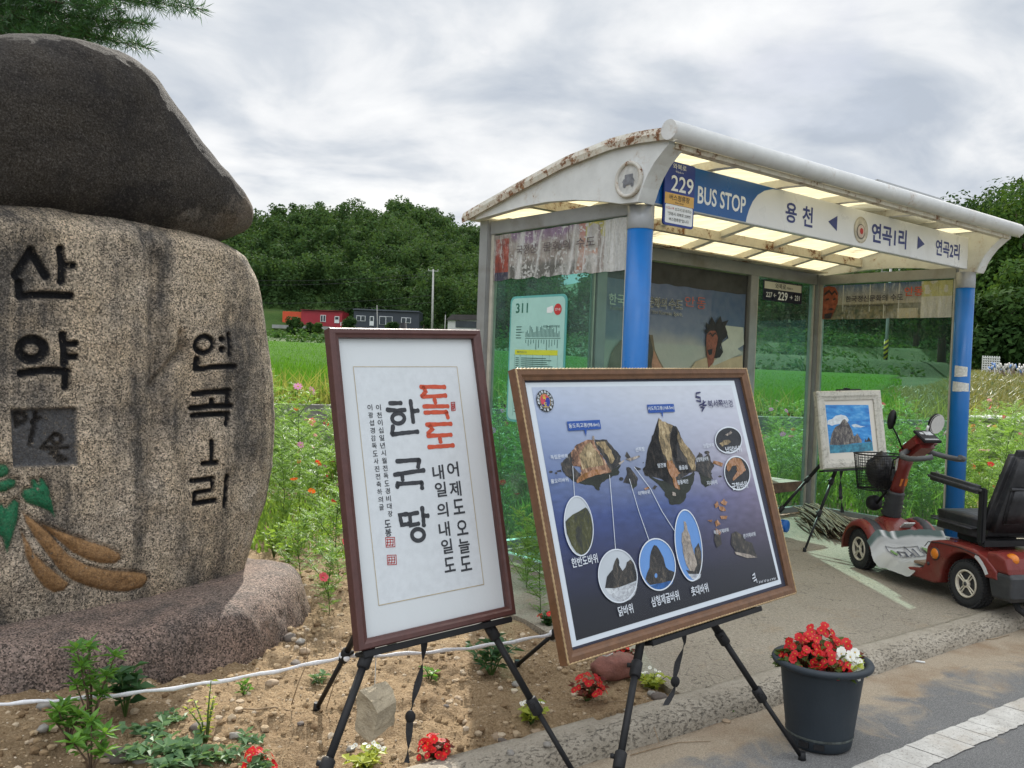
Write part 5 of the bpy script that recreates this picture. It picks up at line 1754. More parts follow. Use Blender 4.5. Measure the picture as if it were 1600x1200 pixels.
brd = thing('photo_board', BRD.at(BRD.w / 2, BRD.h), 'large brown framed photograph of two sea islets with Korean captions on an easel', 'framed photograph')
WOODF = pm('brown_frame', (.125, .058, .026), .22, 26, .42, .2, 90)
mb = MB(); BRD.frame(mb, .038, -.014, .022, .005); BRD.box(mb, .004, BRD.w - .004, .004, BRD.h - .004, -.017, -.0145)
fr_ = mb.build('frame', WOODF, brd)
mb = MB()                                             # twisted gilt bead along the outer edge
for (a, b) in ((BRD.at(.003, .003, .021), BRD.at(BRD.w - .003, .003, .021)), (BRD.at(BRD.w - .003, .003, .021), BRD.at(BRD.w - .003, BRD.h - .003, .021)), (BRD.at(BRD.w - .003, BRD.h - .003, .021), BRD.at(.003, BRD.h - .003, .021)), (BRD.at(.003, BRD.h - .003, .021), BRD.at(.003, .003, .021))):
 n_ = int((b - a).length / .008)
 pts = [a.lerp(b, k / n_) for k in range(n_ + 1)]
 mb.tube(pts, [.0042 if k % 2 else .0022 for k in range(n_ + 1)], 6)
mb.build('rope_moulding', pm('gilt', (.36, .25, .13), .3, 40, .4, 0, metal=.3), fr_)
mb = MB(); BRD.box(mb, .037, BRD.w - .037, .037, BRD.h - .037, -.012, .003); mb.build('mat_board', pm('navy_mat', (.030, .032, .055), .1, 10, .5, .05, 100), brd)
wo = [(820.6, 598), (1147, 594.7), (1221, 912), (893, 1012)]
wi = [(829, 605.7), (1141, 602), (1214.5, 906), (899, 1001)]
mb = MB(); BRD.patch(mb, wo, .0038); pr_ = mb.build('print_sheet', pm('print_white', (.60, .64, .69), .03, 5, .5, 0), brd, recalc=False)
ua = [BRD.uv(*p) for p in wi]
rows_ = [(0, (.42, .47, .59), (.52, .54, .60), (.56, .575, .63)), (.18, (.25, .31, .47), (.38, .41, .51), (.47, .47, .55)), (.38, (.095, .14, .29), (.21, .24, .34), (.38, .345, .41)),
         (.55, (.030, .05, .17), (.05, .08, .22), (.17, .145, .23)), (.72, (.022, .028, .075), (.028, .034, .085), (.085, .07, .115)), (.88, (.010, .012, .022), (.012, .014, .028), (.028, .027, .042)), (1, (.007, .008, .014), (.008, .009, .016), (.011, .012, .02))]
def sea(s, t):
 for (t0, *c0), (t1, *c1) in zip(rows_[:-1], rows_[1:]):
  if t <= t1 + 1e-9:
   k = (t - t0) / (t1 - t0)
   L_, M_, R_ = [lerp3(a, b, k) for a, b in zip(c0, c1)]
   c = lerp3(L_, M_, s * 2) if s < .5 else lerp3(M_, R_, s * 2 - 1)
   g = (vn2(s * 46 + t * 14, t * 120) - .5) * (.5 if .35 < t < .8 else .14)
   return tuple(max(.002, x * (1 + g)) for x in c)
nu = 110; nv = 90
vs = []; cols = []
for j in range(nv + 1):
 for i in range(nu + 1):
  s = i / nu; t = j / nv
  a = (ua[0][0] * (1 - s) + ua[1][0] * s) * (1 - t) + (ua[3][0] * (1 - s) + ua[2][0] * s) * t
  b = (ua[0][1] * (1 - s) + ua[1][1] * s) * (1 - t) + (ua[3][1] * (1 - s) + ua[2][1] * s) * t
  vs.append(tuple(BRD.at(a, b, .0045))); cols.append(sea(s, t) + (1,))
q = [(j * (nu + 1) + i, j * (nu + 1) + i + 1, (j + 1) * (nu + 1) + i + 1, (j + 1) * (nu + 1) + i) for j in range(nv) for i in range(nu)]
so = npmesh('sea_print', vs, q, print_mat('sea_print', .4, 0.0), pr_, smooth=True)
ca = so.data.attributes.new('print', 'FLOAT_COLOR', 'POINT'); ca.data.foreach_set('color', np.array(cols, np.float32).ravel())
def rockprint(name, cols, scale=26, ang=0.0, st_=(1, 1, .45)):
 b = NB(name)
 v = b.coord(st_, rot=(0, ang, .3))
 n = b.math('ADD', b.math('MULTIPLY', b.noise(scale, 7, .72, v, .8), .75), b.math('MULTIPLY', b.noise(scale * 4, 3, .7, v), .25))
 big = b.noise(scale * .28, 6, .6, v, 1.2)
 n = b.math('ADD', b.math('MULTIPLY', n, .72), b.math('MULTIPLY', big, .28))
 c = b.ramp(n, [(.37, cols[0]), (.46, cols[1]), (.53, cols[2]), (.62, cols[3])])
 return b.done(b.bsdf(c, .4, None, 0, .4))
RKB = rockprint('islet_brown', [(.012, .009, .009), (.12, .058, .034), (.32, .17, .10), (.62, .43, .29)], 46)
RKT = rockprint('islet_tan', [(.014, .012, .010), (.13, .095, .05), (.33, .24, .125), (.60, .48, .30)], 44)
RKD = rockprint('islet_dark', [(.005, .006, .008), (.016, .016, .019), (.042, .037, .034), (.15, .12, .09)], 42)
RKP = rockprint('rock_pale', [(.05, .045, .042), (.20, .17, .15), (.36, .30, .25), (.5, .45, .40)], 70)
RKR = rockprint('rock_rust', [(.05, .025, .015), (.22, .09, .014), (.36, .18, .10), (.5, .32, .22)], 50)
SHD = pm('islet_reflection', (.016, .020, .014), .4, 18, .5, 0)
ZA = lambda pts: zc(840, 590, 5.717, pts)
ZB = lambda pts: zc(990, 590, 5.713, pts)
ZC = lambda pts: zc(860, 760, 5.454, pts)
def rough(pts, amp, n=3, seed=0):
 r = random.Random(seed); o = []
 for i in range(len(pts)):
  a = pts[i]; b = pts[(i + 1) % len(pts)]
  for k in range(n):
   t = k / n
   o.append((a[0] + (b[0] - a[0]) * t + (r.uniform(-amp, amp) if k else 0), a[1] + (b[1] - a[1]) * t + (r.uniform(-amp, amp) if k else 0)))
 return o
def shapes(name, mat, off, lst):
 mb = MB()
 for pts in lst: mb.cut(); BRD.patch(mb, pts, off)
 return mb.build(name, mat, pr_, recalc=False)
shapes('reflection_print', SHD, .0052, [ZA(rough([(250, 870), (390, 860), (640, 840), (740, 775), (720, 870), (640, 900), (560, 960), (540, 1010), (480, 960), (400, 950), (330, 930)], 10, 4, 1)),
          ZA(rough([(790, 920), (880, 900), (890, 960), (850, 1000), (830, 960)], 6, 3, 2)),
          ZB(rough([(120, 865), (340, 960), (540, 840), (535, 930), (490, 1020), (430, 1120), (320, 1130), (250, 990)], 12, 4, 3)),
          ZB(rough([(580, 850), (700, 850), (690, 960), (640, 980), (600, 930)], 8, 3, 4))])
shapes('islet_shadow_print', RKD, .0056, [ZB(rough([(225, 357), (188, 470), (158, 560), (118, 680), (105, 790), (82, 820), (100, 872), (250, 905), (335, 960), (400, 980), (420, 900), (500, 850), (552, 835), (555, 720), (520, 660), (450, 580), (400, 490), (360, 430), (290, 400), (250, 385)], 4, 3, 50)), ZA(rough([(208, 762), (232, 738), (300, 662), (330, 700), (316, 790), (390, 865), (345, 920), (320, 880), (262, 880), (238, 850), (216, 820)], 5, 3, 5)),
                                          ZA(rough([(508, 552), (620, 555), (665, 610), (700, 650), (745, 705), (735, 775), (640, 845), (610, 740), (550, 660), (512, 600)], 6, 3, 6)),
                                          ZA([(780, 700), (797, 660), (830, 710), (826, 745), (800, 720)]), ZA(rough([(766, 938), (800, 860), (795, 800), (830, 805), (870, 860), (896, 900), (880, 950), (810, 945)], 5, 3, 7)), ZA(circ(748, 905, 20, 17, 10)),
                                          ZA(circ(119, 842, 17, 10, 9)), ZA(circ(165, 853, 12, 9, 8)), ZA(rough([(168, 830), (210, 822), (215, 842), (175, 842)], 3, 2, 8)),
                                          ZB(rough([(225, 357), (216, 470), (240, 600), (262, 690), (300, 800), (350, 900), (335, 960), (250, 905), (180, 882), (100, 872), (82, 820), (105, 790), (118, 680), (158, 560), (188, 470)], 6, 3, 9)),
                                          ZB(rough([(352, 430), (385, 440), (420, 520), (380, 600), (385, 740), (470, 760), (540, 838), (500, 850), (430, 862), (390, 800), (345, 700), (320, 560)], 7, 3, 10)),
                                          ZB(rough([(556, 720), (585, 665), (610, 680), (625, 710), (672, 680), (690, 745), (722, 790), (690, 850), (710, 910), (640, 880), (590, 850), (552, 838)], 6, 3, 11)),
                                          ZB(circ(655, 668, 24, 15, 12)), ZB(circ(772, 882, 16, 8, 9)), ZB(rough([(10, 790), (30, 800), (70, 815), (60, 825), (15, 822)], 3, 2, 12)),
                                          ZB(circ(86, 760, 6, 5, 7)), ZB(rough([(165, 990), (190, 960), (215, 970), (190, 1000)], 4, 2, 13))])
shapes('islet_brown_print', RKB, .0060, [ZA(rough([(302, 664), (350, 597), (430, 560), (500, 552), (520, 610), (560, 680), (612, 760), (660, 845), (560, 866), (450, 895), (352, 945), (345, 920), (390, 866), (385, 800), (318, 790), (305, 720)], 6, 4, 14))])
shapes('islet_tan_print', RKT, .0064, [ZA(rough([(372, 690), (430, 600), (470, 575), (520, 650), (560, 700), (590, 780), (500, 800), (400, 820)], 8, 3, 15)), ZA(rough([(520, 575), (600, 570), (660, 650), (690, 730), (655, 770), (620, 690), (570, 630)], 8, 3, 16)),
                                       ZB(rough([(226, 360), (250, 386), (292, 402), (350, 428), (325, 500), (330, 620), (345, 740), (300, 740), (250, 640), (225, 520)], 6, 3, 17)),
                                       ZB(rough([(388, 470), (402, 492), (452, 582), (520, 662), (552, 716), (552, 830), (515, 820), (480, 720), (420, 640), (392, 560)], 7, 3, 18))])
shapes('islet_rust_print', RKR, .0068, [ZA(rough([(350, 912), (420, 850), (520, 820), (640, 838), (560, 866), (450, 895), (356, 940)], 6, 3, 19)), ZB(rough([(300, 740), (345, 735), (372, 800), (420, 852), (375, 890), (415, 1000), (372, 985), (350, 900), (305, 820)], 7, 3, 20)),
          ZB(rough([(92, 990), (140, 968), (145, 985), (105, 1005)], 4, 2, 21)), ZB(rough([(715, 740), (800, 765), (790, 795), (705, 765)], 4, 2, 22)), ZB(rough([(720, 1130), (745, 1100), (760, 1150), (730, 1165)], 5, 2, 23)), ZB(rough([(775, 1110), (805, 1080), (840, 1110), (825, 1140), (795, 1130)], 6, 2, 24)), ZB(rough([(762, 1140), (800, 1150), (825, 1190), (780, 1190)], 6, 2, 25)),
          [(1117, 815), (1121, 812), (1126, 819), (1119, 823)], [(1105, 813), (1113, 812), (1112, 816)], [(1125, 806), (1137, 806), (1135, 811), (1127, 811)], [(1118, 825), (1127, 831), (1125, 836), (1119, 833)]])
shapes('islet_dark_reef_print', RKD, .0066, [[(1117, 830), (1125, 834), (1128, 850), (1120, 856), (1116, 845)], [(1143, 834), (1150, 830), (1160, 836), (1165, 845), (1175, 848), (1180, 862), (1183, 870), (1168, 868), (1150, 862), (1142, 850)]])
shapes('pale_reef_print', RKP, .0072, [[(1148, 862), (1170, 866), (1184, 871), (1168, 872), (1150, 866)], ZB(rough([(345, 1020), (375, 1030), (380, 1055), (345, 1050)], 5, 2, 26)), ZA(rough([(780, 728), (905, 695), (915, 708), (830, 745)], 4, 2, 27)), ZA(rough([(490, 520), (505, 522), (512, 560), (488, 556)], 2, 2, 28)), ZA([(722, 765), (770, 735), (776, 745), (735, 778)])])
LINE = pm('caption_white', (.62, .65, .70), .04, 30, .5, 0)
mb = MB()
for s in (ZA([(314, 790), (330, 1056)]), ZA([(643, 870), (670, 1195)]) + ZC([(555, 535)]), ZA([(820, 905), (905, 1195)]) + ZC([(840, 456)]), ZB([(8, 800), (150, 990), (255, 1195)]) + ZC([(1062, 385)])):
 mb.cut(); BRD.stroke(mb, s, .8, .0078)
mb.build('pointer_lines', LINE, pr_, recalc=False)
def inset(cx, cy, rx, ry, tilt, fill, name):
 c = [(cx + rx * cos(t) * cos(tilt) - ry * sin(t) * sin(tilt), cy + rx * cos(t) * sin(tilt) + ry * sin(t) * cos(tilt)) for t in [2 * pi * k / 40 for k in range(40)]]
 mb = MB(); BRD.patch(mb, c, .0080); o = mb.build('inset_picture', fill, pr_, recalc=False)
 mb = MB(); BRD.stroke(mb, c, 1.3, .0098, True); mb.build('inset_ring', LINE, o, recalc=False)
 return o, c
def in_shape(o, name, mat, pts, off=.0088):
 mb = MB(); BRD.patch(mb, pts, off); return mb.build(name, mat, o, recalc=False)
PALE = pm('inset_pale_sky', (.47, .50, .54), .05, 8, .5, 0); BLUS = pm('inset_blue_sky', (.12, .26, .56), .06, 6, .5, 0); DK = pm('inset_dark', (.018, .020, .026), .2, 20, .5, 0)
FOAM = rockprint('inset_foam', [(.22, .22, .25), (.34, .35, .38), (.5, .52, .55), (.62, .64, .66)], 60, 0, (1, 1, 1.6))
o, c = inset(*ZC([(242, 337)])[0], 22.3, 46.5, -.09, PALE, 'a')
in_shape(o, 'inset_cliff', rockprint('cliff_print', [(.012, .014, .012), (.030, .032, .026), (.06, .062, .014), (.13, .125, .095)], 40), [p for p in ZC([(128, 300), (150, 275), (190, 240), (240, 215), (300, 178), (318, 195), (340, 240), (358, 320), (366, 400), (362, 480), (335, 545), (290, 582), (262, 585), (220, 560), (180, 500), (140, 400)])])
o, c = inset(*ZC([(575, 763)])[0], 30.2, 41.6, -.10, PALE, 'b')
in_shape(o, 'inset_foam', FOAM, ZC([(466, 868), (540, 868), (640, 840), (735, 818), (738, 860), (720, 920), (680, 965), (625, 985), (570, 975), (510, 930)]), .0084)
in_shape(o, 'inset_rock', RKD, ZC(rough([(466, 866), (482, 770), (530, 710), (548, 640), (568, 604), (585, 630), (585, 670), (615, 720), (640, 690), (652, 645), (680, 622), (712, 660), (735, 740), (738, 800), (640, 840), (545, 868)], 3, 2, 30)))
o, c = inset(*ZC([(912, 665)])[0], 28.0, 40.4, -.12, BLUS, 'c')
in_shape(o, 'inset_sea', pm('inset_sea_blue', (.02, .09, .27), .4, 60, .5, 0), ZC([(850, 850), (960, 815), (1050, 795), (1040, 830), (985, 870), (930, 880), (880, 872)]), .0084)
in_shape(o, 'inset_rock', RKD, ZC(rough([(810, 790), (845, 690), (850, 590), (872, 520), (885, 498), (905, 505), (940, 560), (965, 610), (985, 690), (1010, 712), (1058, 730), (1060, 760), (1048, 800), (960, 820), (850, 840), (825, 815)], 3, 2, 31)))
in_shape(o, 'inset_arch_hole', BLUS, ZC(circ(900, 760, 12, 20, 14)), .0093)
o, c = inset(*ZC([(1178, 502)])[0], 20.5, 55.8, -.12, BLUS, 'd')
in_shape(o, 'inset_foam', FOAM, ZC([(1170, 745), (1285, 745), (1275, 780), (1245, 800), (1210, 790)]), .0084)
in_shape(o, 'inset_dark_rock', RKD, ZC(rough([(1180, 745), (1155, 710), (1215, 720), (1235, 640), (1228, 530), (1262, 480), (1285, 560), (1290, 690), (1285, 745)], 3, 2, 32)), .0086)
in_shape(o, 'inset_rock', RKP, ZC(rough([(1120, 400), (1140, 370), (1135, 295), (1152, 300), (1168, 370), (1190, 420), (1200, 480), (1230, 590), (1250, 670), (1225, 725), (1190, 720), (1160, 670), (1130, 560), (1118, 470)], 4, 2, 33)), .0092)
o, c = inset(*ZB([(848, 557)])[0], 20.6, 20.2, -.1, DK, 'e')
in_shape(o, 'inset_rock', RKT, ZB(rough([(765, 590), (800, 560), (850, 555), (870, 575), (830, 600), (790, 615)], 6, 3, 34)))
in_shape(o, 'inset_pale_rock', RKP, ZB(rough([(815, 512), (870, 472), (880, 490), (840, 520)], 5, 3, 35)))
o, c = inset(*ZB([(925, 852)])[0], 19.6, 26.2, -.16, DK, 'f')
in_shape(o, 'inset_rock', RKR, ZB(rough([(825, 780), (850, 735), (900, 712), (955, 722), (990, 790), (1000, 830), (950, 870), (890, 920), (885, 900), (925, 840), (915, 780), (880, 790), (850, 840), (838, 830)], 6, 3, 36)))
bu, bv = BRD.u, -BRD.v
def cap_t(mb, s, p, hpx, wpx, bold=.02, off=.0102):
 x, y = p
 c = BRD.px(x, y, off)
 h = (BRD.px(x, y + hpx, off) - c).length; w = (BRD.px(x + wpx, y - wpx * .08, off) - c).length
 text(mb, s, c, bu, bv, h=h, w=w, bold=bold)
mb = MB()
cap_t(mb, '한반도바위', ZC([(293, 632)])[0], 15, 40, .014); cap_t(mb, '닭바위', ZC([(642, 1052)])[0], 15.5, 23, .014); cap_t(mb, '삼형제굴바위', ZC([(980, 955)])[0], 16, 43, .014); cap_t(mb, '촛대바위', ZC([(1273, 878)])[0], 14.5, 26.5, .014)
cap_t(mb, '넙덕바위', ZB([(893, 640)])[0], 10, 24, .014); cap_t(mb, '군함바위', ZB([(948, 963)])[0], 11, 24, .014)
for s, p, w in (('독립문바위', ZA([(193, 705)])[0], 26), ('물오리바위', ZA([(197, 918)])[0], 27), ('선착장', ZA([(915, 640)])[0], 14), ('미역바위', ZA([(952, 1028)])[0], 18), ('보찰바위', ZB([(670, 605)])[0], 16), ('삼형제굴바위', ZB([(612, 728)])[0], 19), ('탕건봉', ZB([(253, 782)])[0], 13), ('물골쉼', ZB([(442, 802)])[0], 13), ('몽돌해안', ZB([(440, 930)])[0], 17), ('지네바위', ZB([(700, 937)])[0], 16), ('작은가제바위', (1127, 830), 23), ('큰가제바위', (1171, 836), 19)):
 cap_t(mb, s, p, 6.6, w, .008)
mb.build('captions', LINE, pr_, recalc=False)
mb = MB()
BRD.patch(mb, ZA([(262, 392), (556, 376), (568, 458), (440, 466), (433, 528), (416, 468), (276, 476)]), .0080); mb.cut(); BRD.patch(mb, ZB([(120, 241), (358, 234), (370, 305), (262, 310), (263, 362), (246, 312), (134, 316)]), .0080)
mb.build('blue_callouts', pm('callout_blue', (.015, .07, .30), .06, 20, .5, 0), pr_, recalc=False)
mb = MB(); cap_t(mb, '동도최고봉(98.6m)', ZA([(417, 427)])[0], 8, 46, .008, .0092); cap_t(mb, '서도최고봉(168.5m)', ZB([(246, 273)])[0], 7, 39, .008, .0092)
mb.build('callout_text', LINE, pr_, recalc=False)
mb = MB(); cap_t(mb, '북서쪽', ZB([(733, 232)])[0], 11, 23, .014); cap_t(mb, '전경', ZB([(843, 232)])[0], 11, 14.5, .0)
for s in ([(595, 132), (560, 138), (558, 170), (595, 178), (600, 215), (565, 205)], [(590, 245), (615, 235), (640, 215)], [(622, 205), (628, 240)], [(620, 250), (650, 245)], [(600, 262), (628, 268), (612, 298)]): BRD.stroke(mb, ZB(s), 1.5, .0080)
mb.build('title_lettering', pm('title_ink', (.02, .022, .09), .1, 30, .5, 0), pr_, recalc=False)
mb = MB()
for k in range(11):
 x = 1186 + 2.5 * k; y = 909.5 - .55 * k
 BRD.stroke(mb, [(x, y + RNG.uniform(-1.8, -.5)), (x + RNG.uniform(.3, 1.8), y + RNG.uniform(-.4, .6)), (x + RNG.uniform(-.2, 1.4), y + RNG.uniform(.8, 2))], .55, .0080)
for s in ([(1176, 899), (1179, 896), (1180, 902), (1176, 904)], [(1178, 908), (1182, 905), (1183, 910)]): BRD.stroke(mb, s, 1.0, .0080)
mb.build('signature', LINE, pr_, recalc=False)
ec = ZA([(68, 208)])[0]
def ering(name, rx, ry, mat, off, a0=0, a1=2 * pi):
 mb = MB(); BRD.patch(mb, [(ec[0] + rx * cos(t) + ry * sin(t) * .16, ec[1] + ry * sin(t)) for t in [a0 + (a1 - a0) * k / 28 for k in range(28 if a1 - a0 > 6 else 29)]], off)
 return mb.build(name, mat, pr_, recalc=False)
ering('emblem_disc', 13.2, 17.3, pm('emblem_black', (.022, .024, .022), .1, 20, .5, 0), .0080)
ering('emblem_gold', 8.4, 11.3, pm('emblem_gold', (.50, .36, .14), .1, 20, .5, 0), .0084)
ering('emblem_blue', 7.6, 10.4, pm('emblem_blue', (.02, .035, .26), .1, 20, .5, 0), .0088)
ering('emblem_red', 7.6, 10.4, pm('emblem_red2', (.48, .05, .08), .1, 20, .5, 0), .0092, pi * 1.02, pi * 2.02)
mb = MB(); BRD.patch(mb, [(ec[0] - 3.4 + 3.6 * cos(t), ec[1] + .6 + 5.0 * sin(t)) for t in [2 * pi * k / 16 for k in range(16)]], .0094); mb.build('emblem_swirl', _mc['emblem_red2'], pr_, recalc=False)
mb = MB(); BRD.patch(mb, [(ec[0] + 3.9 + 3.5 * cos(t), ec[1] - .2 + 5.0 * sin(t)) for t in [2 * pi * k / 16 for k in range(16)]], .0095); mb.build('emblem_swirl', _mc['emblem_blue'], pr_, recalc=False)
mb = MB(); cap_t(mb, '독', (ec[0] - 1.5, ec[1] - 5), 7, 5, .03); cap_t(mb, '도', (ec[0] + .5, ec[1] + 6), 6.5, 5, .03); mb.build('emblem_letters', pm('emblem_yellow', (.60, .44, .06), .1, 20, .5, 0), pr_, recalc=False)
mb = MB()
for k, ch in enumerate('독도사랑독도사랑'):
 t = pi * 1.02 + pi * 1.0 * k / 7.4
 cap_t(mb, ch, (ec[0] + 10.7 * cos(t) + 14.2 * sin(t) * .16, ec[1] + 14.2 * sin(t)), 4.4, 3.4, .03)
for k, ch in enumerate('독도사랑독도'):
 t = pi * .92 - pi * .82 * k / 5
 cap_t(mb, ch, (ec[0] + 10.7 * cos(t) + 14.2 * sin(t) * .16, ec[1] + 14.2 * sin(t)), 4.4, 3.4, .03)
mb.build('emblem_writing', LINE, pr_, recalc=False)
mb = MB(); mb.add([BRD.at(a, b, .0125) for a, b in ((.037, .037), (BRD.w - .037, .037), (BRD.w - .037, BRD.h - .037), (.037, BRD.h - .037))], [(0, 1, 2, 3)]); mb.build('glass', PANE, brd)
ap = BRD.px(1029, 844, -.075)
fR = gp(1253, 1187, ROADZ)
tl = BRD.px(998, 1012, -.02)
fL = to_ground(ap, BRD.px(984, 1100, .02), ROADZ)
fB = on_soil(808, 1042)
e2 = easel('tripod_easel', 'black tripod easel under the large photograph board, one foot by the planter', ap, [fL, fR, fB], BRD.px(975, 575, -.06),
           (BRD.at(.30 * BRD.w, BRD.h + .012, .0), BRD.at(.80 * BRD.w, BRD.h + .012, .0), BRD.n), Vector((ap.x, ap.y, 0)),
           ([BRD.px(1068 + x, y, -.06) for x, y in ((0, 985), (1, 995), (2, 1005), (-1, 1015), (-5, 1025), (-9, 1035), (-11, 1045), (-13, 1055), (-13, 1065), (-14, 1075), (-18, 1085), (-24, 1095), (-28, 1102))], .022))
PNT = Plane([(1272, 612), (1372, 610), (1384, 728), (1283, 734)], 7.25)
pt = thing('sea_rock_painting', PNT.at(PNT.w / 2, PNT.h), 'small blue painting of a sea rock in a cream frame standing inside the shelter', 'painting')
def cream():
 b = NB('cream_frame'); v = b.coord()
 c = b.ramp(b.noise(26, 6, .75, v, 1.2), [(.36, (.24, .225, .19)), (.47, (.47, .455, .40)), (.7, (.55, .53, .47))])
 return b.done(b.bsdf(c, .5, b.bump(b.noise(50, 4, .7, v), .4, .004), 0, .4))
mb = MB(); PNT.frame(mb, .075, -.012, .035, .010); PNT.box(mb, .004, PNT.w - .004, .004, PNT.h - .004, -.016, -.0125)
mb.build('frame', cream(), pt)
mb = MB(); PNT.box(mb, .074, PNT.w - .074, .074, PNT.h - .074, -.010, .008); mb.build('mat_board', pm('cream_mat', (.60, .57, .51), .04, 6, .8, .05, 90), pt)
def sky_paint():
 b = NB('painted_sky'); v = b.coord((1, 1, 3.2))
 c = b.ramp(b.noise(9, 5, .6, v), [(.32, (.012, .13, .42)), (.52, (.03, .24, .58)), (.72, (.16, .42, .68))])
 return b.done(b.bsdf(c, .4, None, 0, .4))
mb = MB(); PNT.patch(mb, [(1289.5, 632.7), (1357, 632.7), (1364.5, 704), (1297, 708.5)], .009); cvs = mb.build('canvas', sky_paint(), pt, recalc=False)
ZD = lambda pts: zc(1160, 600, 4.2875, pts)
def psh(name, mat, off, pts):
 mb = MB(); PNT.patch(mb, pts, off); mb.build(name, mat, cvs, recalc=False)
psh('painted_cloud', pm('paint_cloud', (.55, .60, .64), .2, 40, .5, 0), .0094, ZD(rough([(570, 245), (600, 235), (625, 212), (660, 205), (695, 215), (712, 240), (700, 262), (650, 268), (600, 280), (568, 270)], 3, 2, 41)))
psh('painted_cloud', pm('paint_cloud2', (.45, .53, .60), .2, 40, .5, 0), .0094, ZD(rough([(730, 275), (760, 268), (790, 280), (825, 285), (790, 292), (745, 290)], 2, 2, 42)))
psh('painted_sea', pm('paint_sea', (.02, .16, .28), .5, 30, .4, 0, c2=(.05, .28, .40)), .0094, ZD([(583, 410), (700, 405), (790, 396), (870, 388), (877, 447), (588, 465)]))
psh('painted_rock', rockprint('paint_rock', [(.018, .018, .024), (.055, .05, .055), (.16, .145, .13), (.36, .33, .28)], 30, 0, (1, 1, .5)), .0099, ZD(rough([(585, 408), (600, 330), (625, 285), (655, 268), (672, 240), (688, 235), (712, 265), (735, 310), (745, 345), (755, 350), (770, 330), (785, 355), (800, 380), (800, 393), (700, 405)], 2, 2, 43)))
psh('painted_rock', RKD, .0099, ZD([(818, 388), (824, 365), (832, 380), (846, 355), (858, 375), (868, 386)]))
mb = MB(); c = PNT.at(PNT.w * .5, -.004, .0); mb.tube([c - PNT.u * .10, c + PNT.u * .14], .012, 8); mb.box((-.02, -.02, -.03), (.02, .02, .02), Matrix.Translation(c)); mb.build('top_clip', BLK2, pt)
ap = PNT.px(1330, 672, -.10)
fL = gp(1257, 862, 0.0); fR2 = gp(1405, 818, 0.0)
fB = to_ground(ap, ap + Vector((-.36, .42, -.74)), 0)
fBk = to_ground(ap, PNT.px(1245, 768, -.25), 0)
e3 = easel('tripod_easel', 'black tripod easel holding the small sea painting inside the shelter', ap, [fL, to_ground(ap, PNT.px(1376, 762, -.02), 0), fBk], PNT.px(1322, 606, -.03),
           (PNT.at(0.0, PNT.h + .012, 0), PNT.at(PNT.w, PNT.h + .012, 0), PNT.n), Vector((ap.x, ap.y, 0)),
           ([PNT.px(1315 - 2 * sin(k * .35), 735 + 6 * k, -.06) for k in range(12)], .03))
# ================================================================== mobility scooter (built along +x, left side +y, then turned into place)
SCM = rusty('scooter_red', (.17, .022, .018), .02, .34)
SCM = pm('scooter_paint', (.145, .021, .017), .16, 7, .33, .04, 60, .002, dirt=.28, dirtc=(.15, .075, .055))
RUB = pm('tyre_rubber', (.020, .020, .021), .25, 30, .8, .3, 120)
VINYL = pm('black_vinyl', (.020, .020, .022), .25, 16, .48, .35, 28, .010, dirt=.2, dirtc=(.09, .085, .08))
PLAS = pm('dark_plastic', (.030, .031, .033), .2, 16, .55, .15, 140, dirt=.25, dirtc=(.08, .075, .07))
RIMM = pm('cream_rim', (.55, .50, .40), .12, 20, .5, .08, 80, dirt=.2, dirtc=(.22, .18, .13))
AMB = pm('amber_lens', (.55, .16, .012), .1, 40, .2, .2, 60)
sc_h = Vector((-.264, .964, 0)).normalized()
sc_o = Vector((3.0308, 5.4887, 0))
sco = thing('mobility_scooter', Vector((0, 0, 0)), 'red four wheeled mobility scooter with black seat and wire basket parked by the shelter post', 'mobility scooter')
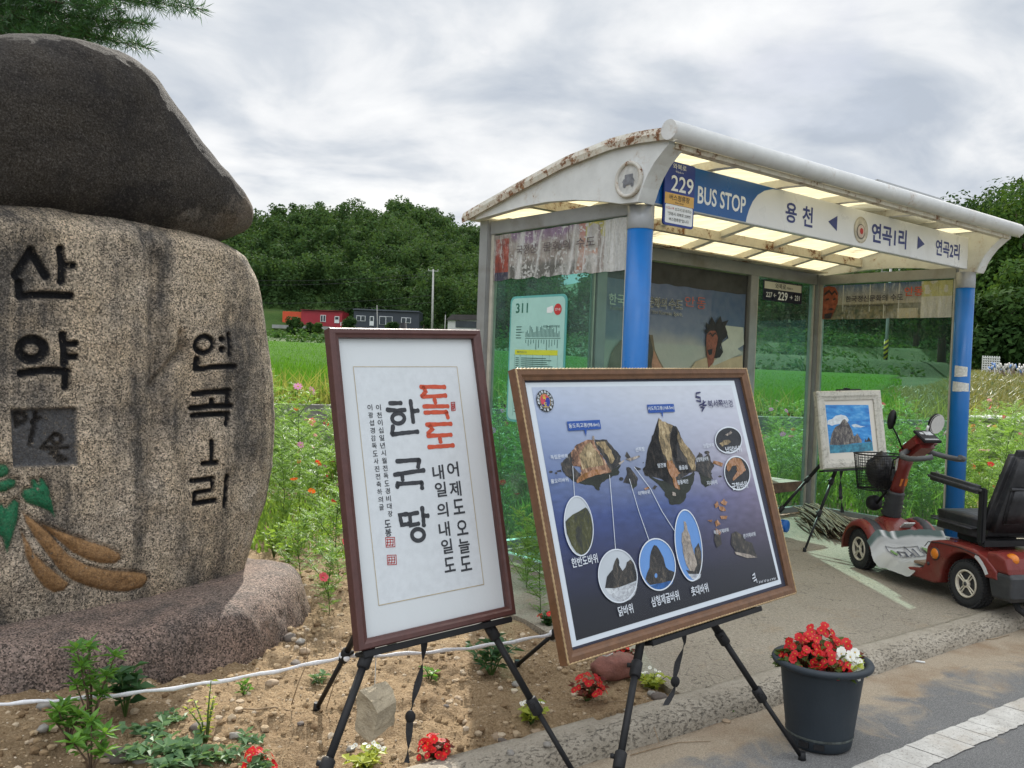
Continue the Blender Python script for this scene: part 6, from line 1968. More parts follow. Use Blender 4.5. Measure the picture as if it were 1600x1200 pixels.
def wheel(x, y, z, r, w, side, steer=0.0):
 c = Vector((x, y, z)); ax = Vector((sin(steer), side * cos(steer), 0)) if side > 0 else Vector((-sin(steer), -cos(steer), 0))
 mb = MB()
 h = w / 2
 mb.lathe([(r * .60, -h * .8), (r * .74, -h), (r * .90, -h * .96), (r * .975, -h * .72), (r, -h * .35), (r, h * .35), (r * .975, h * .72), (r * .90, h * .96), (r * .74, h), (r * .60, h * .8)], c, ax, 44)
 n_ = 44
 e1 = Vector((1, 0, 0)); e1 = (e1 - ax * e1.dot(ax)).normalized(); e2 = ax.cross(e1)
 for k in range(n_):
  th = 2 * pi * k / n_
  d = e1 * cos(th) + e2 * sin(th); tg = -e1 * sin(th) + e2 * cos(th)
  for s in (-1, 1):
   for q0, q1, rr_ in ((.15, .5, 1.0), (.55, .95, .97)):
    o = c + d * (r * rr_) + ax * (s * h * (q0 + q1) / 2) + tg * (r * .07 * (s * .5))
    M = Matrix(((tg.x, ax.x, d.x, o.x), (tg.y, ax.y, d.y, o.y), (tg.z, ax.z, d.z, o.z), (0, 0, 0, 1)))
    mb.box((-r * .045, -h * (q1 - q0) / 2, -r * .03), (r * .045, h * (q1 - q0) / 2, r * .035), M)
 w_ = mb.build('wheel', RUB, sco, recalc=False)
 mb = MB()
 mb.lathe([(r * .56, h * .60), (r * .60, h * .88), (r * .57, h * .98), (r * .52, h * .92), (r * .51, h * .55)], c, ax, 36)
 for k in range(8):
  th = 2 * pi * (k // 2) / 4 + pi / 4 + .13 + (.13 if k % 2 else -.13)
  th2 = 2 * pi * (k // 2) / 4 + pi / 4 + .13 + (.30 if k % 2 else -.30)
  d0 = e1 * cos(th2) + e2 * sin(th2); d1 = e1 * cos(th) + e2 * sin(th)
  mb.tube([c + d0 * (r * .12) + ax * (h * .82), c + d1 * (r * .54) + ax * (h * .82)], r * .032, 6)
 mb.lathe([(r * .17, h * .6), (r * .17, h * .9), (r * .14, h * .96), (r * .08, h * .96)], c, ax, 20)
 mb.build('rim', RIMM, w_, recalc=False)
 mb = MB(); mb.lathe([(r * .09, h * .94), (r * .085, h * 1.0), (0, h * 1.02)], c, ax, 14); mb.lathe([(r * .56, h * .5), (0, h * .5)], c, ax, 24, False); mb.build('hub_cap', PLAS, w_, recalc=False)
for s in (1, -1):
 wheel(0.0, .225 * s, .14, .142, .095, s)
 wheel(1.02, .225 * s, .14, .140, .085, s, .12)
def loft(rings, name, mat, parent, close=True, smooth=True, caps=True):
 """skin through rings of equal point count"""
 n = len(rings[0]); vs = [p for r in rings for p in r]; fs = []
 for j in range(len(rings) - 1):
  for k in range(n if close else n - 1):
   fs.append((j * n + k, j * n + (k + 1) % n, (j + 1) * n + (k + 1) % n, (j + 1) * n + k))
 mb = MB(); mb.add(vs, fs, smooth)
 if caps and close:
  mb.add(rings[0], [list(range(n))], False); mb.add(rings[-1], [list(range(n))], False)
 return mb.build(name, mat, parent)
def sect(x, hw, z0, z1, r=.05, n=5):
 """rounded box cross-section at x: half width hw, from z0 to z1"""
 r = min(r, hw * .9, (z1 - z0) * .48)
 pts = []
 for cy, cz, a in ((hw - r, z1 - r, 0), (-hw + r, z1 - r, pi / 2), (-hw + r, z0 + .01, pi), (hw - r, z0 + .01, 3 * pi / 2)):
  for k in range(n + 1):
   an = a + pi / 2 * k / n
   rr_ = r if a < 3 else .01
   if a >= 3:
    pts.append(Vector((x, cy + (r) * (1 if a > 4 else -1) * 1.0 if k == (n if a > 4 else 0) else cy + rr_ * cos(an), cz + rr_ * sin(an))))
   else:
    pts.append(Vector((x, cy + rr_ * cos(an), cz + rr_ * sin(an))))
 return pts
def side_shape(pts, y0, y1, name, mat, parent, bev=.018):
 bm = bmesh.new()
 vs = [bm.verts.new((x, y0, z)) for x, z in pts]
 f = bm.faces.new(vs)
 ex = bmesh.ops.extrude_face_region(bm, geom=[f])
 for v in ex['geom']:
  if isinstance(v, bmesh.types.BMVert): v.co.y = y1
 bmesh.ops.recalc_face_normals(bm, faces=bm.faces)
 if bev:
  ed = [e for e in bm.edges if abs(e.verts[0].co.y - e.verts[1].co.y) < 1e-6]
  bmesh.ops.bevel(bm, geom=ed, offset=bev, segments=3, affect='EDGES', profile=.5)
 bmesh.ops.triangulate(bm, faces=[f for f in bm.faces if len(f.verts) > 4])
 bm.verts.index_update()
 mb = MB(); mb.add([v.co.copy() for v in bm.verts], [[v.index for v in f.verts] for f in bm.faces], False)
 bm.free()
 return mb.build(name, mat, parent)
def arcpts(cx, cz, r, a0, a1, n=12): return [(cx + r * cos(a0 + (a1 - a0) * k / n), cz + r * sin(a0 + (a1 - a0) * k / n)) for k in range(n + 1)]
side = [(.50, .085), (.50, .135), (.355, .155), (.325, .20), (.315, .30), (.285, .345), (.22, .362), (.10, .372), (-.06, .365), (-.17, .335), (-.235, .29), (-.255, .27)] + [(-.262, .22)] + arcpts(0, .14, .185, pi * .86, pi * .02, 14)[::1] + [(.20, .10), (.24, .085)]
for s in (1, -1):
 y0, y1 = (.165, .292) if s > 0 else (-.292, -.165)
 rb_ = side_shape(side, y0, y1, 'rear_fender', SCM, sco, .016)
mb = MB()
mb.box((-.25, -.17, .20), (.32, .17, .362), None, .03)
mb.build('rear_deck', SCM, sco)
side2 = [(-.16, .30), (-.17, .372), (-.24, .378), (-.31, .355), (-.335, .30), (-.34, .265), (-.16, .265)]
side_shape(side2, -.285, .285, 'tail_panel', SCM, sco, .02)
bump_ = [(-.175, .272), (-.345, .272), (-.365, .25), (-.365, .14), (-.345, .115), (-.215, .115), (-.20, .16), (-.185, .22)]
bp_o = side_shape(bump_, -.285, .285, 'rear_bumper', PLAS, sco, .02)
mb = MB()
for (y0, y1) in ((.11, .19), (-.19, -.11)):
 mb.cut(); mb.add([(-.3665, y0, .205), (-.3665, y1, .210), (-.3665, y1 + .012, .238), (-.3665, y0 + .012, .240)], [(0, 1, 2, 3)])
mb.build('white_tape', pm('white_tape', (.60, .60, .58), .1, 60, .5, .1, 60), bp_o, recalc=False)
for s in (1, -1):
 mb = MB(); mb.ell((-.285, .215 * s, .345), (.042, .034, .036)); mb.build('rear_indicator', AMB, sco)
 mb = MB(); mb.lathe([(.034, 0), (.034, .008), (.026, .015), (0, .018)], (.235, .290 * s, .272), (0, s, 0), 20); rf = mb.build('side_reflector', AMB, sco)
 mb = MB(); mb.lathe([(.040, -.004), (.040, .006), (.034, .008)], (.235, .290 * s, .272), (0, s, 0), 20); mb.build('reflector_ring', PLAS, rf)
mb = MB()                                              # pale strip over the rear arch
for k in range(6):
 a = radians(152 - 9 * k); a2 = radians(152 - 9 * (k + 1))
 if k > 3: continue
 P = [(.226 * cos(x) + .0, .14 + .226 * sin(x)) for x in (a, a2)]; P2 = [(.200 * cos(x), .14 + .200 * sin(x)) for x in (a, a2)]
 mb.add([(P[0][0], .2945, P[0][1]), (P[1][0], .2945, P[1][1]), (P2[1][0], .2945, P2[1][1]), (P2[0][0], .2945, P2[0][1])], [(0, 1, 2, 3)])
mb.build('pale_strip', pm('pale_strip', (.50, .51, .50), .1, 60, .4, 0), sco, recalc=False)
mb = MB(); mb.box((.26, -.27, .085), (.84, .27, .135), None, .018); mb.build('floor_pan', SCM, sco)
mb = MB(); mb.box((.28, -.25, .134), (.82, .25, .141), None, .003); mb.build('floor_mat', PLAS, sco)
rings = []
for x, hw, z0, z1, r in ((.80, .20, .10, .17, .03), (.83, .19, .12, .25, .06), (.89, .165, .14, .315, .08), (.96, .125, .17, .365, .08), (1.03, .10, .20, .385, .07), (1.10, .095, .20, .365, .07), (1.17, .085, .19, .31, .06), (1.21, .06, .19, .26, .04)):
 rings.append([Vector((x, hw * cx, z0 + (z1 - z0) * cz)) for cx, cz in ((1, 0), (1, .45), (.93, .68), (.75, .87), (.45, .97), (0, 1), (-.45, .97), (-.75, .87), (-.93, .68), (-1, .45), (-1, 0))])
loft(rings, 'front_shroud', SCM, sco)
for s in (1, -1):
 for (nm, r0, ya, yb, mt, za) in (('front_fender', .178, .13, .288, SCM, 0), ('fender_panel', .184, .165, .262, PLAS, .004)):
  mb = MB(); vs = []
  n_ = 18
  a0, a1 = (radians(-6), radians(168)) if nm == 'front_fender' else (radians(88), radians(170))
  for k in range(n_ + 1):
   an = a0 + (a1 - a0) * k / n_
   bulge = 1 + .16 * max(0, sin(an)) ** 2
   for (yy3, dr) in ((ya, -.02), (ya, .0), ((ya + yb) / 2, .016), (yb - .025, .008), (yb, -.012), (yb, -.03)):
    rr_ = (r0 + dr) * bulge
    vs.append(Vector((1.02 + rr_ * cos(an) * 1.02, yy3 * s, .135 + rr_ * sin(an))))
  fs = [(6 * k + j, 6 * k + j + 1, 6 * k + 7 + j, 6 * k + 6 + j) for k in range(n_) for j in range(5)]
  mb.add(vs, fs, True); mb.build(nm, mt, sco)
mb = MB(); M = Matrix.Translation((.885, 0, .322)) @ Matrix.Rotation(radians(42), 4, 'Y')
mb.box((-.045, -.06, -.004), (.045, .03, .004), M); mb.build('number_sticker', pm('sticker', (.52, .52, .50), .35, 110, .7, 0), sco)
mb = MB(); b0 = Vector((1.035, 0, .375)); b1 = Vector((.985, 0, .56)); dn = (b1 - b0)
pts = []; rs = []
for k in range(13): pts.append(b0 + dn * k / 12); rs.append(.066 - .012 * k / 12 + (.008 if k % 2 else -.004))
mb.tube(pts, rs, 20); mb.build('steering_boot', PLAS, sco)
rings = []
for t, hx, hy in ((0, .045, .05), (.25, .043, .048), (.6, .040, .045), (1.0, .05, .055)):
 c = Vector((.985, 0, .55)).lerp(Vector((.885, 0, .83)), t)
 rings.append([c + Vector((hx * cos(a) * .95, hy * sin(a), hx * cos(a) * .3)) for a in [2 * pi * k / 14 for k in range(14)]])
loft(rings, 'tiller', SCM, sco)
M = Matrix.Translation((.80, 0, .885)) @ Matrix.Rotation(radians(33), 4, 'Y')
mb = MB(); mb.box((-.13, -.085, -.055), (.11, .085, .05), M, .03)
hd = mb.build('control_head', SCM, sco)
mb = MB(); M2 = M @ Matrix.Translation((-.125, 0, .02)) @ Matrix.Rotation(radians(28), 4, 'Y')
mb.box((-.012, -.07, -.075), (.006, .07, .065), M2, .005); mb.build('dashboard', BLK2, hd)
mb = MB(); mb.box((-.0135, -.05, .0), (-.012, .01, .045), M2); mb.box((-.0135, .02, .01), (-.012, .045, .035), M2); mb.box((-.0135, -.055, -.055), (-.012, .055, -.045), M2); mb.build('gauge', pm('gauge', (.35, .36, .36), .6, 140, .4, 0), hd)
mb = MB(); mb.tube([M2 @ Vector((-.01, -.03, .05)), M2 @ Vector((-.05, -.03, .06))], .008, 8); mb.build('key', pm('key_white', (.6, .6, .58), .1, 50, .4, 0), hd)
for s in (1, -1):
 mb = MB()
 mb.tube([Vector((.80, .07 * s, .865)), Vector((.77, .14 * s, .845)), Vector((.71, .185 * s, .83)), Vector((.63, .195 * s, .825)), Vector((.57, .185 * s, .83)), Vector((.53, .15 * s, .84)), Vector((.515, .11 * s, .85))], [.019, .018, .018, .018, .018, .018, .018], 12)
 mb.build('handlebar', pm('grey_grip', (.085, .088, .09), .12, 20, .6, .15, 160), sco)
 mb = MB(); a = Vector((.83, .09 * s, .87)); b = Vector((.84, .17 * s, 1.02 if s > 0 else 1.00)); c = Vector((.82, .21 * s, 1.07))
 mb.tube([a, a.lerp(b, .6) + Vector((0, 0, .01)), b], .006, 8); st_o = mb.build('mirror_stem', BLK, sco)
 Mx = Matrix.Translation((b.x - .0, b.y + .01 * s, b.z + .055)) @ Matrix.Rotation(radians(47 if s > 0 else -14), 4, 'Z') @ Matrix.Rotation(radians(-8), 4, 'Y') @ Matrix.Rotation(radians(12 * -s), 4, 'X')
 mb = MB(); mb.ell((0, 0, 0), (.030, .052, .072)); mb.v = [Mx @ v for v in mb.v]; mb.build('mirror_shell', BLK2, sco)
 mb = MB(); mb.add([Mx @ Vector((-.0305, .044 * cos(t), .063 * sin(t))) for t in [2 * pi * k / 24 for k in range(24)]], [list(range(24))]); mb.add([Mx @ Vector((-.024, .050 * cos(t), .070 * sin(t))) for t in [2 * pi * k / 24 for k in range(24)]], [list(range(24))])
 bmat = NB('mirror_glass') if 'mirror_glass' not in _mc else None
 if bmat: _mc['mirror_glass'] = bmat.done(bmat.bsdf((.75, .77, .78), .03, None, 1.0))
 mb.build('mirror_glass', _mc['mirror_glass'], sco, recalc=False)
mb = MB(); mb.box((.93, -.02, .70), (.955, .05, .80), None, .01); mb.build('white_tag', pm('white_rag', (.55, .54, .50), .1, 12, .7, .3, 20), sco)
mb = MB(); mb.lathe([(.0, .0), (.05, .005), (.058, .03), (.055, .06), (.03, .075), (0, .078)], (1.185, .0, .44), (1, 0, -.1), 24); hl = mb.build('headlight', BLK2, sco)
mb = MB(); mb.tube([Vector((1.19, 0, .44)), Vector((1.10, 0, .53)), Vector((1.02, 0, .62))], .010, 8); mb.build('lamp_bracket', BLK, hl)
mb = MB()
for s in (1, -1):
 mb.cut(); mb.tube([Vector((.86, .05 * s, .84)), Vector((.95, .065 * s, .78)), Vector((.99, .055 * s, .66)), Vector((1.02, .045 * s, .56))], .006, 6)
mb.build('cable', BLK, sco)
mb = MB(); M = Matrix.Translation((.925, .0, .62)); mb.add([Vector((.924, -.03, .60)), Vector((.924, .03, .60)), Vector((.905, .03, .655)), Vector((.905, -.03, .655))], [(0, 1, 2, 3)]); mb.build('orange_sticker', pm('orange_sticker', (.5, .14, .02), .3, 60, .5, 0), sco, recalc=False)
for s in (1, -1):
 mb = MB(); mb.tube([Vector((.33, .294 * s, .30)), Vector((.30, .294 * s, .335)), Vector((.20, .294 * s, .348)), Vector((.02, .294 * s, .352)), Vector((-.12, .294 * s, .335))], .003, 5); mb.build('panel_seam', RUB, sco)
 mb = MB(); mb.lathe([(.011, 0), (.011, .004), (0, .006)], (.29, .292 * s, .20), (0, s, 0), 10); mb.build('screw', PLAS, sco)
def basket():
 mb = MB()
 cx, cy = 1.175, 0.0
 def rim(z, sx, sy, n=36): return [Vector((cx + sx * np.sign(cos(t)) * abs(cos(t)) ** .65, cy + sy * np.sign(sin(t)) * abs(sin(t)) ** .65, z)) for t in [2 * pi * k / n for k in range(n)]]
 top = rim(.80, .145, .175); bot = rim(.545, .115, .145)
 mb.tube(top + [top[0]], .005, 6, False)
 mb.tube(bot + [bot[0]], .004, 6, False)
 n = len(top)
 for j in range(1, 13):
  r = [top[k].lerp(bot[k], j / 13) for k in range(n)]
  mb.tube(r + [r[0]], .0016, 4, False)
 for k in range(0, n):
  for q in (0, .5):
   a = top[k].lerp(top[(k + 1) % n], q); b = bot[k].lerp(bot[(k + 1) % n], q)
   mb.tube([a, b], .0016, 4, False)
 for k in range(0, 18):
  mb.tube([bot[k], bot[(n - k) % n]], .0016, 4, False)
 mb.tube([Vector((.98, .0, .60)), Vector((1.06, .0, .62))], .012, 8)
 mb.tube([Vector((.93, .0, .72)), Vector((1.03, .0, .72))], .012, 8)
 return mb.build('wire_basket', BLK, sco, recalc=False)
basket()
def cushion(name, lo, hi, M, bev, parent, puff=.012, mat=VINYL):
 bm = bmesh.new(); bmesh.ops.create_cube(bm, size=1)
 for v in bm.verts: v.co = Vector([lo[i] + (v.co[i] + .5) * (hi[i] - lo[i]) for i in range(3)])
 bmesh.ops.bevel(bm, geom=bm.edges[:] + bm.verts[:], offset=bev, segments=4, affect='EDGES')
 bmesh.ops.subdivide_edges(bm, edges=bm.edges[:], cuts=2, use_grid_fill=True)
 c = (Vector(lo) + Vector(hi)) / 2
 bm.verts.index_update()
 P = np.array([v.co[:] for v in bm.verts]); d = puff * fbm(P * 9 + len(name), 3)
 for v, q in zip(bm.verts, d): v.co += (v.co - c).normalized() * float(q) * 2
 mb = MB(); mb.add([M @ v.co for v in bm.verts], [[v.index for v in f.verts] for f in bm.faces], True); bm.free()
 return mb.build(name, mat, parent)
cushion('seat', (-.02, -.23, .405), (.44, .23, .522), Matrix.Rotation(radians(-2), 4, 'Y'), .055, sco, .02)
MBk = Matrix.Translation((-.06, 0, .44)) @ Matrix.Rotation(radians(-15), 4, 'Y')
def backrest():
 bm = bmesh.new(); bmesh.ops.create_cube(bm, size=1)
 for v in bm.verts:
  v.co = Vector(((v.co.x) * .10, v.co.y * .46, (v.co.z + .5) * .545))
 bmesh.ops.bevel(bm, geom=bm.edges[:] + bm.verts[:], offset=.04, segments=4, affect='EDGES')
 bmesh.ops.subdivide_edges(bm, edges=bm.edges[:], cuts=3, use_grid_fill=True)
 bm.verts.index_update()
 P = np.array([v.co[:] for v in bm.verts]); d = .010 * fbm(P * 9, 3)
 for v, q in zip(bm.verts, d):
  v.co.y *= 1 - .30 * max(0, (v.co.z - .15) / .4); v.co.x += float(q)
 mb = MB(); mb.add([MBk @ v.co for v in bm.verts], [[v.index for v in f.verts] for f in bm.faces], True); bm.free()
 return mb.build('backrest', VINYL, sco)
bk = backrest()
cushion('pocket', (-.075, -.16, .10), (-.045, .16, .33), MBk, .012, bk, .008)
mb = MB(); mb.tube([MBk @ Vector((-.064, -.17, .325)), MBk @ Vector((-.066, 0, .322)), MBk @ Vector((-.064, .17, .325))], .010, 8); mb.build('pocket_hem', VINYL, bk)
mb = MB(); mb.ell(MBk @ Vector((-.075, .0, .655)), (.05, .10, .062)); mb.build('head_pad', VINYL, sco)
mb = MB(); mb.tube([MBk @ Vector((-.03, 0, .50)), MBk @ Vector((-.06, 0, .62))], .012, 8); mb.build('head_stem', BLK, sco)
for s in (1, -1):
 cushion('armrest', (-.20, -.032, -.028), (.24, .032, .024), Matrix.Translation((.10, .275 * s, .735)) @ Matrix.Rotation(radians(-5), 4, 'Y'), .02, sco, .003, PLAS)
 mb = MB(); mb.box((-.115, .255 * s - .015, .40), (-.07, .255 * s + .02, .73), None, .008); mb.box((-.12, .0 if s > 0 else -.255, .385), (-.07, .255 if s > 0 else 0.0, .42)); mb.build('armrest_bracket', BLK, sco)
mb = MB(); mb.box((.02, -.12, .362), (.26, .12, .42), None, .01); mb.tube([Vector((.12, 0, .34)), Vector((.12, 0, .42))], .04, 16); mb.build('seat_base', BLK, sco)
mb = MB(); mb.tube([Vector((-.20, .12, .12)), Vector((-.27, .14, .055)), Vector((-.30, .10, .02)), Vector((-.28, .05, .03)), Vector((-.25, .06, .10))], .018, 8); mb.build('hanging_strap', RUB, sco)
sco.location = sc_o; sco.rotation_euler = (0, 0, atan2(sc_h.y, sc_h.x)); ORG[sco.name] = Vector((0, 0, 0))
SCW = Matrix.Translation(sc_o) @ Matrix.Rotation(atan2(sc_h.y, sc_h.x), 4, 'Z')
def sw(x, y, z): return SCW @ Vector((x, y, z))
def sack():
 prof = [(.838, .305), (.805, .262), (.785, .21), (.752, .172), (.68, .156), (.58, .151), (.48, .152), (.40, .156)]
 n_ = 24; m_ = 22
 vs = []; col = []
 pp_ = np.array(prof); cum = np.concatenate([[0], np.cumsum(np.linalg.norm(np.diff(pp_, axis=0), axis=1))])
 for i in range(n_ + 1):
  t = i / n_ * cum[-1]; x = np.interp(t, cum, pp_[:, 0]); z = np.interp(t, cum, pp_[:, 1])
  for j in range(m_ + 1):
   y = .335 - .615 * j / m_
   d = max(0, y - .27)
   zz2 = z - d * 1.0 - .25 * d * max(0, (z - .16)) + .03 * (vn2(x * 16, y * 13) - .5) + .012 * (vn2(x * 40, y * 36) - .5)
   xx2 = x + (.02 * d + .012 * (vn2(y * 12, z * 30) - .5))
   vs.append(tuple(sw(xx2, y, zz2)))
   u = i / n_; v = j / m_
   c = lerp3((.36, .36, .34), (.22, .205, .175), .8 * max(0, vn2(x * 11 + 3, y * 11) - .42))
   if u < .10 and v < .97: c = (.02, .05, .04) if vn2(v * 60, 1) > .28 else (.5, .5, .48)
   elif u > .40 and .16 < v < .92:
    pass
   col.append(c + (1,))
 q = [(i * (m_ + 1) + j, i * (m_ + 1) + j + 1, (i + 1) * (m_ + 1) + j + 1, (i + 1) * (m_ + 1) + j) for i in range(n_) for j in range(m_)]
 t = thing('plastic_sack', sw(.62, .1, .15), 'white printed plastic sack spread over the floor of the red scooter', 'sack')
 o = npmesh('sheet', vs, q, print_mat('sack_print', .35, .35), t, smooth=True)
 ca = o.data.attributes.new('print', 'FLOAT_COLOR', 'POINT'); ca.data.foreach_set('color', np.array(col, np.float32).ravel())
 V_ = [Vector(p) for p in vs]
 def sp(u, v, off=.004):                             # point of the sack's surface
  fi = min(n_ - 1e-6, max(0, u * n_)); fj = min(m_ - 1e-6, max(0, v * m_)); i = int(fi); j = int(fj); a = fi - i; b = fj - j
  k = i * (m_ + 1) + j
  p = (V_[k] * (1 - b) + V_[k + 1] * b) * (1 - a) + (V_[k + m_ + 1] * (1 - b) + V_[k + m_ + 2] * b) * a
  nn_ = (V_[k + 1] - V_[k]).cross(V_[k + m_ + 1] - V_[k]).normalized()
  if nn_.z < 0: nn_ = -nn_
  return p + nn_ * off
 def strip(mb, pts, off): mb.poly([sp(u, v, off) for u, v in pts])
 GRN = pm('sack_green', (.10, .20, .04), .2, 30, .4, 0);
 mb = MB();
 for (a, b) in (((.24, .16), (.24, .58)), ((.50, .16), (.50, .58)), ((.24, .16), (.50, .16)), ((.24, .58), (.50, .58))):
  P = [sp(a[0] + (b[0] - a[0]) * k / 8, a[1] + (b[1] - a[1]) * k / 8, .006) for k in range(9)]
  ribbon(mb, P, .003, Vector((0, 0, 1)))
 P = [[(.46, .42), (.54, .40), (.56, .45), (.48, .47), (.46, .42)], [(.42, .50), (.60, .49)], [(.52, .50), (.50, .53)], [(.44, .56), (.56, .55), (.58, .58)]]
 for s in P: ribbon(mb, [sp(.37 + (u - .50) * 1.5, .38 + (v - .48) * 1.5, .006) for u, v in s], .0065, Vector((0, 0, 1)))
 for k in range(5): ribbon(mb, [sp(.55, .20 + .05 * k, .006), sp(.55, .225 + .05 * k, .006)], .003, Vector((0, 0, 1)))
 mb.build('sack_writing', pm('sack_ink', (.05, .055, .07), .2, 30, .5, 0), t, recalc=False)
 mb = MB(); strip(mb, [(.37 + .07 * cos(a), .21 + .03 * sin(a)) for a in [2 * pi * k / 12 for k in range(12)]], .0055); strip(mb, [(.24, .62), (.50, .64), (.52, .74), (.28, .76)], .0055)
 mb.build('sack_green', GRN, t, recalc=False)
 mb = MB(); strip(mb, [(.34, .75), (.44, .75), (.44, .80), (.34, .80)], .006); mb.build('sack_blue', pm('sack_blue', (.03, .06, .25), .2, 30, .4, 0), t, recalc=False)
 mb = MB(); strip(mb, [(.42 + .07 * cos(a), .86 + .035 * sin(a)) for a in [2 * pi * k / 12 for k in range(12)]], .006); mb.build('sack_orange', pm('sack_orange', (.5, .17, .02), .2, 30, .4, 0), t, recalc=False)
sack()
mb = MB(); mb.box((-.08, -.11, -.009), (.08, .11, .009), SCW @ Matrix.Translation((.40, .14, .172)) @ Matrix.Rotation(.1, 4, 'Z'), .004)
tag(mb.build('wooden_board', pm('board_wood', (.22, .15, .10), .25, 30, .6, .2, 60), origin=sw(.40, .14, .172)), 'small brown wooden board lying on the sack on the scooter floor', 'board')
def blob(name, c, r, mat, seed, parent=None, amp=.3, n=40, lab=None, cat=None, fl=1.0, rot=0.0, grp=None):
 nu, nv = n, n // 2
 vs = []
 for j in range(nv + 1):
  ph = -pi / 2 + pi * j / nv
  for i in range(nu):
   th = 2 * pi * i / nu
   vs.append((cos(ph) * cos(th), cos(ph) * sin(th), sin(ph)))
 V = np.array(vs)
 d = 1 + amp * fbm(V * 1.6 + seed * 3.1, 3) * 1.6 + amp * .5 * fbm(V * 5 + seed, 2)
 V = V * d[:, None] * np.array(r)
 c_, s_ = cos(rot), sin(rot)
 V = np.stack([V[:, 0] * c_ - V[:, 1] * s_, V[:, 0] * s_ + V[:, 1] * c_, V[:, 2]], 1) + np.array(c)
 i = np.arange(nu); q0 = (np.arange(nv) * nu)[:, None]
 Q = np.stack([q0 + i, q0 + (i + 1) % nu, q0 + nu + (i + 1) % nu, q0 + nu + i], -1).reshape(-1, 4)
 o = npmesh(name, V, Q, mat, parent, smooth=True, origin=None if parent is not None else Vector(c) - Vector((0, 0, r[2] * .7)))
 if lab: tag(o, lab, cat, grp)
 return o
bg = blob('dark_bag', sw(1.17, .0, .68), (.10, .13, .125), pm('bag_cloth', (.022, .021, .023), .3, 12, .5, .6, 22, .02), 3, None, .35, 44, 'crumpled black bag stuffed into the scooter basket', 'bag')
PB = Vector((1.245, 3.49, ROADZ))
pot = thing('planter_tub', PB, 'tall dark grey plastic tub planter standing on the road edge', 'planter')
POTM = pm('grey_plastic', (.020, .028, .036), .15, 5, .6, .12, 90, dirt=.25, dirtc=(.075, .072, .066))
mb = MB()
mb.lathe([(.0, .004), (.118, .004), (.126, .012), (.131, .045), (.163, .31), (.166, .322), (.188, .326), (.197, .332), (.200, .343), (.195, .352), (.178, .353), (.166, .348), (.160, .33), (.155, .29)], PB, seg=56)
mb.build('tub', POTM, pot)
mb = MB(); mb.lathe([(.1335, .050), (.1345, .054), (.1345, .058), (.1345, .060)], PB, seg=56); mb.build('foot_band', pm('pot_band', (.065, .075, .07), .5, 40, .8, .3, 90), pot)
mb = MB(); mb.lathe([(.157, .29), (.0, .302)], PB, seg=30); mb.build('potting_soil', pm('dark_soil', (.03, .022, .016), .4, 50, .95, .6, 90), pot)
mb = MB()
for a in (-2.35, -1.9): mb.cut(); mb.box((-.02, -.004, 0), (.02, .004, .022), Matrix.Translation(PB + Vector((.1325 * cos(a), .1325 * sin(a), .022))) @ Matrix.Rotation(a + pi / 2, 4, 'Z'))
mb.build('drain_hole', BLK2, pot); pot.scale = (.95,) * 3
hc = CAL.px(584, 1112, .02)
hc = CP + (hc - CP) * 1.03
KS = .78
ck = thing('concrete_weight', hc - Vector((0, 0, .07)), 'broken concrete lump hanging on a string under the calligraphy frame', 'concrete weight')
poly = [(-.050, -.080), (-.005, -.100), (.045, -.088), (.058, .035), (.030, .072), (-.030, .095), (-.056, .03)]
mb = MB()
Mh = Matrix.Translation(hc) @ Matrix.Scale(KS, 4) @ Matrix.Rotation(radians(12), 4, 'Y') @ Matrix.Rotation(radians(-38), 4, 'Z') @ Matrix.Rotation(radians(14), 4, 'X')
bm = bmesh.new(); vs = [bm.verts.new((x, -.045 + .01 * sin(z * 40), z)) for x, z in poly]
f = bm.faces.new(vs); ex = bmesh.ops.extrude_face_region(bm, geom=[f])
for v in ex['geom']:
 if isinstance(v, bmesh.types.BMVert): v.co.y = .060; v.co.z = v.co.z * .85 + .018; v.co.x = v.co.x * .8 + .012
bmesh.ops.recalc_face_normals(bm, faces=bm.faces)
bmesh.ops.triangulate(bm, faces=[q for q in bm.faces if len(q.verts) > 4])
bmesh.ops.subdivide_edges(bm, edges=bm.edges[:], cuts=4, use_grid_fill=True)
bm.verts.index_update()
P = np.array([v.co[:] for v in bm.verts]); d = .010 * fbm(P * 16, 3) + .005 * fbm(P * 60, 2)
for v, q in zip(bm.verts, d): v.co += v.co.normalized() * float(q) * 2
mb.add([Mh @ v.co for v in bm.verts], [[v.index for v in q.verts] for q in bm.faces], False); bm.free()
mb.build('lump', pm('concrete_lump', (.34, .285, .20), .25, 22, .9, .8, 90, .008), ck)
mb = MB(); tp_ = CAL.px(588, 1012, -.012)
top_h = hc + Vector((0, 0, .068)); mb.tube([tp_, tp_.lerp(top_h, .5), top_h], .0013, 5)
ring_ = [Mh @ Vector((x * 1.06, y_, z * 1.05)) for x, y_, z in ((0, -.05, .09), (0, .05, .085), (.0, .055, -.09), (0, -.052, -.095), (0, -.05, .09))]
mb.build('string', pm('white_string', (.6, .6, .57), .05, 50, .7, 0), ck)
STRG = _mc['white_string']
rc = on_soil(962, 1056) + Vector((0, 0, .045))
rs_ = thing('red_stone', rc - Vector((0, 0, .05)), 'reddish brown stone tied with white string beneath the photograph board', 'stone')
blob('stone', rc, (.115, .075, .06), pm('red_stone', (.20, .085, .065), .25, 22, .85, .6, 60, .008), 11, rs_, .35, 40, rot=.5)
mb = MB(); t0 = BRD.px(935, 1022, -.03); t1 = rc + Vector((-.02, -.02, .06)); mb.tube([t0, t0.lerp(t1, .6) + Vector((-.005, 0, -.01)), t1, rc + Vector((-.05, -.085, -.01))], .0022, 6); mb.build('string', STRG, rs_)
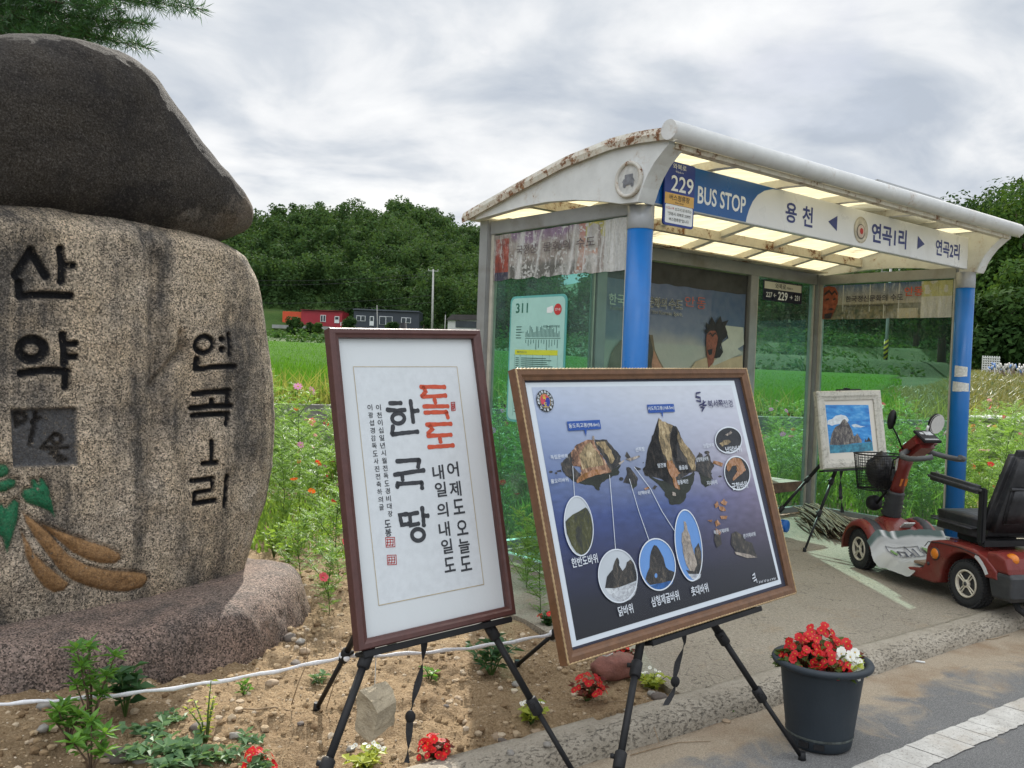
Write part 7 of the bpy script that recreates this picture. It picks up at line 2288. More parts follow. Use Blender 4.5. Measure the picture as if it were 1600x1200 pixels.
def leg_point(e, px_):
 """point on one of the rear legs nearest a pixel ray"""
 a, b = e
 best = None
 for k in range(200):
  p = a.lerp(b, k / 199); d = ray(*px_); v = p - CP
  q = (v - d * (v.dot(d) / d.dot(d))).length
  if best is None or q < best[0]: best = (q, p)
 return best[1]
apC = CAL.px(658, 792, -.075); fBc = on_soil(495, 1110)
apB = BRD.px(1029, 844, -.075); fBb = on_soil(808, 1042)
k1 = leg_point((apC, fBc), (545, 1030)); k2 = leg_point((apB, fBb), (866, 991))
l0 = dp(-60, 1102, 3.05)
mb = MB()
pts = []
for a, b, sag, n_ in ((l0, k1, .035, 26), (k1, k2, .02, 18)):
 for k in range(n_):
  t = k / n_; p = a.lerp(b, t) - Vector((0, 0, sag * 4 * t * (1 - t) - .003 * sin(k * 1.7)))
  pts.append(p)
pts.append(k2)
mb.tube(pts, [.0068 + .0018 * sin(k * 1.9) for k in range(len(pts))], 8, flat=.6)
rp = mb.build('rope', pm('white_twine', (.66, .66, .67), .1, 90, .7, .4, 200), origin=l0)
tag(rp, 'white plastic rope strung across the soil from the stone to the easels', 'rope')
for kk in (k1, k2):
 mb = MB(); mb.lathe([(.014, -.012), (.021, -.006), (.022, .004), (.015, .012)], kk, (.3, .4, .8), 14); mb.ell(kk + Vector((.012, -.02, .0)), (.012, .010, .012)); mb.build('knot', _mc['white_twine'], rp)
jc = gp(1222, 838, 0)
jg = thing('water_jug', jc, 'white plastic jug with blue cap lying on the concrete by the bench', 'jug')
jd = Vector((.80, -.60, 0)).normalized()
js = Vector((-jd.y, jd.x, 0))
Mj = Matrix(((jd.x, js.x, 0, jc.x - jd.x * .11), (jd.y, js.y, 0, jc.y - jd.y * .11), (0, 0, 1, 0), (0, 0, 0, 1)))
b = NB('milky_plastic'); _pl = b.bsdf((.62, .64, .58), .35, b.bump(b.noise(14, 3, .6, b.coord()), .3, .01), 0, .5); _tr = b.n('ShaderNodeBsdfTranslucent', {'Color': (.66, .68, .60)}).outputs[0]; _mx = b.n('ShaderNodeMixShader', {0: .35}); b.t.links.new(_pl, _mx.inputs[1]); b.t.links.new(_tr, _mx.inputs[2]); MILK = b.done(_mx.outputs[0])
mb = MB(); mb.box((-.22, -.09, .004), (.05, .09, .175), Mj, .035); mb.v += [];
mb.lathe([(.075, 0.0), (.066, .03), (.045, .055), (.04, .065)], Mj @ Vector((.045, 0, .090)), jd, 26); mb.build('bottle', MILK, jg)
mb = MB(); mb.lathe([(.050, .0), (.052, .006), (.052, .052), (.046, .058), (0, .058)], Mj @ Vector((.098, 0, .090)), jd, 30); mb.build('cap', pm('blue_cap', (.015, .13, .48), .08, 8, .4, .05, 90), jg)
bw = thing('brushwood_bundle', sloc(3.35, .75, 0), 'long bundle of dry brown bark and straw lying along the right glass side', 'bundle')
BRK = pm('dry_bark', (.105, .072, .045), .45, 30, .9, .6, 60, .01)
STW = pm('dry_straw', (.24, .17, .10), .4, 30, .85, .3, 60)
r = random.Random(9)
for nm, mt, cnt_, a0, a1, rr0 in (('bark', BRK, 150, 3.62, 2.92, .012), ('straw', STW, 120, 3.68, 2.80, .005)):
 mb = MB()
 for k in range(cnt_):
  th = r.uniform(0, pi); q = sqrt(r.random())
  A_ = sloc(3.70 + r.uniform(-.10, .12), 1.18 + r.uniform(-.06, .1), .0); B_ = sloc(2.98 + r.uniform(-.2, .15), .34 + r.uniform(-.15, .1), 0)
  sdv = (B_ - A_).cross(Vector((0, 0, 1))).normalized()
  off0 = sdv * (q * cos(th) * .11) + Vector((0, 0, .015 + q * sin(th) * .16)); off1 = sdv * (q * cos(th) * .10 + r.uniform(-.05, .05)) + Vector((0, 0, .012 + q * sin(th) * .10))
  u0 = r.uniform(0, .35); u1 = r.uniform(.6, 1.0)
  p0 = A_.lerp(B_, u0) + off0.lerp(off1, u0); p1 = A_.lerp(B_, u1) + off0.lerp(off1, u1); pm_ = p0.lerp(p1, .5) + Vector((r.uniform(-.02, .02), r.uniform(-.02, .02), r.uniform(-.0, .02)))
  rr_ = rr0 * r.uniform(.5, 1.3)
  mb.tube([p0, pm_, p1], [rr_ * .7, rr_, rr_ * .4], 5)
 mb.build(nm, mt, bw, recalc=False)
# ================================================================== plants
def leaf_quads(mbv, p, d, n, L_, W_, fold=.12, droop=.15):
 """one leaf blade from p along d, with face normal n; appended to (verts, quads)"""
 d = d.normalized(); s = d.cross(n)
 if s.length < 1e-6: s = d.cross(Vector((.3, .5, .8)))
 s.normalize(); n = s.cross(d).normalized()
 k = len(mbv[0])
 a = p; m = p + d * (L_ * .5) + n * (fold * W_); t = p + d * L_ - n * (droop * L_)
 mbv[0].extend([tuple(a), tuple(m + s * (W_ * .5)), tuple(t), tuple(m - s * (W_ * .5))])
 mbv[1].append((k, k + 1, k + 2, k + 3))
def rvec(r): return Vector((r.gauss(0, 1), r.gauss(0, 1), r.gauss(0, 1))).normalized()
def foliage_obj(name, mbv, mat, parent, seed, k=4):
 r = np.random.RandomState(seed)
 t = np.repeat(r.rand(len(mbv[1])), k)
 return npmesh(name, mbv[0], mbv[1], mat, parent, tint=t)
PETALS = {}
def petal_mat(nm, c, c2=None):
 if nm not in PETALS: PETALS[nm] = leafmat('petal_' + nm, c, c2 or tuple(min(1, x * 1.25) for x in c), .3, .5, False)
 return PETALS[nm]
YEL = pm('pollen', (.55, .36, .03), .2, 60, .7, 0)
COSG = leafmat('cosmos_leaf', (.065, .16, .028), (.23, .39, .085), .45)
STEMG = pm('green_stem', (.07, .13, .03), .3, 20, .6, 0)
_fl = {}
def flower_mesh(kind, R, mat, n=8, cup=.25):
 """one flower head as a mesh pair (petals, eye) built at the origin facing +z"""
 k_ = (kind, mat.name)
 if k_ in _fl: return _fl[k_]
 vs = []; fs = []
 for k in range(n):
  th = 2 * pi * k / n
  d = Vector((cos(th), sin(th), 0)); s = Vector((-sin(th), cos(th), 0))
  w = R * 2.3 / n * (1.45 if n < 6 else 1.05)
  i = len(vs)
  vs += [d * R * .1, d * R * .55 + s * w * .8 + Vector((0, 0, cup * R * .4)), d * R + s * w * .55 + Vector((0, 0, cup * R * .6)), d * R * 1.02 + Vector((0, 0, cup * R * .5)), d * R - s * w * .55 + Vector((0, 0, cup * R * .6)), d * R * .55 - s * w * .8 + Vector((0, 0, cup * R * .45))]
  fs.append([i, i + 1, i + 2, i + 3, i + 4, i + 5])
 me = bpy.data.meshes.new('flower'); me.from_pydata([tuple(v) for v in vs], [], fs); me.materials.append(mat)
 mb = MB(); mb.ell((0, 0, R * .06), (R * .2, R * .2, R * .12), None, 8, 5)
 me2 = bpy.data.meshes.new('flower_eye'); me2.from_pydata([tuple(v) for v in mb.v], [], mb.f); me2.materials.append(YEL)
 _fl[k_] = (me, me2)
 return _fl[k_]
def put_flower(parent, p, d, R, mat, n=8, cup=.25, eye=True, local=True):
 me, me2 = flower_mesh('f%d_%.3f_%.2f' % (n, R, cup), R, mat, n, cup)
 o = bpy.data.objects.new('flower', me); COL.objects.link(o); o.parent = parent
 o.location = p; o.rotation_euler = d.to_track_quat('Z', 'Y').to_euler()
 if eye:
  e = bpy.data.objects.new('flower_eye', me2); COL.objects.link(e); e.parent = o
 return o
def cosmos(seed, h, label=None):
 """feathery cosmos plant at the origin; returns its root and flower tips"""
 r = random.Random(seed)
 t = thing('cosmos_plant', Vector((0, 0, 0)), label or 'feathery green cosmos plant in the flower plot', 'plant', 'cosmos plants')
 mv = ([], []); mb = MB()
 tips = []
 stems = []
 top = Vector((r.uniform(-.1, .1) * h, r.uniform(-.1, .1) * h, h))
 main = [Vector((0, 0, 0)), top * .4 + Vector((r.uniform(-.02, .02), r.uniform(-.02, .02), 0)), top]
 stems.append((main, 1.0))
 nb_ = r.randint(6, 9)
 for k in range(nb_):
  q = .15 + .72 * k / nb_
  b = main[0].lerp(main[1], q / .4) if q < .4 else main[1].lerp(main[2], (q - .4) / .6)
  an = k * 2.4 + r.uniform(-.4, .4)
  l = h * (.50 - .28 * q) * r.uniform(.8, 1.2)
  e = b + Vector((cos(an) * l * .75, sin(an) * l * .75, l * r.uniform(.55, .95)))
  stems.append(([b, b.lerp(e, .5) + Vector((cos(an) * .03 * h, sin(an) * .03 * h, 0)), e], .6))
 for s, w in stems:
  mb.tube(s, [.0045 * w * h ** .5, .0035 * w, .0018], 5)
  tips.append((s[-1], (s[-1] - s[-2]).normalized()))
  L_ = (s[2] - s[0]).length
  nn_ = int(6 + L_ * 22)
  for k in range(nn_):
   q = (k + .6) / nn_
   b = s[0].lerp(s[1], q * 2) if q < .5 else s[1].lerp(s[2], q * 2 - 1)
   an = k * 1.57 + r.uniform(-.5, .5)
   d = Vector((cos(an), sin(an), r.uniform(.25, .8))).normalized()
   ll = r.uniform(.07, .13) * (.7 + .5 * h) * (1.1 - .35 * q)
   for j in range(7):
    w_ = j / 6
    c = b + d * (ll * w_) - Vector((0, 0, .12 * ll * w_ * w_))
    for sg in (-1, 1):
     pd = (d * .8 + Vector((-sin(an), cos(an), 0)) * sg * .8 + rvec(r) * .35).normalized()
     leaf_quads(mv, c, pd, Vector((0, 0, 1)) + rvec(r) * .4, ll * .46 * (1.15 - w_ * .5), .0085, 0, .1)
   leaf_quads(mv, b, d, Vector((0, 0, 1)), ll * 1.15, .004, 0, .15)
 mb.build('stem', STEMG, t)
 foliage_obj('foliage', mv, COSG, t, seed)
 return t, tips
def weedy(name, seed, h, R, nleaf, Lf, Wf, mat, label, cat='plant', grp=None, up=.6, stems=True, loc=None):
 """leafy little plant: stems fanning from one foot with leaves along them"""
 r = random.Random(seed)
 t = thing(name, Vector((0, 0, 0)), label, cat, grp)
 mv = ([], []); mb = MB(); tips = []
 ns = max(3, int(nleaf / 11))
 for k in range(ns):
  an = 2 * pi * k / ns + r.uniform(-.4, .4); rr_ = R * sqrt(r.random())
  e = Vector((cos(an) * rr_, sin(an) * rr_, h * r.uniform(.55, 1.0)))
  m = Vector((e.x * .35, e.y * .35, e.z * .55))
  mb.tube([Vector((0, 0, -.01)), m, e], [.004, .003, .0015], 5)
  tips.append((e, (e - m).normalized()))
  for j in range(int(nleaf / ns)):
   q = .25 + .75 * (j + r.random()) / (nleaf / ns)
   b = m * (q * 2) if q < .5 else m.lerp(e, q * 2 - 1)
   d = (Vector((cos(an + j * 2.4), sin(an + j * 2.4), up * r.uniform(.2, 1.2)))).normalized()
   leaf_quads(mv, b, d, Vector((0, 0, 1)) + rvec(r) * .5, Lf * r.uniform(.6, 1.15), Wf * r.uniform(.7, 1.1), .15, .22)
 mb.build('stem', STEMG, t)
 foliage_obj('leaves', mv, mat, t, seed)
 return t, tips
PINK = petal_mat('pink', (.60, .22, .42)); WHT = petal_mat('white', (.70, .70, .66)); REDP = petal_mat('red', (.55, .035, .02)); ORG_ = petal_mat('orange', (.62, .12, .03)); MAG = petal_mat('magenta', (.48, .03, .18)); BEGR = petal_mat('begonia', (.50, .012, .016)); CORAL = petal_mat('coral', (.62, .09, .12))
tmpl = []
for k in range(6):
 t, tips = cosmos(100 + k, (.95, .8, .7, .6, .9, .5)[k])
 tmpl.append((t, tips))
spots = []
r = random.Random(21)
fixed = [  # (px, py of foot, template, scale, flower colour or None, wording)
 (468, 812, 0, 1.16, [PINK, PINK, WHT], 'tallest feathery cosmos plant just right of the carved stone'),
 (505, 850, 4, .85, [REDP, ORG_, REDP, ORG_], 'feathery cosmos with red and orange flowers left of the calligraphy frame'),
 (440, 830, 1, .9, [PINK, WHT, PINK], 'pale pink cosmos close beside the right edge of the stone'),
 (530, 905, 5, 1.0, [], 'low feathery plant without flowers by the calligraphy frame edge'),
 (470, 905, 5, .8, [], 'short feathery plant beside the sunlit end of the base stone'),
 (515, 960, 5, .72, [CORAL, CORAL], 'short feathery plant with coral pink blooms left of the calligraphy frame'),
 (845, 960, 1, .72, [], 'feathery plant between the two framed boards'),
 (822, 925, 5, .85, [], 'small feathery plant against the left foot of the shelter glass'),
]
used = set()
def cosmos_copy(ti, p, sc, rz, label, cols, rr_, grp='cosmos plants'):
 t, tips = tmpl[ti]
 if ti not in used:
  o = t; used.add(ti)
 else:
  o = bpy.data.objects.new('cosmos_plant', None); o.empty_display_size = .1; COL.objects.link(o)
  for ch in t.children:
   if ch.name.startswith('flower'): continue
   c = ch.copy(); COL.objects.link(c); c.parent = o
  o['category'] = 'plant'; o['group'] = grp
 o['label'] = label
 o.location = p; o.rotation_euler = (0, 0, rz); o.scale = (sc, sc, sc * rr_.uniform(.92, 1.08))
 tt = list(tips); rr_.shuffle(tt)
 for c, (q, d) in zip(cols, tt):
  dd = Vector((d.x + rr_.uniform(-.4, .4), d.y - .5, d.z * .7)).normalized()
  if c in (REDP, ORG_, CORAL): put_flower(o, q, dd, .034, c, 5, .75, False)
  else: put_flower(o, q, dd, .033, c, 8, .12)
 return o
for (px_, py_, ti, sc, cols, lab) in fixed:
 p = on_soil(px_, py_); cosmos_copy(ti, p, sc, r.uniform(0, 6), lab, cols, r)
cnt = 0; tries = 0; plc = []
while cnt < 230 and tries < 9000:
 tries += 1
 x = r.uniform(-4.5, 11.5); y = r.uniform(5.6, 14.0)
 a = (Vector((x, y, 0)) - SP).dot(SA); b_ = (Vector((x, y, 0)) - SP).dot(SB)
 if y > float(wall_y(x)) - .35: continue
 ins = (-.75 < a < SW + .35 and b_ < 1.85)
 if ins: continue
 if a > SW + .3 and b_ < -.55: continue
 if a < -.7 and (b_ < -.2): continue
 if x < -.6 and y < 6.2: continue
 if x < -.8 - .05 * y and y < 8: continue
 ang = x / y
 if not (-.36 < ang < .64): continue
 if any((x - q[0]) ** 2 + (y - q[1]) ** 2 < .25 ** 2 for q in plc): continue
 plc.append((x, y))
 two = [r.choice([PINK, PINK, WHT, REDP, CORAL, MAG, PINK]) for k in range(2)]
 cols = [r.choice(two) for k in range(r.choice([0, 1, 2, 2, 3, 4]))]
 if a > SW + .2: zone = 'beyond the far blue post'
 elif a < -.3: zone = 'between the stone and the shelter'
 else: zone = 'behind the shelter glass'
 near = r.uniform(.75, 1.2)
 if a < .3 and y < 9: near *= .75
 h_ = soil_at(x, y)
 nm = {PINK: 'pink', WHT: 'white', REDP: 'red', CORAL: 'coral', MAG: 'magenta'}
 what = ' and '.join(sorted({nm[c] for c in cols})) or 'no'
 cosmos_copy(r.randrange(6), Vector((x, y, h_ - .01)), near, r.uniform(0, 6), 'feathery cosmos plant with %s flowers %s' % (what, zone), cols, r)
 cnt += 1
n = 60000
rs = np.random.RandomState(8)
x = rs.rand(n) * 16 - 4.5; y = 5.2 + rs.rand(n) * 9
a = (x - SP.x) * SA.x + (y - SP.y) * SA.y; b_ = (x - SP.x) * SB.x + (y - SP.y) * SB.y
patch = fbm(np.stack([x * .9, y * .9, x * 0], 1), 3)
ok = (y < wall_y(x) - .1) & ~((a > -.8) & (a < SW + .3) & (b_ < 1.68)) & ~((a > SW + .25) & (b_ < -.02)) & ~((a <= -.8) & (b_ < .2)) & ((patch > -.16) | (a > SW)) & (x / y > -.36) & (x / y < .64) & ~((x < -.6) & (y < 6.0))
x, y = x[ok], y[ok]
z = soil_z(x, y)
GCOV = leafmat('ground_cover', (.07, .15, .022), (.24, .37, .07), .45)
blades('ground_cover', x, y, z - .01, .06 + .22 * rs.rand(len(x)) ** 1.5, .010 + .02 * rs.rand(len(x)), GCOV, 1.1, lab='low green weeds and grass covering the flower plot behind the shelter', cat='weeds')
BEGL = leafmat('begonia_leaf', (.045, .018, .012), (.12, .13, .03), .25)
BEGD = leafmat('begonia_bronze', (.10, .012, .012), (.16, .05, .025), .25)
LIME = leafmat('lime_leaf', (.23, .30, .03), (.46, .50, .10), .35)
DKL = leafmat('dark_leaf', (.018, .055, .018), (.05, .13, .04), .25)
AZL = leafmat('azalea_leaf', (.045, .14, .025), (.17, .34, .05), .35)
GRYL = leafmat('grey_green_leaf', (.06, .14, .06), (.16, .27, .13), .3)
def begonia(seed, R, h, nfl, col, label, mat=BEGD, grp=None, Rf=.0115):
 t, tips = weedy('begonia_plant', seed, h, R, 70, .036, .030, mat, label, 'flowers', grp)
 r = random.Random(seed + 5)
 for k in range(nfl):
  an = r.uniform(0, 2 * pi); q = sqrt(r.random()) * R * 1.05
  z = h * (1.08 - .55 * (q / R) ** 2) + r.uniform(-.012, .02)
  d = Vector((cos(an) * q / R * .9, sin(an) * q / R * .9 - .35, .6)).normalized() + rvec(r) * .35
  put_flower(t, Vector((cos(an) * q, sin(an) * q, z)), d.normalized(), Rf * r.choice([.85, 1.0, 1.2]), col, 4, .35)
 return t
def place(t, px_, py_, sc=1.0, rz=0.0):
 p = on_soil(px_, py_); t.location = p - Vector((0, 0, .008)); t.rotation_euler = (0, 0, rz); t.scale = (sc,) * 3
 return t
place(begonia(1, .060, .075, 34, BEGR, 'red begonia with bronze leaves in the sand beneath the calligraphy easel', grp='red begonias in the sand'), 680, 1186)
place(begonia(2, .070, .095, 36, BEGR, 'red begonia with bronze leaves below the lower left corner of the photograph board', grp='red begonias in the sand'), 918, 1094)
place(begonia(3, .055, .06, 22, BEGR, 'red begonia at the bottom edge in front of the base stone', GRYL, 'red begonias in the sand'), 402, 1206)
place(begonia(4, .055, .11, 9, BEGR, 'sparse red begonia in the gap between the two framed boards', DKL, 'red begonias in the sand'), 855, 985)
place(begonia(5, .05, .06, 14, BEGR, 'red begonia peeping out behind the red stone', BEGD, 'red begonias in the sand'), 975, 1030)
def limeplant(seed, R, h, label):
 t, tips = weedy('lime_bedding_plant', seed, h, R, 78, .042, .032, LIME, label, 'plant', 'lime green bedding plants')
 r = random.Random(seed)
 for k in range(9):
  an = r.uniform(0, 6.28); q = sqrt(r.random()) * R * .8
  put_flower(t, Vector((cos(an) * q, sin(an) * q, h * 1.02)), (Vector((0, -.4, 1)) + rvec(r) * .4).normalized(), .008, WHT, 4, .3)
 return t
place(limeplant(11, .072, .085, 'lime green bedding plant at the bottom edge left of the calligraphy easel legs'), 572, 1204)
place(limeplant(12, .062, .075, 'lime green bedding plant beside the right leg of the calligraphy easel'), 830, 1128)
place(limeplant(13, .075, .085, 'lime green bedding plant under the photograph board by the slab corner'), 1018, 1078)
t, _ = weedy('leafy_shrub', 21, .17, .13, 90, .075, .024, DKL, 'dark leafy low shrub behind the rope between the two easels', 'shrub'); place(t, 768, 1052)
def azalea(seed, h, label, px_, py_, stemh, whorls):
 r = random.Random(seed)
 t = thing('young_azalea', Vector((0, 0, 0)), label, 'shrub', 'young azaleas by the carved stone')
 mv = ([], []); mb = MB()
 for k in range(whorls):
  an = k * 2.1 + r.uniform(-.3, .3); q = (k + 1) / whorls
  e = Vector((cos(an) * .07 * (.5 + .6 * r.random()), sin(an) * .05, h * (.45 + .55 * q)))
  m = Vector((e.x * .3, e.y * .3, e.z * .5))
  mb.tube([Vector((0, 0, -.02)), m, e], [.0045, .0035, .002], 6)
  for j in range(13):
   a2 = j * 2.4; el = -.2 + 1.3 * j / 13
   leaf_quads(mv, e, Vector((cos(a2) * cos(el), sin(a2) * cos(el), sin(el))), Vector((0, 0, 1)) + rvec(r) * .3, r.uniform(.038, .062), r.uniform(.017, .024), .1, .12)
  for j in range(7):
   b = m.lerp(e, r.uniform(.3, .95)); a2 = r.uniform(0, 6.28)
   leaf_quads(mv, b, Vector((cos(a2), sin(a2), .4)), Vector((0, 0, 1)), r.uniform(.03, .05), .018, .1, .15)
 mb.build('stem', pm('woody_stem', (.10, .065, .04), .3, 40, .8, .2, 90), t); foliage_obj('leaves', mv, AZL, t, seed)
 return place(t, px_, py_)
azalea(31, .33, 'tallest young azalea, light green, in front of the base stone behind the rope', 142, 1155, .2, 9)
azalea(32, .16, 'small young azalea at the bottom edge below the tallest one', 142, 1212, .08, 5)
azalea(33, .14, 'small young azalea left of the tallest one, among the pebbles', 108, 1165, .08, 6)
t, _ = weedy('broadleaf_weed', 41, .19, .09, 44, .075, .048, DKL, 'dark green broad leaved weed against the base stone', 'weed'); place(t, 196, 1112)
t, _ = weedy('yellow_shrublet', 42, .26, .13, 60, .024, .014, LIME, 'twiggy little shrub with small yellow green leaves before the base stone', 'shrub'); place(t, 322, 1165)
for k, (x, y, sc, lab) in enumerate(((232, 1150, 1.0, 'left of the patch of grey green weeds'), (272, 1180, 1.2, 'amid the patch of weeds by the bottom edge'), (310, 1195, 1.1, 'at the bottom edge below the twiggy shrublet'), (350, 1190, .9, 'right of the twiggy shrublet'), (262, 1205, 1.1, 'cut by the bottom edge, lowest of all'), (215, 1180, .8, 'right of the bottom azalea'), (385, 1165, .7, 'alone on the bare sand near the leaning easel leg'), (265, 1128, .7, 'nearest the rope, above the patch'))):
 t, _ = weedy('grey_green_weed', 50 + k, .055, .10, 60, .05, .026, GRYL, 'grey green oval leaved weed ' + lab, 'weed', 'grey green weeds'); place(t, x, y, sc, k)
for k, (x, y, sc, lab) in enumerate(((497, 1070, .8, 'seedling with pale leaves by the rear foot of the calligraphy easel'), (672, 1062, .8, 'green seedling on the sand under the middle of the calligraphy frame'), (382, 1085, .7, 'green seedling at the right foot of the base stone'), (1135, 1120, .45, 'tiny tuft growing in the kerb gutter left of the planter'))):
 t, _ = weedy('seedling', 70 + k, .09, .05, 22, .05, .028, GRYL if k == 0 else AZL, lab, 'seedling', 'seedlings in the sand');
 if k == 3: t.location = gp(x, y, ROADZ); t.scale = (sc,) * 3
 else: place(t, x, y, sc, k)
for k, (x, y, sc, lab) in enumerate(((450, 880, 1.0, 'leafy green weed on the sand right behind the base stone'), (428, 868, 1.0, 'leafy green weed half hidden by the stone, behind its sunlit base'), (1395, 790, 1.0, 'pale leafy weed seen through the glass behind the scooter tiller'))):
 t, _ = weedy('leafy_weed', 80 + k, .22, .13, 70, .06, .03, GCOV if k < 2 else LIME, lab, 'weed')
 if k == 2: q = sloc(SW + .35, .75, -.02); t.location = q
 else: place(t, x, y, sc)
def dome(seed, label, cols, nfl, cx, cy, R, h, mat, nleaf, Rf):
 r = random.Random(seed)
 t = thing('begonia_plant', PB + Vector((cx, cy, .285)), label, 'flowers', 'begonias in the planter')
 mv = ([], [])
 for k in range(nleaf):
  an = r.uniform(0, 6.28); q = sqrt(r.random()) * R
  z = h * (1 - (q / R) ** 2 * .7) * r.uniform(.45, .98)
  leaf_quads(mv, Vector((cos(an) * q, sin(an) * q, z)), Vector((cos(an), sin(an), r.uniform(-.2, .6))) + rvec(r) * .5, Vector((0, 0, 1)) + rvec(r) * .5, r.uniform(.03, .05), r.uniform(.026, .042), .1, .2)
 mv = ([tuple(Vector(p) + t.location) for p in mv[0]], mv[1])
 foliage_obj('leaves', mv, mat, t, seed)
 mb = MB()
 for k in range(9):
  an = r.uniform(0, 6.28); q = sqrt(r.random()) * R * .8
  mb.tube([t.location + Vector((cos(an) * q * .3, sin(an) * q * .3, 0)), t.location + Vector((cos(an) * q, sin(an) * q, h * .8))], .004, 5)
 mb.build('stem', pm('red_stem', (.14, .05, .02), .3, 30, .5, 0), t)
 for k in range(nfl):
  an = r.uniform(0, 6.28); q = sqrt(r.random()) * R * 1.05
  z = h * (1.06 - .72 * (q / R) ** 2) + r.uniform(-.012, .022)
  d = (Vector((cos(an) * q / R, sin(an) * q / R - .45, .65)).normalized() + rvec(r) * .4).normalized()
  put_flower(t, Vector((cos(an) * q, sin(an) * q, z)), d, Rf * r.choice([.85, 1, 1.15, 1.3]), cols, 4, .3)
 t.scale = (.95,) * 3
 return t
BLG = leafmat('planter_leaf', (.035, .05, .012), (.10, .15, .03), .3)
dome(201, 'red begonia filling the left side of the grey planter', BEGR, 64, -.075, -.01, .095, .125, BLG, 90, .0135)
dome(202, 'red begonia at the back of the grey planter', BEGR, 60, .02, .07, .105, .14, BLG, 80, .0135)
dome(203, 'red begonia at the front rim of the grey planter', BEGR, 40, .0, -.085, .075, .095, BLG, 60, .0135)
dome(204, 'red begonia on the right rim of the grey planter beside the white one', BEGR, 22, .10, .03, .055, .10, BEGD, 50, .0135)
dome(205, 'white begonia among the red ones in the grey planter', WHT, 30, .072, -.068, .058, .10, LIME, 50, .0135)
PEB = [pm('pebble_grey', (.24, .225, .20), .25, 30, .85, .5, 60), pm('pebble_tan', (.30, .225, .15), .25, 30, .85, .5, 60), pm('pebble_dark', (.12, .10, .085), .3, 30, .85, .5, 60)]
pebs = [(72, 1105, .03), (92, 1108, .026), (112, 1118, .022), (68, 1140, .018), (52, 1160, .016), (183, 1186, .042), (222, 1190, .024), (160, 1190, .022), (310, 1140, .03), (368, 1152, .025), (425, 1070, .03), (452, 1000, .035), (470, 1005, .03), (475, 1020, .03), (462, 1040, .025), (808, 1070, .020), (776, 1156, .026), (785, 1160, .018), (798, 1178, .014), (838, 1146, .022), (1030, 1092, .032), (1018, 1086, .02), (590, 1085, .02), (470, 1132, .015), (548, 1172, .018), (715, 1092, .014), (697, 1105, .012), (855, 1165, .016), (600, 1035, .018), (690, 1020, .02), (1110, 1120, .02), (1134, 1128, .016), (1010, 1158, .015)]
r = random.Random(33)
for k, (x, y, s) in enumerate(pebs):
 p = on_soil(x, y) if y < 1118 or x < 1000 else gp(x, y, ROADZ)
 blob('pebble', p + Vector((0, 0, s * .25)), (s * r.uniform(.8, 1.3), s * r.uniform(.7, 1.1), s * r.uniform(.45, .75)), PEB[k % 3], k, None, .5, 16, 'small stone lying loose on the sand or in the kerb gutter', 'stone', rot=r.uniform(0, 6), grp='loose small stones')
n = 16000
x = rs.rand(n) * 4.2 - 2.6; y = 2.5 + rs.rand(n) ** 1.3 * 3.2
sd_ = (x - C0.x) * CN.x + (y - C0.y) * CN.y; a = (x - SP.x) * SA.x + (y - SP.y) * SA.y
ok = (sd_ > .2) & (a < -.95)
x, y = x[ok], y[ok]; n = len(x)
s = .002 + .016 * rs.rand(n) ** 7 + .0025 * rs.rand(n)
ico = np.array([(0, 0, 1), (.89, 0, .45), (.28, .85, .45), (-.72, .53, .45), (-.72, -.53, .45), (.28, -.85, .45), (.72, .53, -.45), (-.28, .85, -.45), (-.89, 0, -.45), (-.28, -.85, -.45), (.72, -.53, -.45), (0, 0, -1)])
icf = np.array([(0, 1, 2), (0, 2, 3), (0, 3, 4), (0, 4, 5), (0, 5, 1), (1, 6, 2), (2, 7, 3), (3, 8, 4), (4, 9, 5), (5, 10, 1), (6, 7, 2), (7, 8, 3), (8, 9, 4), (9, 10, 5), (10, 6, 1), (6, 11, 7), (7, 11, 8), (8, 11, 9), (9, 11, 10), (10, 11, 6)])
V = (ico[None] * (1 + .35 * (rs.rand(n, 12, 1) - .5)) * s[:, None, None]) * np.array([1, 1, .75]) + np.stack([x, y, soil_z(x, y) + s * .2], 1)[:, None]
T = (icf[None] + (np.arange(n) * 12)[:, None, None]).reshape(-1, 3)
CR_ = NB('earth_crumbs'); tt_ = CR_.n('ShaderNodeAttribute', attribute_name='tint').outputs['Fac']
CRM = CR_.done(CR_.bsdf(CR_.ramp(tt_, [(0, (.14, .09, .05)), (.5, (.33, .24, .14)), (1, (.48, .40, .30))]), .95, None, 0, .1))
tag(npmesh('earth_crumbs', V.reshape(-1, 3), T, CRM, tint=np.repeat(rs.rand(n), 12)), 'loose crumbs and grains of sandy earth scattered over the soil bed', 'earth', kind='stuff')
TW = pm('dry_twig', (.25, .18, .11), .3, 40, .9, .2, 90)
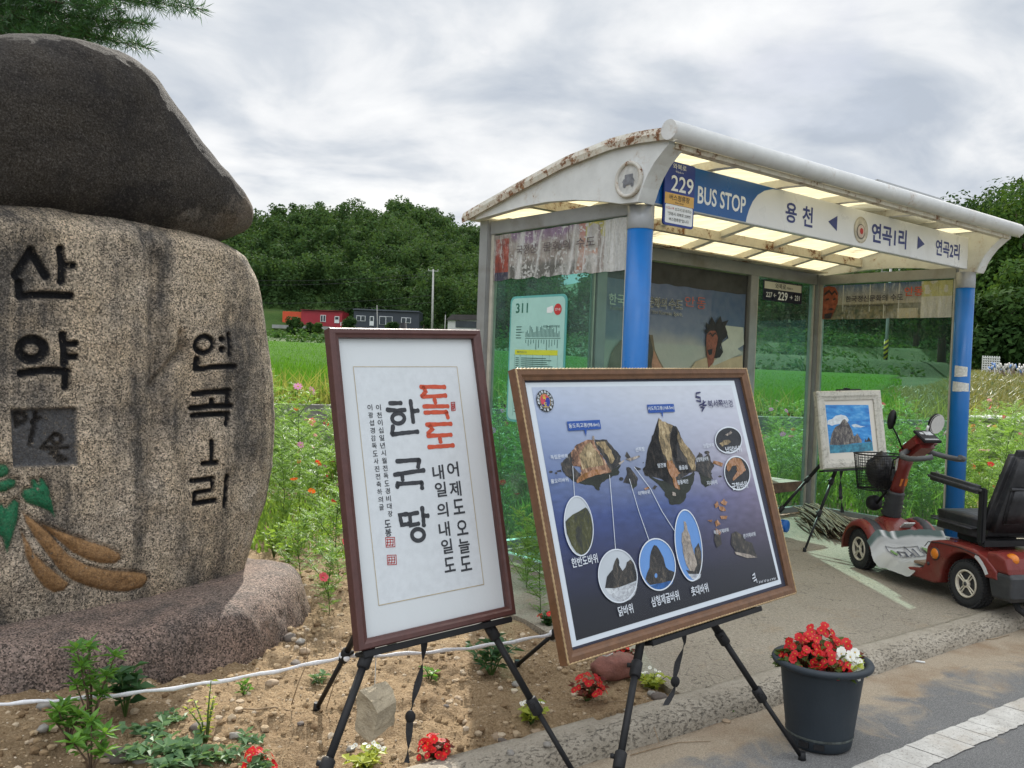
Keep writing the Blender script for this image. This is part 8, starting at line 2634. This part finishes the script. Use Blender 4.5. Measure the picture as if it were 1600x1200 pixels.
for k, pts in enumerate((([(372, 1110), (400, 1112), (430, 1108), (470, 1118)], .004), ([(985, 1180), (1020, 1170), (1060, 1160), (1110, 1158)], .0022), ([(1010, 1110), (1022, 1140), (1030, 1165)], .0022), ([(940, 1100), (985, 1098), (1020, 1108)], .002), ([(1532, 1000), (1555, 998), (1577, 992)], .0025), ([(455, 1105), (490, 1075), (530, 1050), (532, 1000)], .0025), ([(510, 1110), (505, 1070), (530, 1048)], .002))):
 P, rad = pts
 zs_ = ROADZ + .004 if k in (1, 4) else 0.008
 W = [(gp(x, y, zs_) if k in (1, 4) else on_soil(x, y) + Vector((0, 0, .008))) for x, y in P]
 if k >= 5:
  W = [W[0], W[0] + Vector((.02, .02, .08)), W[0] + Vector((.05, .03, .16)), W[0] + Vector((.03, .05, .28))]
 mb = MB(); mb.tube(W, [rad, rad * .9, rad * .7, rad * .5][:len(W)], 5)
 tag(mb.build('twig', TW, origin=W[0]), ['brown twig on the soil right of the base stone', 'long dry straw in the gutter below the photograph board', 'dry straw across the kerb under the photograph board', 'dry straw beside the pebble at the slab corner', 'bent dry twig in the gutter near the scooter', 'upright dry stalk left of the hanging concrete lump', 'shorter upright dry stalk behind the left leg of the calligraphy easel'][k], 'twig')
mb = MB(); mb.box((-.028, -.008, 0), (.028, .008, .004), Matrix.Translation(gp(1436, 1034, ROADZ + .003)) @ Matrix.Rotation(-.4, 4, 'Z'))
tag(mb.build('paper_scrap', pm('scrap_white', (.62, .62, .6), .05, 40, .6, .1, 60), origin=gp(1436, 1034, ROADZ)), 'small white scrap of litter in the gutter right of the planter', 'litter')
# ================================================================== trees and things far off
TRK = pm('tree_bark', (.075, .055, .04), .3, 12, .9, .5, 20, .03)
DARKT = leafmat('tree_dark', (.012, .034, .012), (.045, .085, .022), .2, .9)
MIDT = leafmat('tree_mid', (.022, .055, .014), (.075, .135, .03), .25, .9)
def tree(name, x, y, z, R, Hh, seed, mat, label, cat, nleaf, lsize, group=None, trunk=.3, lobes=12):
 r = random.Random(seed)
 t = thing(name, Vector((x, y, z)), label, cat, group)
 mb = MB()
 tops = Vector((x + r.uniform(-.05, .05) * Hh, y, z + Hh * .75))
 mb.tube([Vector((x, y, z - .3)), Vector((x, y, z)).lerp(tops, .5) + Vector((r.uniform(-.1, .1) * R, 0, 0)), tops], [trunk, trunk * .65, trunk * .2], 8)
 cs, rs_ = crown_lobes((x, y, z + Hh * .2), R, Hh * .72, lobes, r)
 for c in cs[:7]:
  b = Vector((x, y, z)).lerp(tops, r.uniform(.35, .8)); mb.tube([b, b.lerp(Vector(c), .5) + Vector((0, 0, .1 * R)), Vector(c)], [trunk * .4, trunk * .25, trunk * .08], 6)
 mb.build('trunk', TRK, t)
 v, q, ti = leafcloud(cs, rs_, nleaf, lsize, seed, .5, .5)
 npmesh('crown', v, q, mat, t, tint=ti)
 return t
def zt(x, y): return float(terrain(np.array([float(x)]), np.array([float(y)]))[0])
r = random.Random(5)
lt = [(1470, 62, 4.2, 11.5, 'tree with the leftmost of the crowns showing over the shelter roof end'), (1520, 56, 4.6, 12.0, 'tree behind the utility pole on the right'), (1575, 58, 4.8, 13.5, 'tallest tree at the right edge of the view'), (1625, 50, 4.6, 11.5, 'tree cut by the right edge of the view'), (1545, 70, 4.5, 13.0, 'tree rising between the pole and the tallest one'), (1430, 76, 3.6, 9.0, 'farther tree peeping over the roof tube'), (1600, 44, 3.0, 6.0, 'lower bushy tree behind the white lattice panel'), (1560, 42, 2.6, 4.2, 'low bush at the foot of the right hand trees'), (1655, 60, 5, 14, 'large tree mostly outside the right edge')]
for k, (px_, Y, R, Hh, lab) in enumerate(lt):
 p = dp(px_, 590, Y); tree('broadleaf_tree', p.x, Y, zt(p.x, Y) - .2, R, Hh, 300 + k, DARKT if k % 3 else MIDT, 'dark leafy ' + lab, 'tree', 9500, .30, 'trees right of the shelter', .32, 16)
p = dp(1428, 580, 90); t = tree('thin_tree', p.x, 90, zt(p.x, 90), 2.2, 15.5, 377, DARKT, 'thin sparse tree top poking over the roof near its right end', 'tree', 700, .5, None, .2, 6)
for k, (px_, Y, R, Hh, lab) in enumerate(((459, 143, 2.6, 4.4, 'small dark round tree in front of the orange end of the red house'), (481, 143, 2.5, 3.6, 'small dark bush in front of the red house'), (549, 141, 3.0, 5.4, 'small dark tree between the red and the grey houses'), (612, 141, 2.2, 4.6, 'small pointed tree in front of the grey house'), (663, 141, 2.6, 5.6, 'small dark conifer between the grey house and the utility pole'), (497, 142, 1.4, 4.0, 'light green little tree before the red house wall'), (738, 139, 2.0, 2.6, 'low bush beside the white walled shed'))):
 p = dp(px_, 520, Y); tree('small_tree', p.x, Y, zt(p.x, Y), R * .62, Hh * .72, 400 + k, MIDT if k == 5 else DARKT, lab, 'tree', 1300, .42, 'small trees by the far houses', .12, 9)
def pine():
 r = random.Random(77)
 base = Vector((-4.9, 7.2, 0))
 t = thing('pine_tree', base, 'dark green pine whose branches reach out above the carved stone', 'tree')
 mb = MB(); top = base + Vector((.1, .1, 6.2))
 mb.tube([base - Vector((0, 0, .2)), base + Vector((.05, 0, 3)), top], [.16, .12, .03], 10)
 nv = []; quads = []
 def needles(p, d, n):
  for k in range(n):
   dd = (d * .55 + rvec(r)).normalized()
   leaf_quads((nv, quads), p + rvec(r) * .012, dd, rvec(r), r.uniform(.055, .10), .0045, 0, 0)
 for k in range(60):
  q = .40 + .60 * k / 60
  b = base.lerp(top, q); an = k * 2.39996 + r.uniform(-.3, .3)
  l = (1 - q) * 2.5 + .55
  d = Vector((cos(an), sin(an), r.uniform(-.05, .3))).normalized()
  e = b + d * l
  mb.tube([b, b + d * l * .5 + Vector((0, 0, -.04)), e], [.028, .018, .006], 6)
  for j in range(int(l * 13)):
   s = .25 + .75 * (j + r.random()) / (l * 13)
   c = b + d * (l * s)
   sd = (d.cross(Vector((0, 0, 1))) * r.choice([-1, 1]) + d * .8 + Vector((0, 0, r.uniform(-.1, .4)))).normalized()
   ll = r.uniform(.12, .36) * (1.15 - .5 * s)
   c2 = c + sd * ll
   mb.tube([c, c2], [.006, .003], 4)
   for m in range(int(3 + ll * 14)): needles(c.lerp(c2, (m + 1) / int(4 + ll * 14)), sd, 11)
 for (px0, py0, px1, py1, Y0, Y1) in ((-60, 10, 150, 30, 7.0, 5.9), (-40, -25, 212, 2, 7.0, 5.8), (60, 45, 186, 66, 6.3, 5.8), (-60, 45, 95, 52, 6.9, 6.1), (20, -40, 140, -20, 6.5, 5.9), (-60, -10, 120, 8, 6.8, 5.9), (-60, 28, 130, 40, 6.7, 6.0), (-60, -30, 165, -18, 6.8, 5.8), (-80, 70, 40, 60, 6.9, 6.2)):
  b = dp(px0, py0, Y0); e = dp(px1, py1, Y1); d = (e - b).normalized(); l = (e - b).length
  j0 = base.lerp(top, min(.9, max(.3, b.z / 6.2)))
  mb.tube([j0, b, b.lerp(e, .5) + Vector((0, 0, .03)), e], [.035, .024, .014, .004], 6)
  for j in range(int(l * 34)):
   s = (j + r.random()) / (l * 26); c = b + d * (l * s)
   sd = (d.cross(Vector((0, 0, 1))) * r.choice([-1, 1]) + d * .9 + Vector((0, 0, r.uniform(-.3, .5)))).normalized()
   ll = r.uniform(.08, .26) * (1.1 - .65 * s); c2 = c + sd * ll
   mb.tube([c, c2], [.005, .0025], 4)
   for m in range(int(3 + ll * 16)): needles(c.lerp(c2, (m + 1) / int(4 + ll * 16)), sd, 13)
 mb.build('trunk', TRK, t, recalc=False)
 npmesh('needles', nv, quads, leafmat('pine_needle', (.015, .055, .018), (.06, .15, .04), .2, .5), t, tint=np.repeat(np.random.RandomState(1).rand(len(quads)), 4))
pine()
def house_frame(pxl, pxr, Y, depth):
 l = dp(pxl, 515, Y); rr_ = dp(pxr, 515, Y)
 z = min(zt(l.x, Y), zt(rr_.x, Y))
 return l.x, rr_.x, z
RED = pm('red_cladding', (.30, .018, .030), .1, 1.2, .5, 0); ORR = pm('orange_cladding', (.52, .065, .02), .1, 1.2, .5, 0); CHAR = pm('charcoal_cladding', (.035, .042, .055), .12, .8, .5, 0); WTR = pm('white_trim', (.62, .63, .63), .06, 1, .5, 0); DGL = pm('dark_window', (.02, .03, .035), .3, 1, .15, 0); ROOFG = pm('dark_roof', (.05, .042, .042), .2, 1, .6, 0); CRM2 = pm('cream_wall', (.50, .50, .48), .08, 1, .6, 0)
def yz(px_, py_, Y): return dp(px_, py_, Y)
def wbox(mb, px0, py0, px1, py1, Y, d0, d1):
 """wall piece between two pixels at depth Y, from Y+d0 to Y+d1"""
 a = dp(px0, py0, Y); b = dp(px1, py1, Y)
 mb.box((min(a.x, b.x), Y + d0, min(a.z, b.z)), (max(a.x, b.x), Y + d1, max(a.z, b.z)))
def house(name, lab, Y, body, mat, wins, roof=None, depth=6, doors=()):
 x0, y0, x1, y1 = body
 a = dp((x0 + x1) / 2, y1, Y)
 t = thing(name, Vector((a.x, Y + depth / 2, zt(a.x, Y))), lab, 'house')
 mb = MB(); wbox(mb, x0, y0, x1, y1 + 8, Y, 0, depth); mb.build('wall', mat, t)
 for (wx0, wy0, wx1, wy1) in wins:
  mb = MB(); wbox(mb, wx0, wy0, wx1, wy1, Y, -.12, .02); w = mb.build('window', WTR, t)
  n_ = 2 if wx1 - wx0 > 6 else 1
  for k in range(n_):
   dx_ = (wx1 - wx0) / n_
   mb = MB(); wbox(mb, wx0 + dx_ * k + .8, wy0 + .9, wx0 + dx_ * (k + 1) - .8, wy1 - .9, Y, -.16, -.121); mb.build('pane', DGL, w)
 for (wx0, wy0, wx1, wy1) in doors:
  mb = MB(); wbox(mb, wx0, wy0, wx1, wy1, Y, -.10, .02); d = mb.build('door', WTR, t)
  mb = MB(); wbox(mb, wx0 + 1, wy0 + 1.2, wx1 - 1, wy0 + (wy1 - wy0) * .5, Y, -.14, -.101); mb.build('pane', DGL, d)
 if roof:
  mb = MB(); rx0, ry0, rx1, ry1, rm = roof
  wbox(mb, rx0, ry0, rx1, ry1, Y, -.35, depth + .3); mb.build('roof', rm, t)
 return t
YH = 150
house('red_house', 'low red and orange container house at the foot of the wooded hill', YH, (471, 485, 534, 504), RED, [(501, 492, 509, 503)], (470, 484.2, 534.5, 486, pm('red_roof', (.22, .015, .025), .1, 1, .5, 0)), 6, [(523, 494, 530, 505)])
mb = MB(); wbox(mb, 441, 486, 471, 506, YH, .3, 4); mb.build('side_wing', ORR, bpy.data.objects['red_house'])
house('grey_house', 'long charcoal grey container house with white framed windows below the wood', YH, (553, 485, 654, 514), CHAR, [(557, 493, 571, 502), (593, 494, 613, 508), (627, 496, 642, 505)], (552, 484.2, 655, 486, pm('charcoal_roof', (.06, .07, .085), .1, 1, .5, 0)), 6, [(578, 494, 584, 509)])
t = house('shed_house', 'small white walled house with dark pitched roof left of the shelter corner', 140, (700, 497, 750, 514), CRM2, [], None, 6)
mb = MB(); P = [dp(x, y, 140) for x, y in ((697, 500), (706, 491.5), (760, 492.5), (764, 500))]; mb.prism([p + Vector((0, -.4, 0)) for p in P], (0, 6.8, 0)); mb.build('roof', ROOFG, t)
mb = MB(); wbox(mb, 712, 501, 752, 513, 140, -.1, .02); mb.build('dark_opening', DGL, t)
mb = MB(); wbox(mb, 425, 507, 520, 516, 146, 0, .6); tag(mb.build('retaining_wall', pm('grey_masonry', (.28, .28, .27), .25, .5, .9, .2, 3), origin=dp(470, 516, 146)), 'long pale grey retaining wall below the red house', 'wall')
for k, (a_, b_) in enumerate(((532, 552),)):
 t = thing('white_railing', dp(542, 508, 147), 'short white railing between the red and grey houses', 'railing')
 mb = MB(); wbox(mb, a_, 503.2, b_, 504.2, 147, 0, .1); mb.build('rail', WTR, t)
 for j in range(6):
  mb = MB(); wbox(mb, a_ + j * 3.8, 503.2, a_ + j * 3.8 + 1, 509, 147, 0, .1); mb.build('post', WTR, t)
POLE = pm('concrete_pole', (.36, .35, .33), .1, 2, .8, .05, 20); WIRE = pm('cable', (.035, .037, .04), .1, 3, .9, 0, spec=.05)
def pole(px0, pyt, px1, pyb, Y, r0, lab, arms):
 top = dp(px0, pyt, Y); bot = dp(px1, pyb, Y); bot.z = min(bot.z, zt(bot.x, Y)) - .2
 t = thing('utility_pole', bot, lab, 'utility pole')
 mb = MB(); mb.tube([bot, top], [r0, r0 * .62], 12); mb.build('pole', POLE, t)
 for q, w in arms:
  c = top.lerp(bot, q)
  mb = MB(); mb.box((c.x - w, c.y - .05, c.z - .05), (c.x + w, c.y + .05, c.z + .05))
  for sx in (-.9, 0, .9): mb.tube([c + Vector((sx * w, 0, .05)), c + Vector((sx * w, 0, .28))], .06, 8)
  mb.build('crossarm', POLE, t)
 mb = MB(); mb.tube([top, top + Vector((0, 0, .5))], .03, 6); mb.build('spike', WIRE, t)
 return top, bot
pt1, pb1 = pole(677, 421, 675.5, 516, 140, .20, 'pale utility pole standing right of the far grey house', ((.02, .8),))
pt2, pb2 = pole(589, 477, 591, 516, 143, .08, 'short thin pole in front of the grey house', ())
pt3, pb3 = pole(1544, 408, 1533, 577, 60, .20, 'tall pale utility pole on the bank right of the shelter', ((.03, .9), (.42, .35)))
pt5, pb5 = pole(1392, 418, 1385, 531, 66, .14, 'utility pole with striped foot seen through the right glass side', ((.05, .7),))
pt4, pb4 = pole(696, 492, 695, 514, 138, .08, 'short white post left of the white walled house', ())
t = bpy.data.objects['utility_pole.003'] if 'utility_pole.003' in bpy.data.objects else None
if t:
 b = NB('hazard_stripe'); v = b.coord((1, 1, 1)); s = b.n('ShaderNodeTexWave', {'Scale': 1.1, 'Vector': b.coord((1, 1, 1), rot=(0, .7, 0))}, bands_direction='Z').outputs['Fac']
 HZ = b.done(b.bsdf(b.ramp(s, [(.49, (.02, .02, .02)), (.51, (.55, .42, .03))]), .6))
 mb = MB(); mb.tube([pb5 + Vector((0, 0, .3)), pb5 + Vector((0, 0, 1.8))], .155, 12); mb.build('striped_band', HZ, t)
def wire(a, b, sag, lab, r0=.018):
 pts = [a.lerp(b, k / 20) - Vector((0, 0, sag * 4 * (k / 20) * (1 - k / 20))) for k in range(21)]
 mb = MB(); mb.tube(pts, r0, 5); tag(mb.build('overhead_cable', WIRE, origin=a), lab, 'cable', 'overhead cables')
wl = 'overhead cable running left from the far utility pole across the wood'
for k, (yp, yl) in enumerate(((426, 428), (430, 437), (461, 463), (472, 474))):
 wire(dp(677, yp, 140), dp(250, yl, 150), 1.2, ['topmost', 'second', 'third', 'lowest'][k] + ' of the overhead cables running left from the far utility pole', .022)
for k, (yp, ye, xe, lab) in enumerate(((419, 424, 1720, 'topmost cable leaving the right hand pole to the right'), (474, 482, 1720, 'middle cable leaving the right hand pole to the right'), (480, 540, 1640, 'upper of two cables falling steeply right from the right hand pole'), (494, 545, 1640, 'lower of two cables falling steeply right from the right hand pole'))):
 wire(dp(1541 - (yp - 419) * .06, yp, 60), dp(xe, ye, 58), .35, lab, .016)
wire(dp(1391, 424, 66), dp(1540, 482, 60), .3, 'cable between the two poles right of the shelter', .014)
mb = MB(); P0 = dp(1534, 588, 27); P1 = dp(1562, 562, 27)
w = P1.x - P0.x; h = P1.z - P0.z + .1
t = thing('lattice_panel', Vector((P0.x + w / 2, 27, P0.z)), 'white plastic lattice panel standing on the bank at the right', 'panel')
for k in range(9): mb.box((P0.x, 26.97, P0.z + h * k / 9), (P0.x + w, 27.0, P0.z + h * k / 9 + .030))
for k in range(8): mb.box((P0.x + w * k / 7.3, 27.0, P0.z), (P0.x + w * k / 7.3 + .025, 27.03, P0.z + h))
mb.build('lattice', pm('white_plastic', (.55, .55, .53), .1, 3, .5, 0), t)
ST_ = pm('stake_wood', (.20, .15, .11), .3, 6, .8, .2, 30); SW_ = pm('stake_cover', (.46, .44, .41), .15, 8, .6, .2, 30); SBL = pm('blue_tag', (.12, .22, .45), .3, 8, .5, 0)
stakes = []
for row, (pyb, n_, x0, dx_, Y) in enumerate(((612, 12, 1553, 4.6, 23.5), (604, 13, 1549, 4.4, 24.4), (597, 12, 1546, 5.0, 25.3))):
 for k in range(n_):
  px_ = x0 + dx_ * k + r.uniform(-1, 1)
  p = dp(px_, pyb + k * .9, Y); z0 = zt(p.x, Y)
  t = thing('garden_stake', Vector((p.x, Y, z0)), 'wooden stake with a pale cap leaning in the crowded heap on the right bank', 'stake', 'stakes heaped on the bank')
  ln = Vector((r.uniform(-.24, .10), r.uniform(-.1, .1), r.uniform(.26, .42)))
  b0 = Vector((p.x, Y, z0 - .05))
  mb = MB(); mb.tube([b0, b0 + ln], [.016, .018], 6); mb.build('shaft', ST_ if (k + row) % 3 else SW_, t)
  mb = MB(); mb.tube([b0 + ln * .80, b0 + ln * 1.1], [.026, .024], 6); mb.build('cap', SBL if (row == 2 and k % 2) or (k % 5 == 0) else SW_, t)
pts = [(1536, 590), (1531, 597), (1540, 602), (1550, 606), (1560, 613), (1572, 618), (1590, 621), (1615, 625)]
W = []
for x, y in pts:
 p = dp(x, y, 22.5); W.append(Vector((p.x, 22.5, max(p.z, zt(p.x, 22.5) + .02))))
mb = MB(); mb.tube(W, .02, 6); tag(mb.build('white_hose', _mc['white_plastic'], origin=W[0]), 'white hose lying round the heap of stakes on the bank', 'hose')
x0 = 8.0
for k, (px_, wdt, lab) in enumerate(((1532, .55, 'crumpled white plastic sheet on top of the concrete wall right of the blue post'), (1556, .4, 'smaller crumpled white sheet on the wall further right'))):
 p = dp(px_, 650, 14.1); yw = float(wall_y(p.x))
 blob('plastic_sheet', (p.x, yw, .80), (wdt, .14, .055), pm('sheet_white', (.55, .54, .51), .15, 8, .6, .8, 14, .03), 5 + k, None, .6, 40, lab, 'sheet')
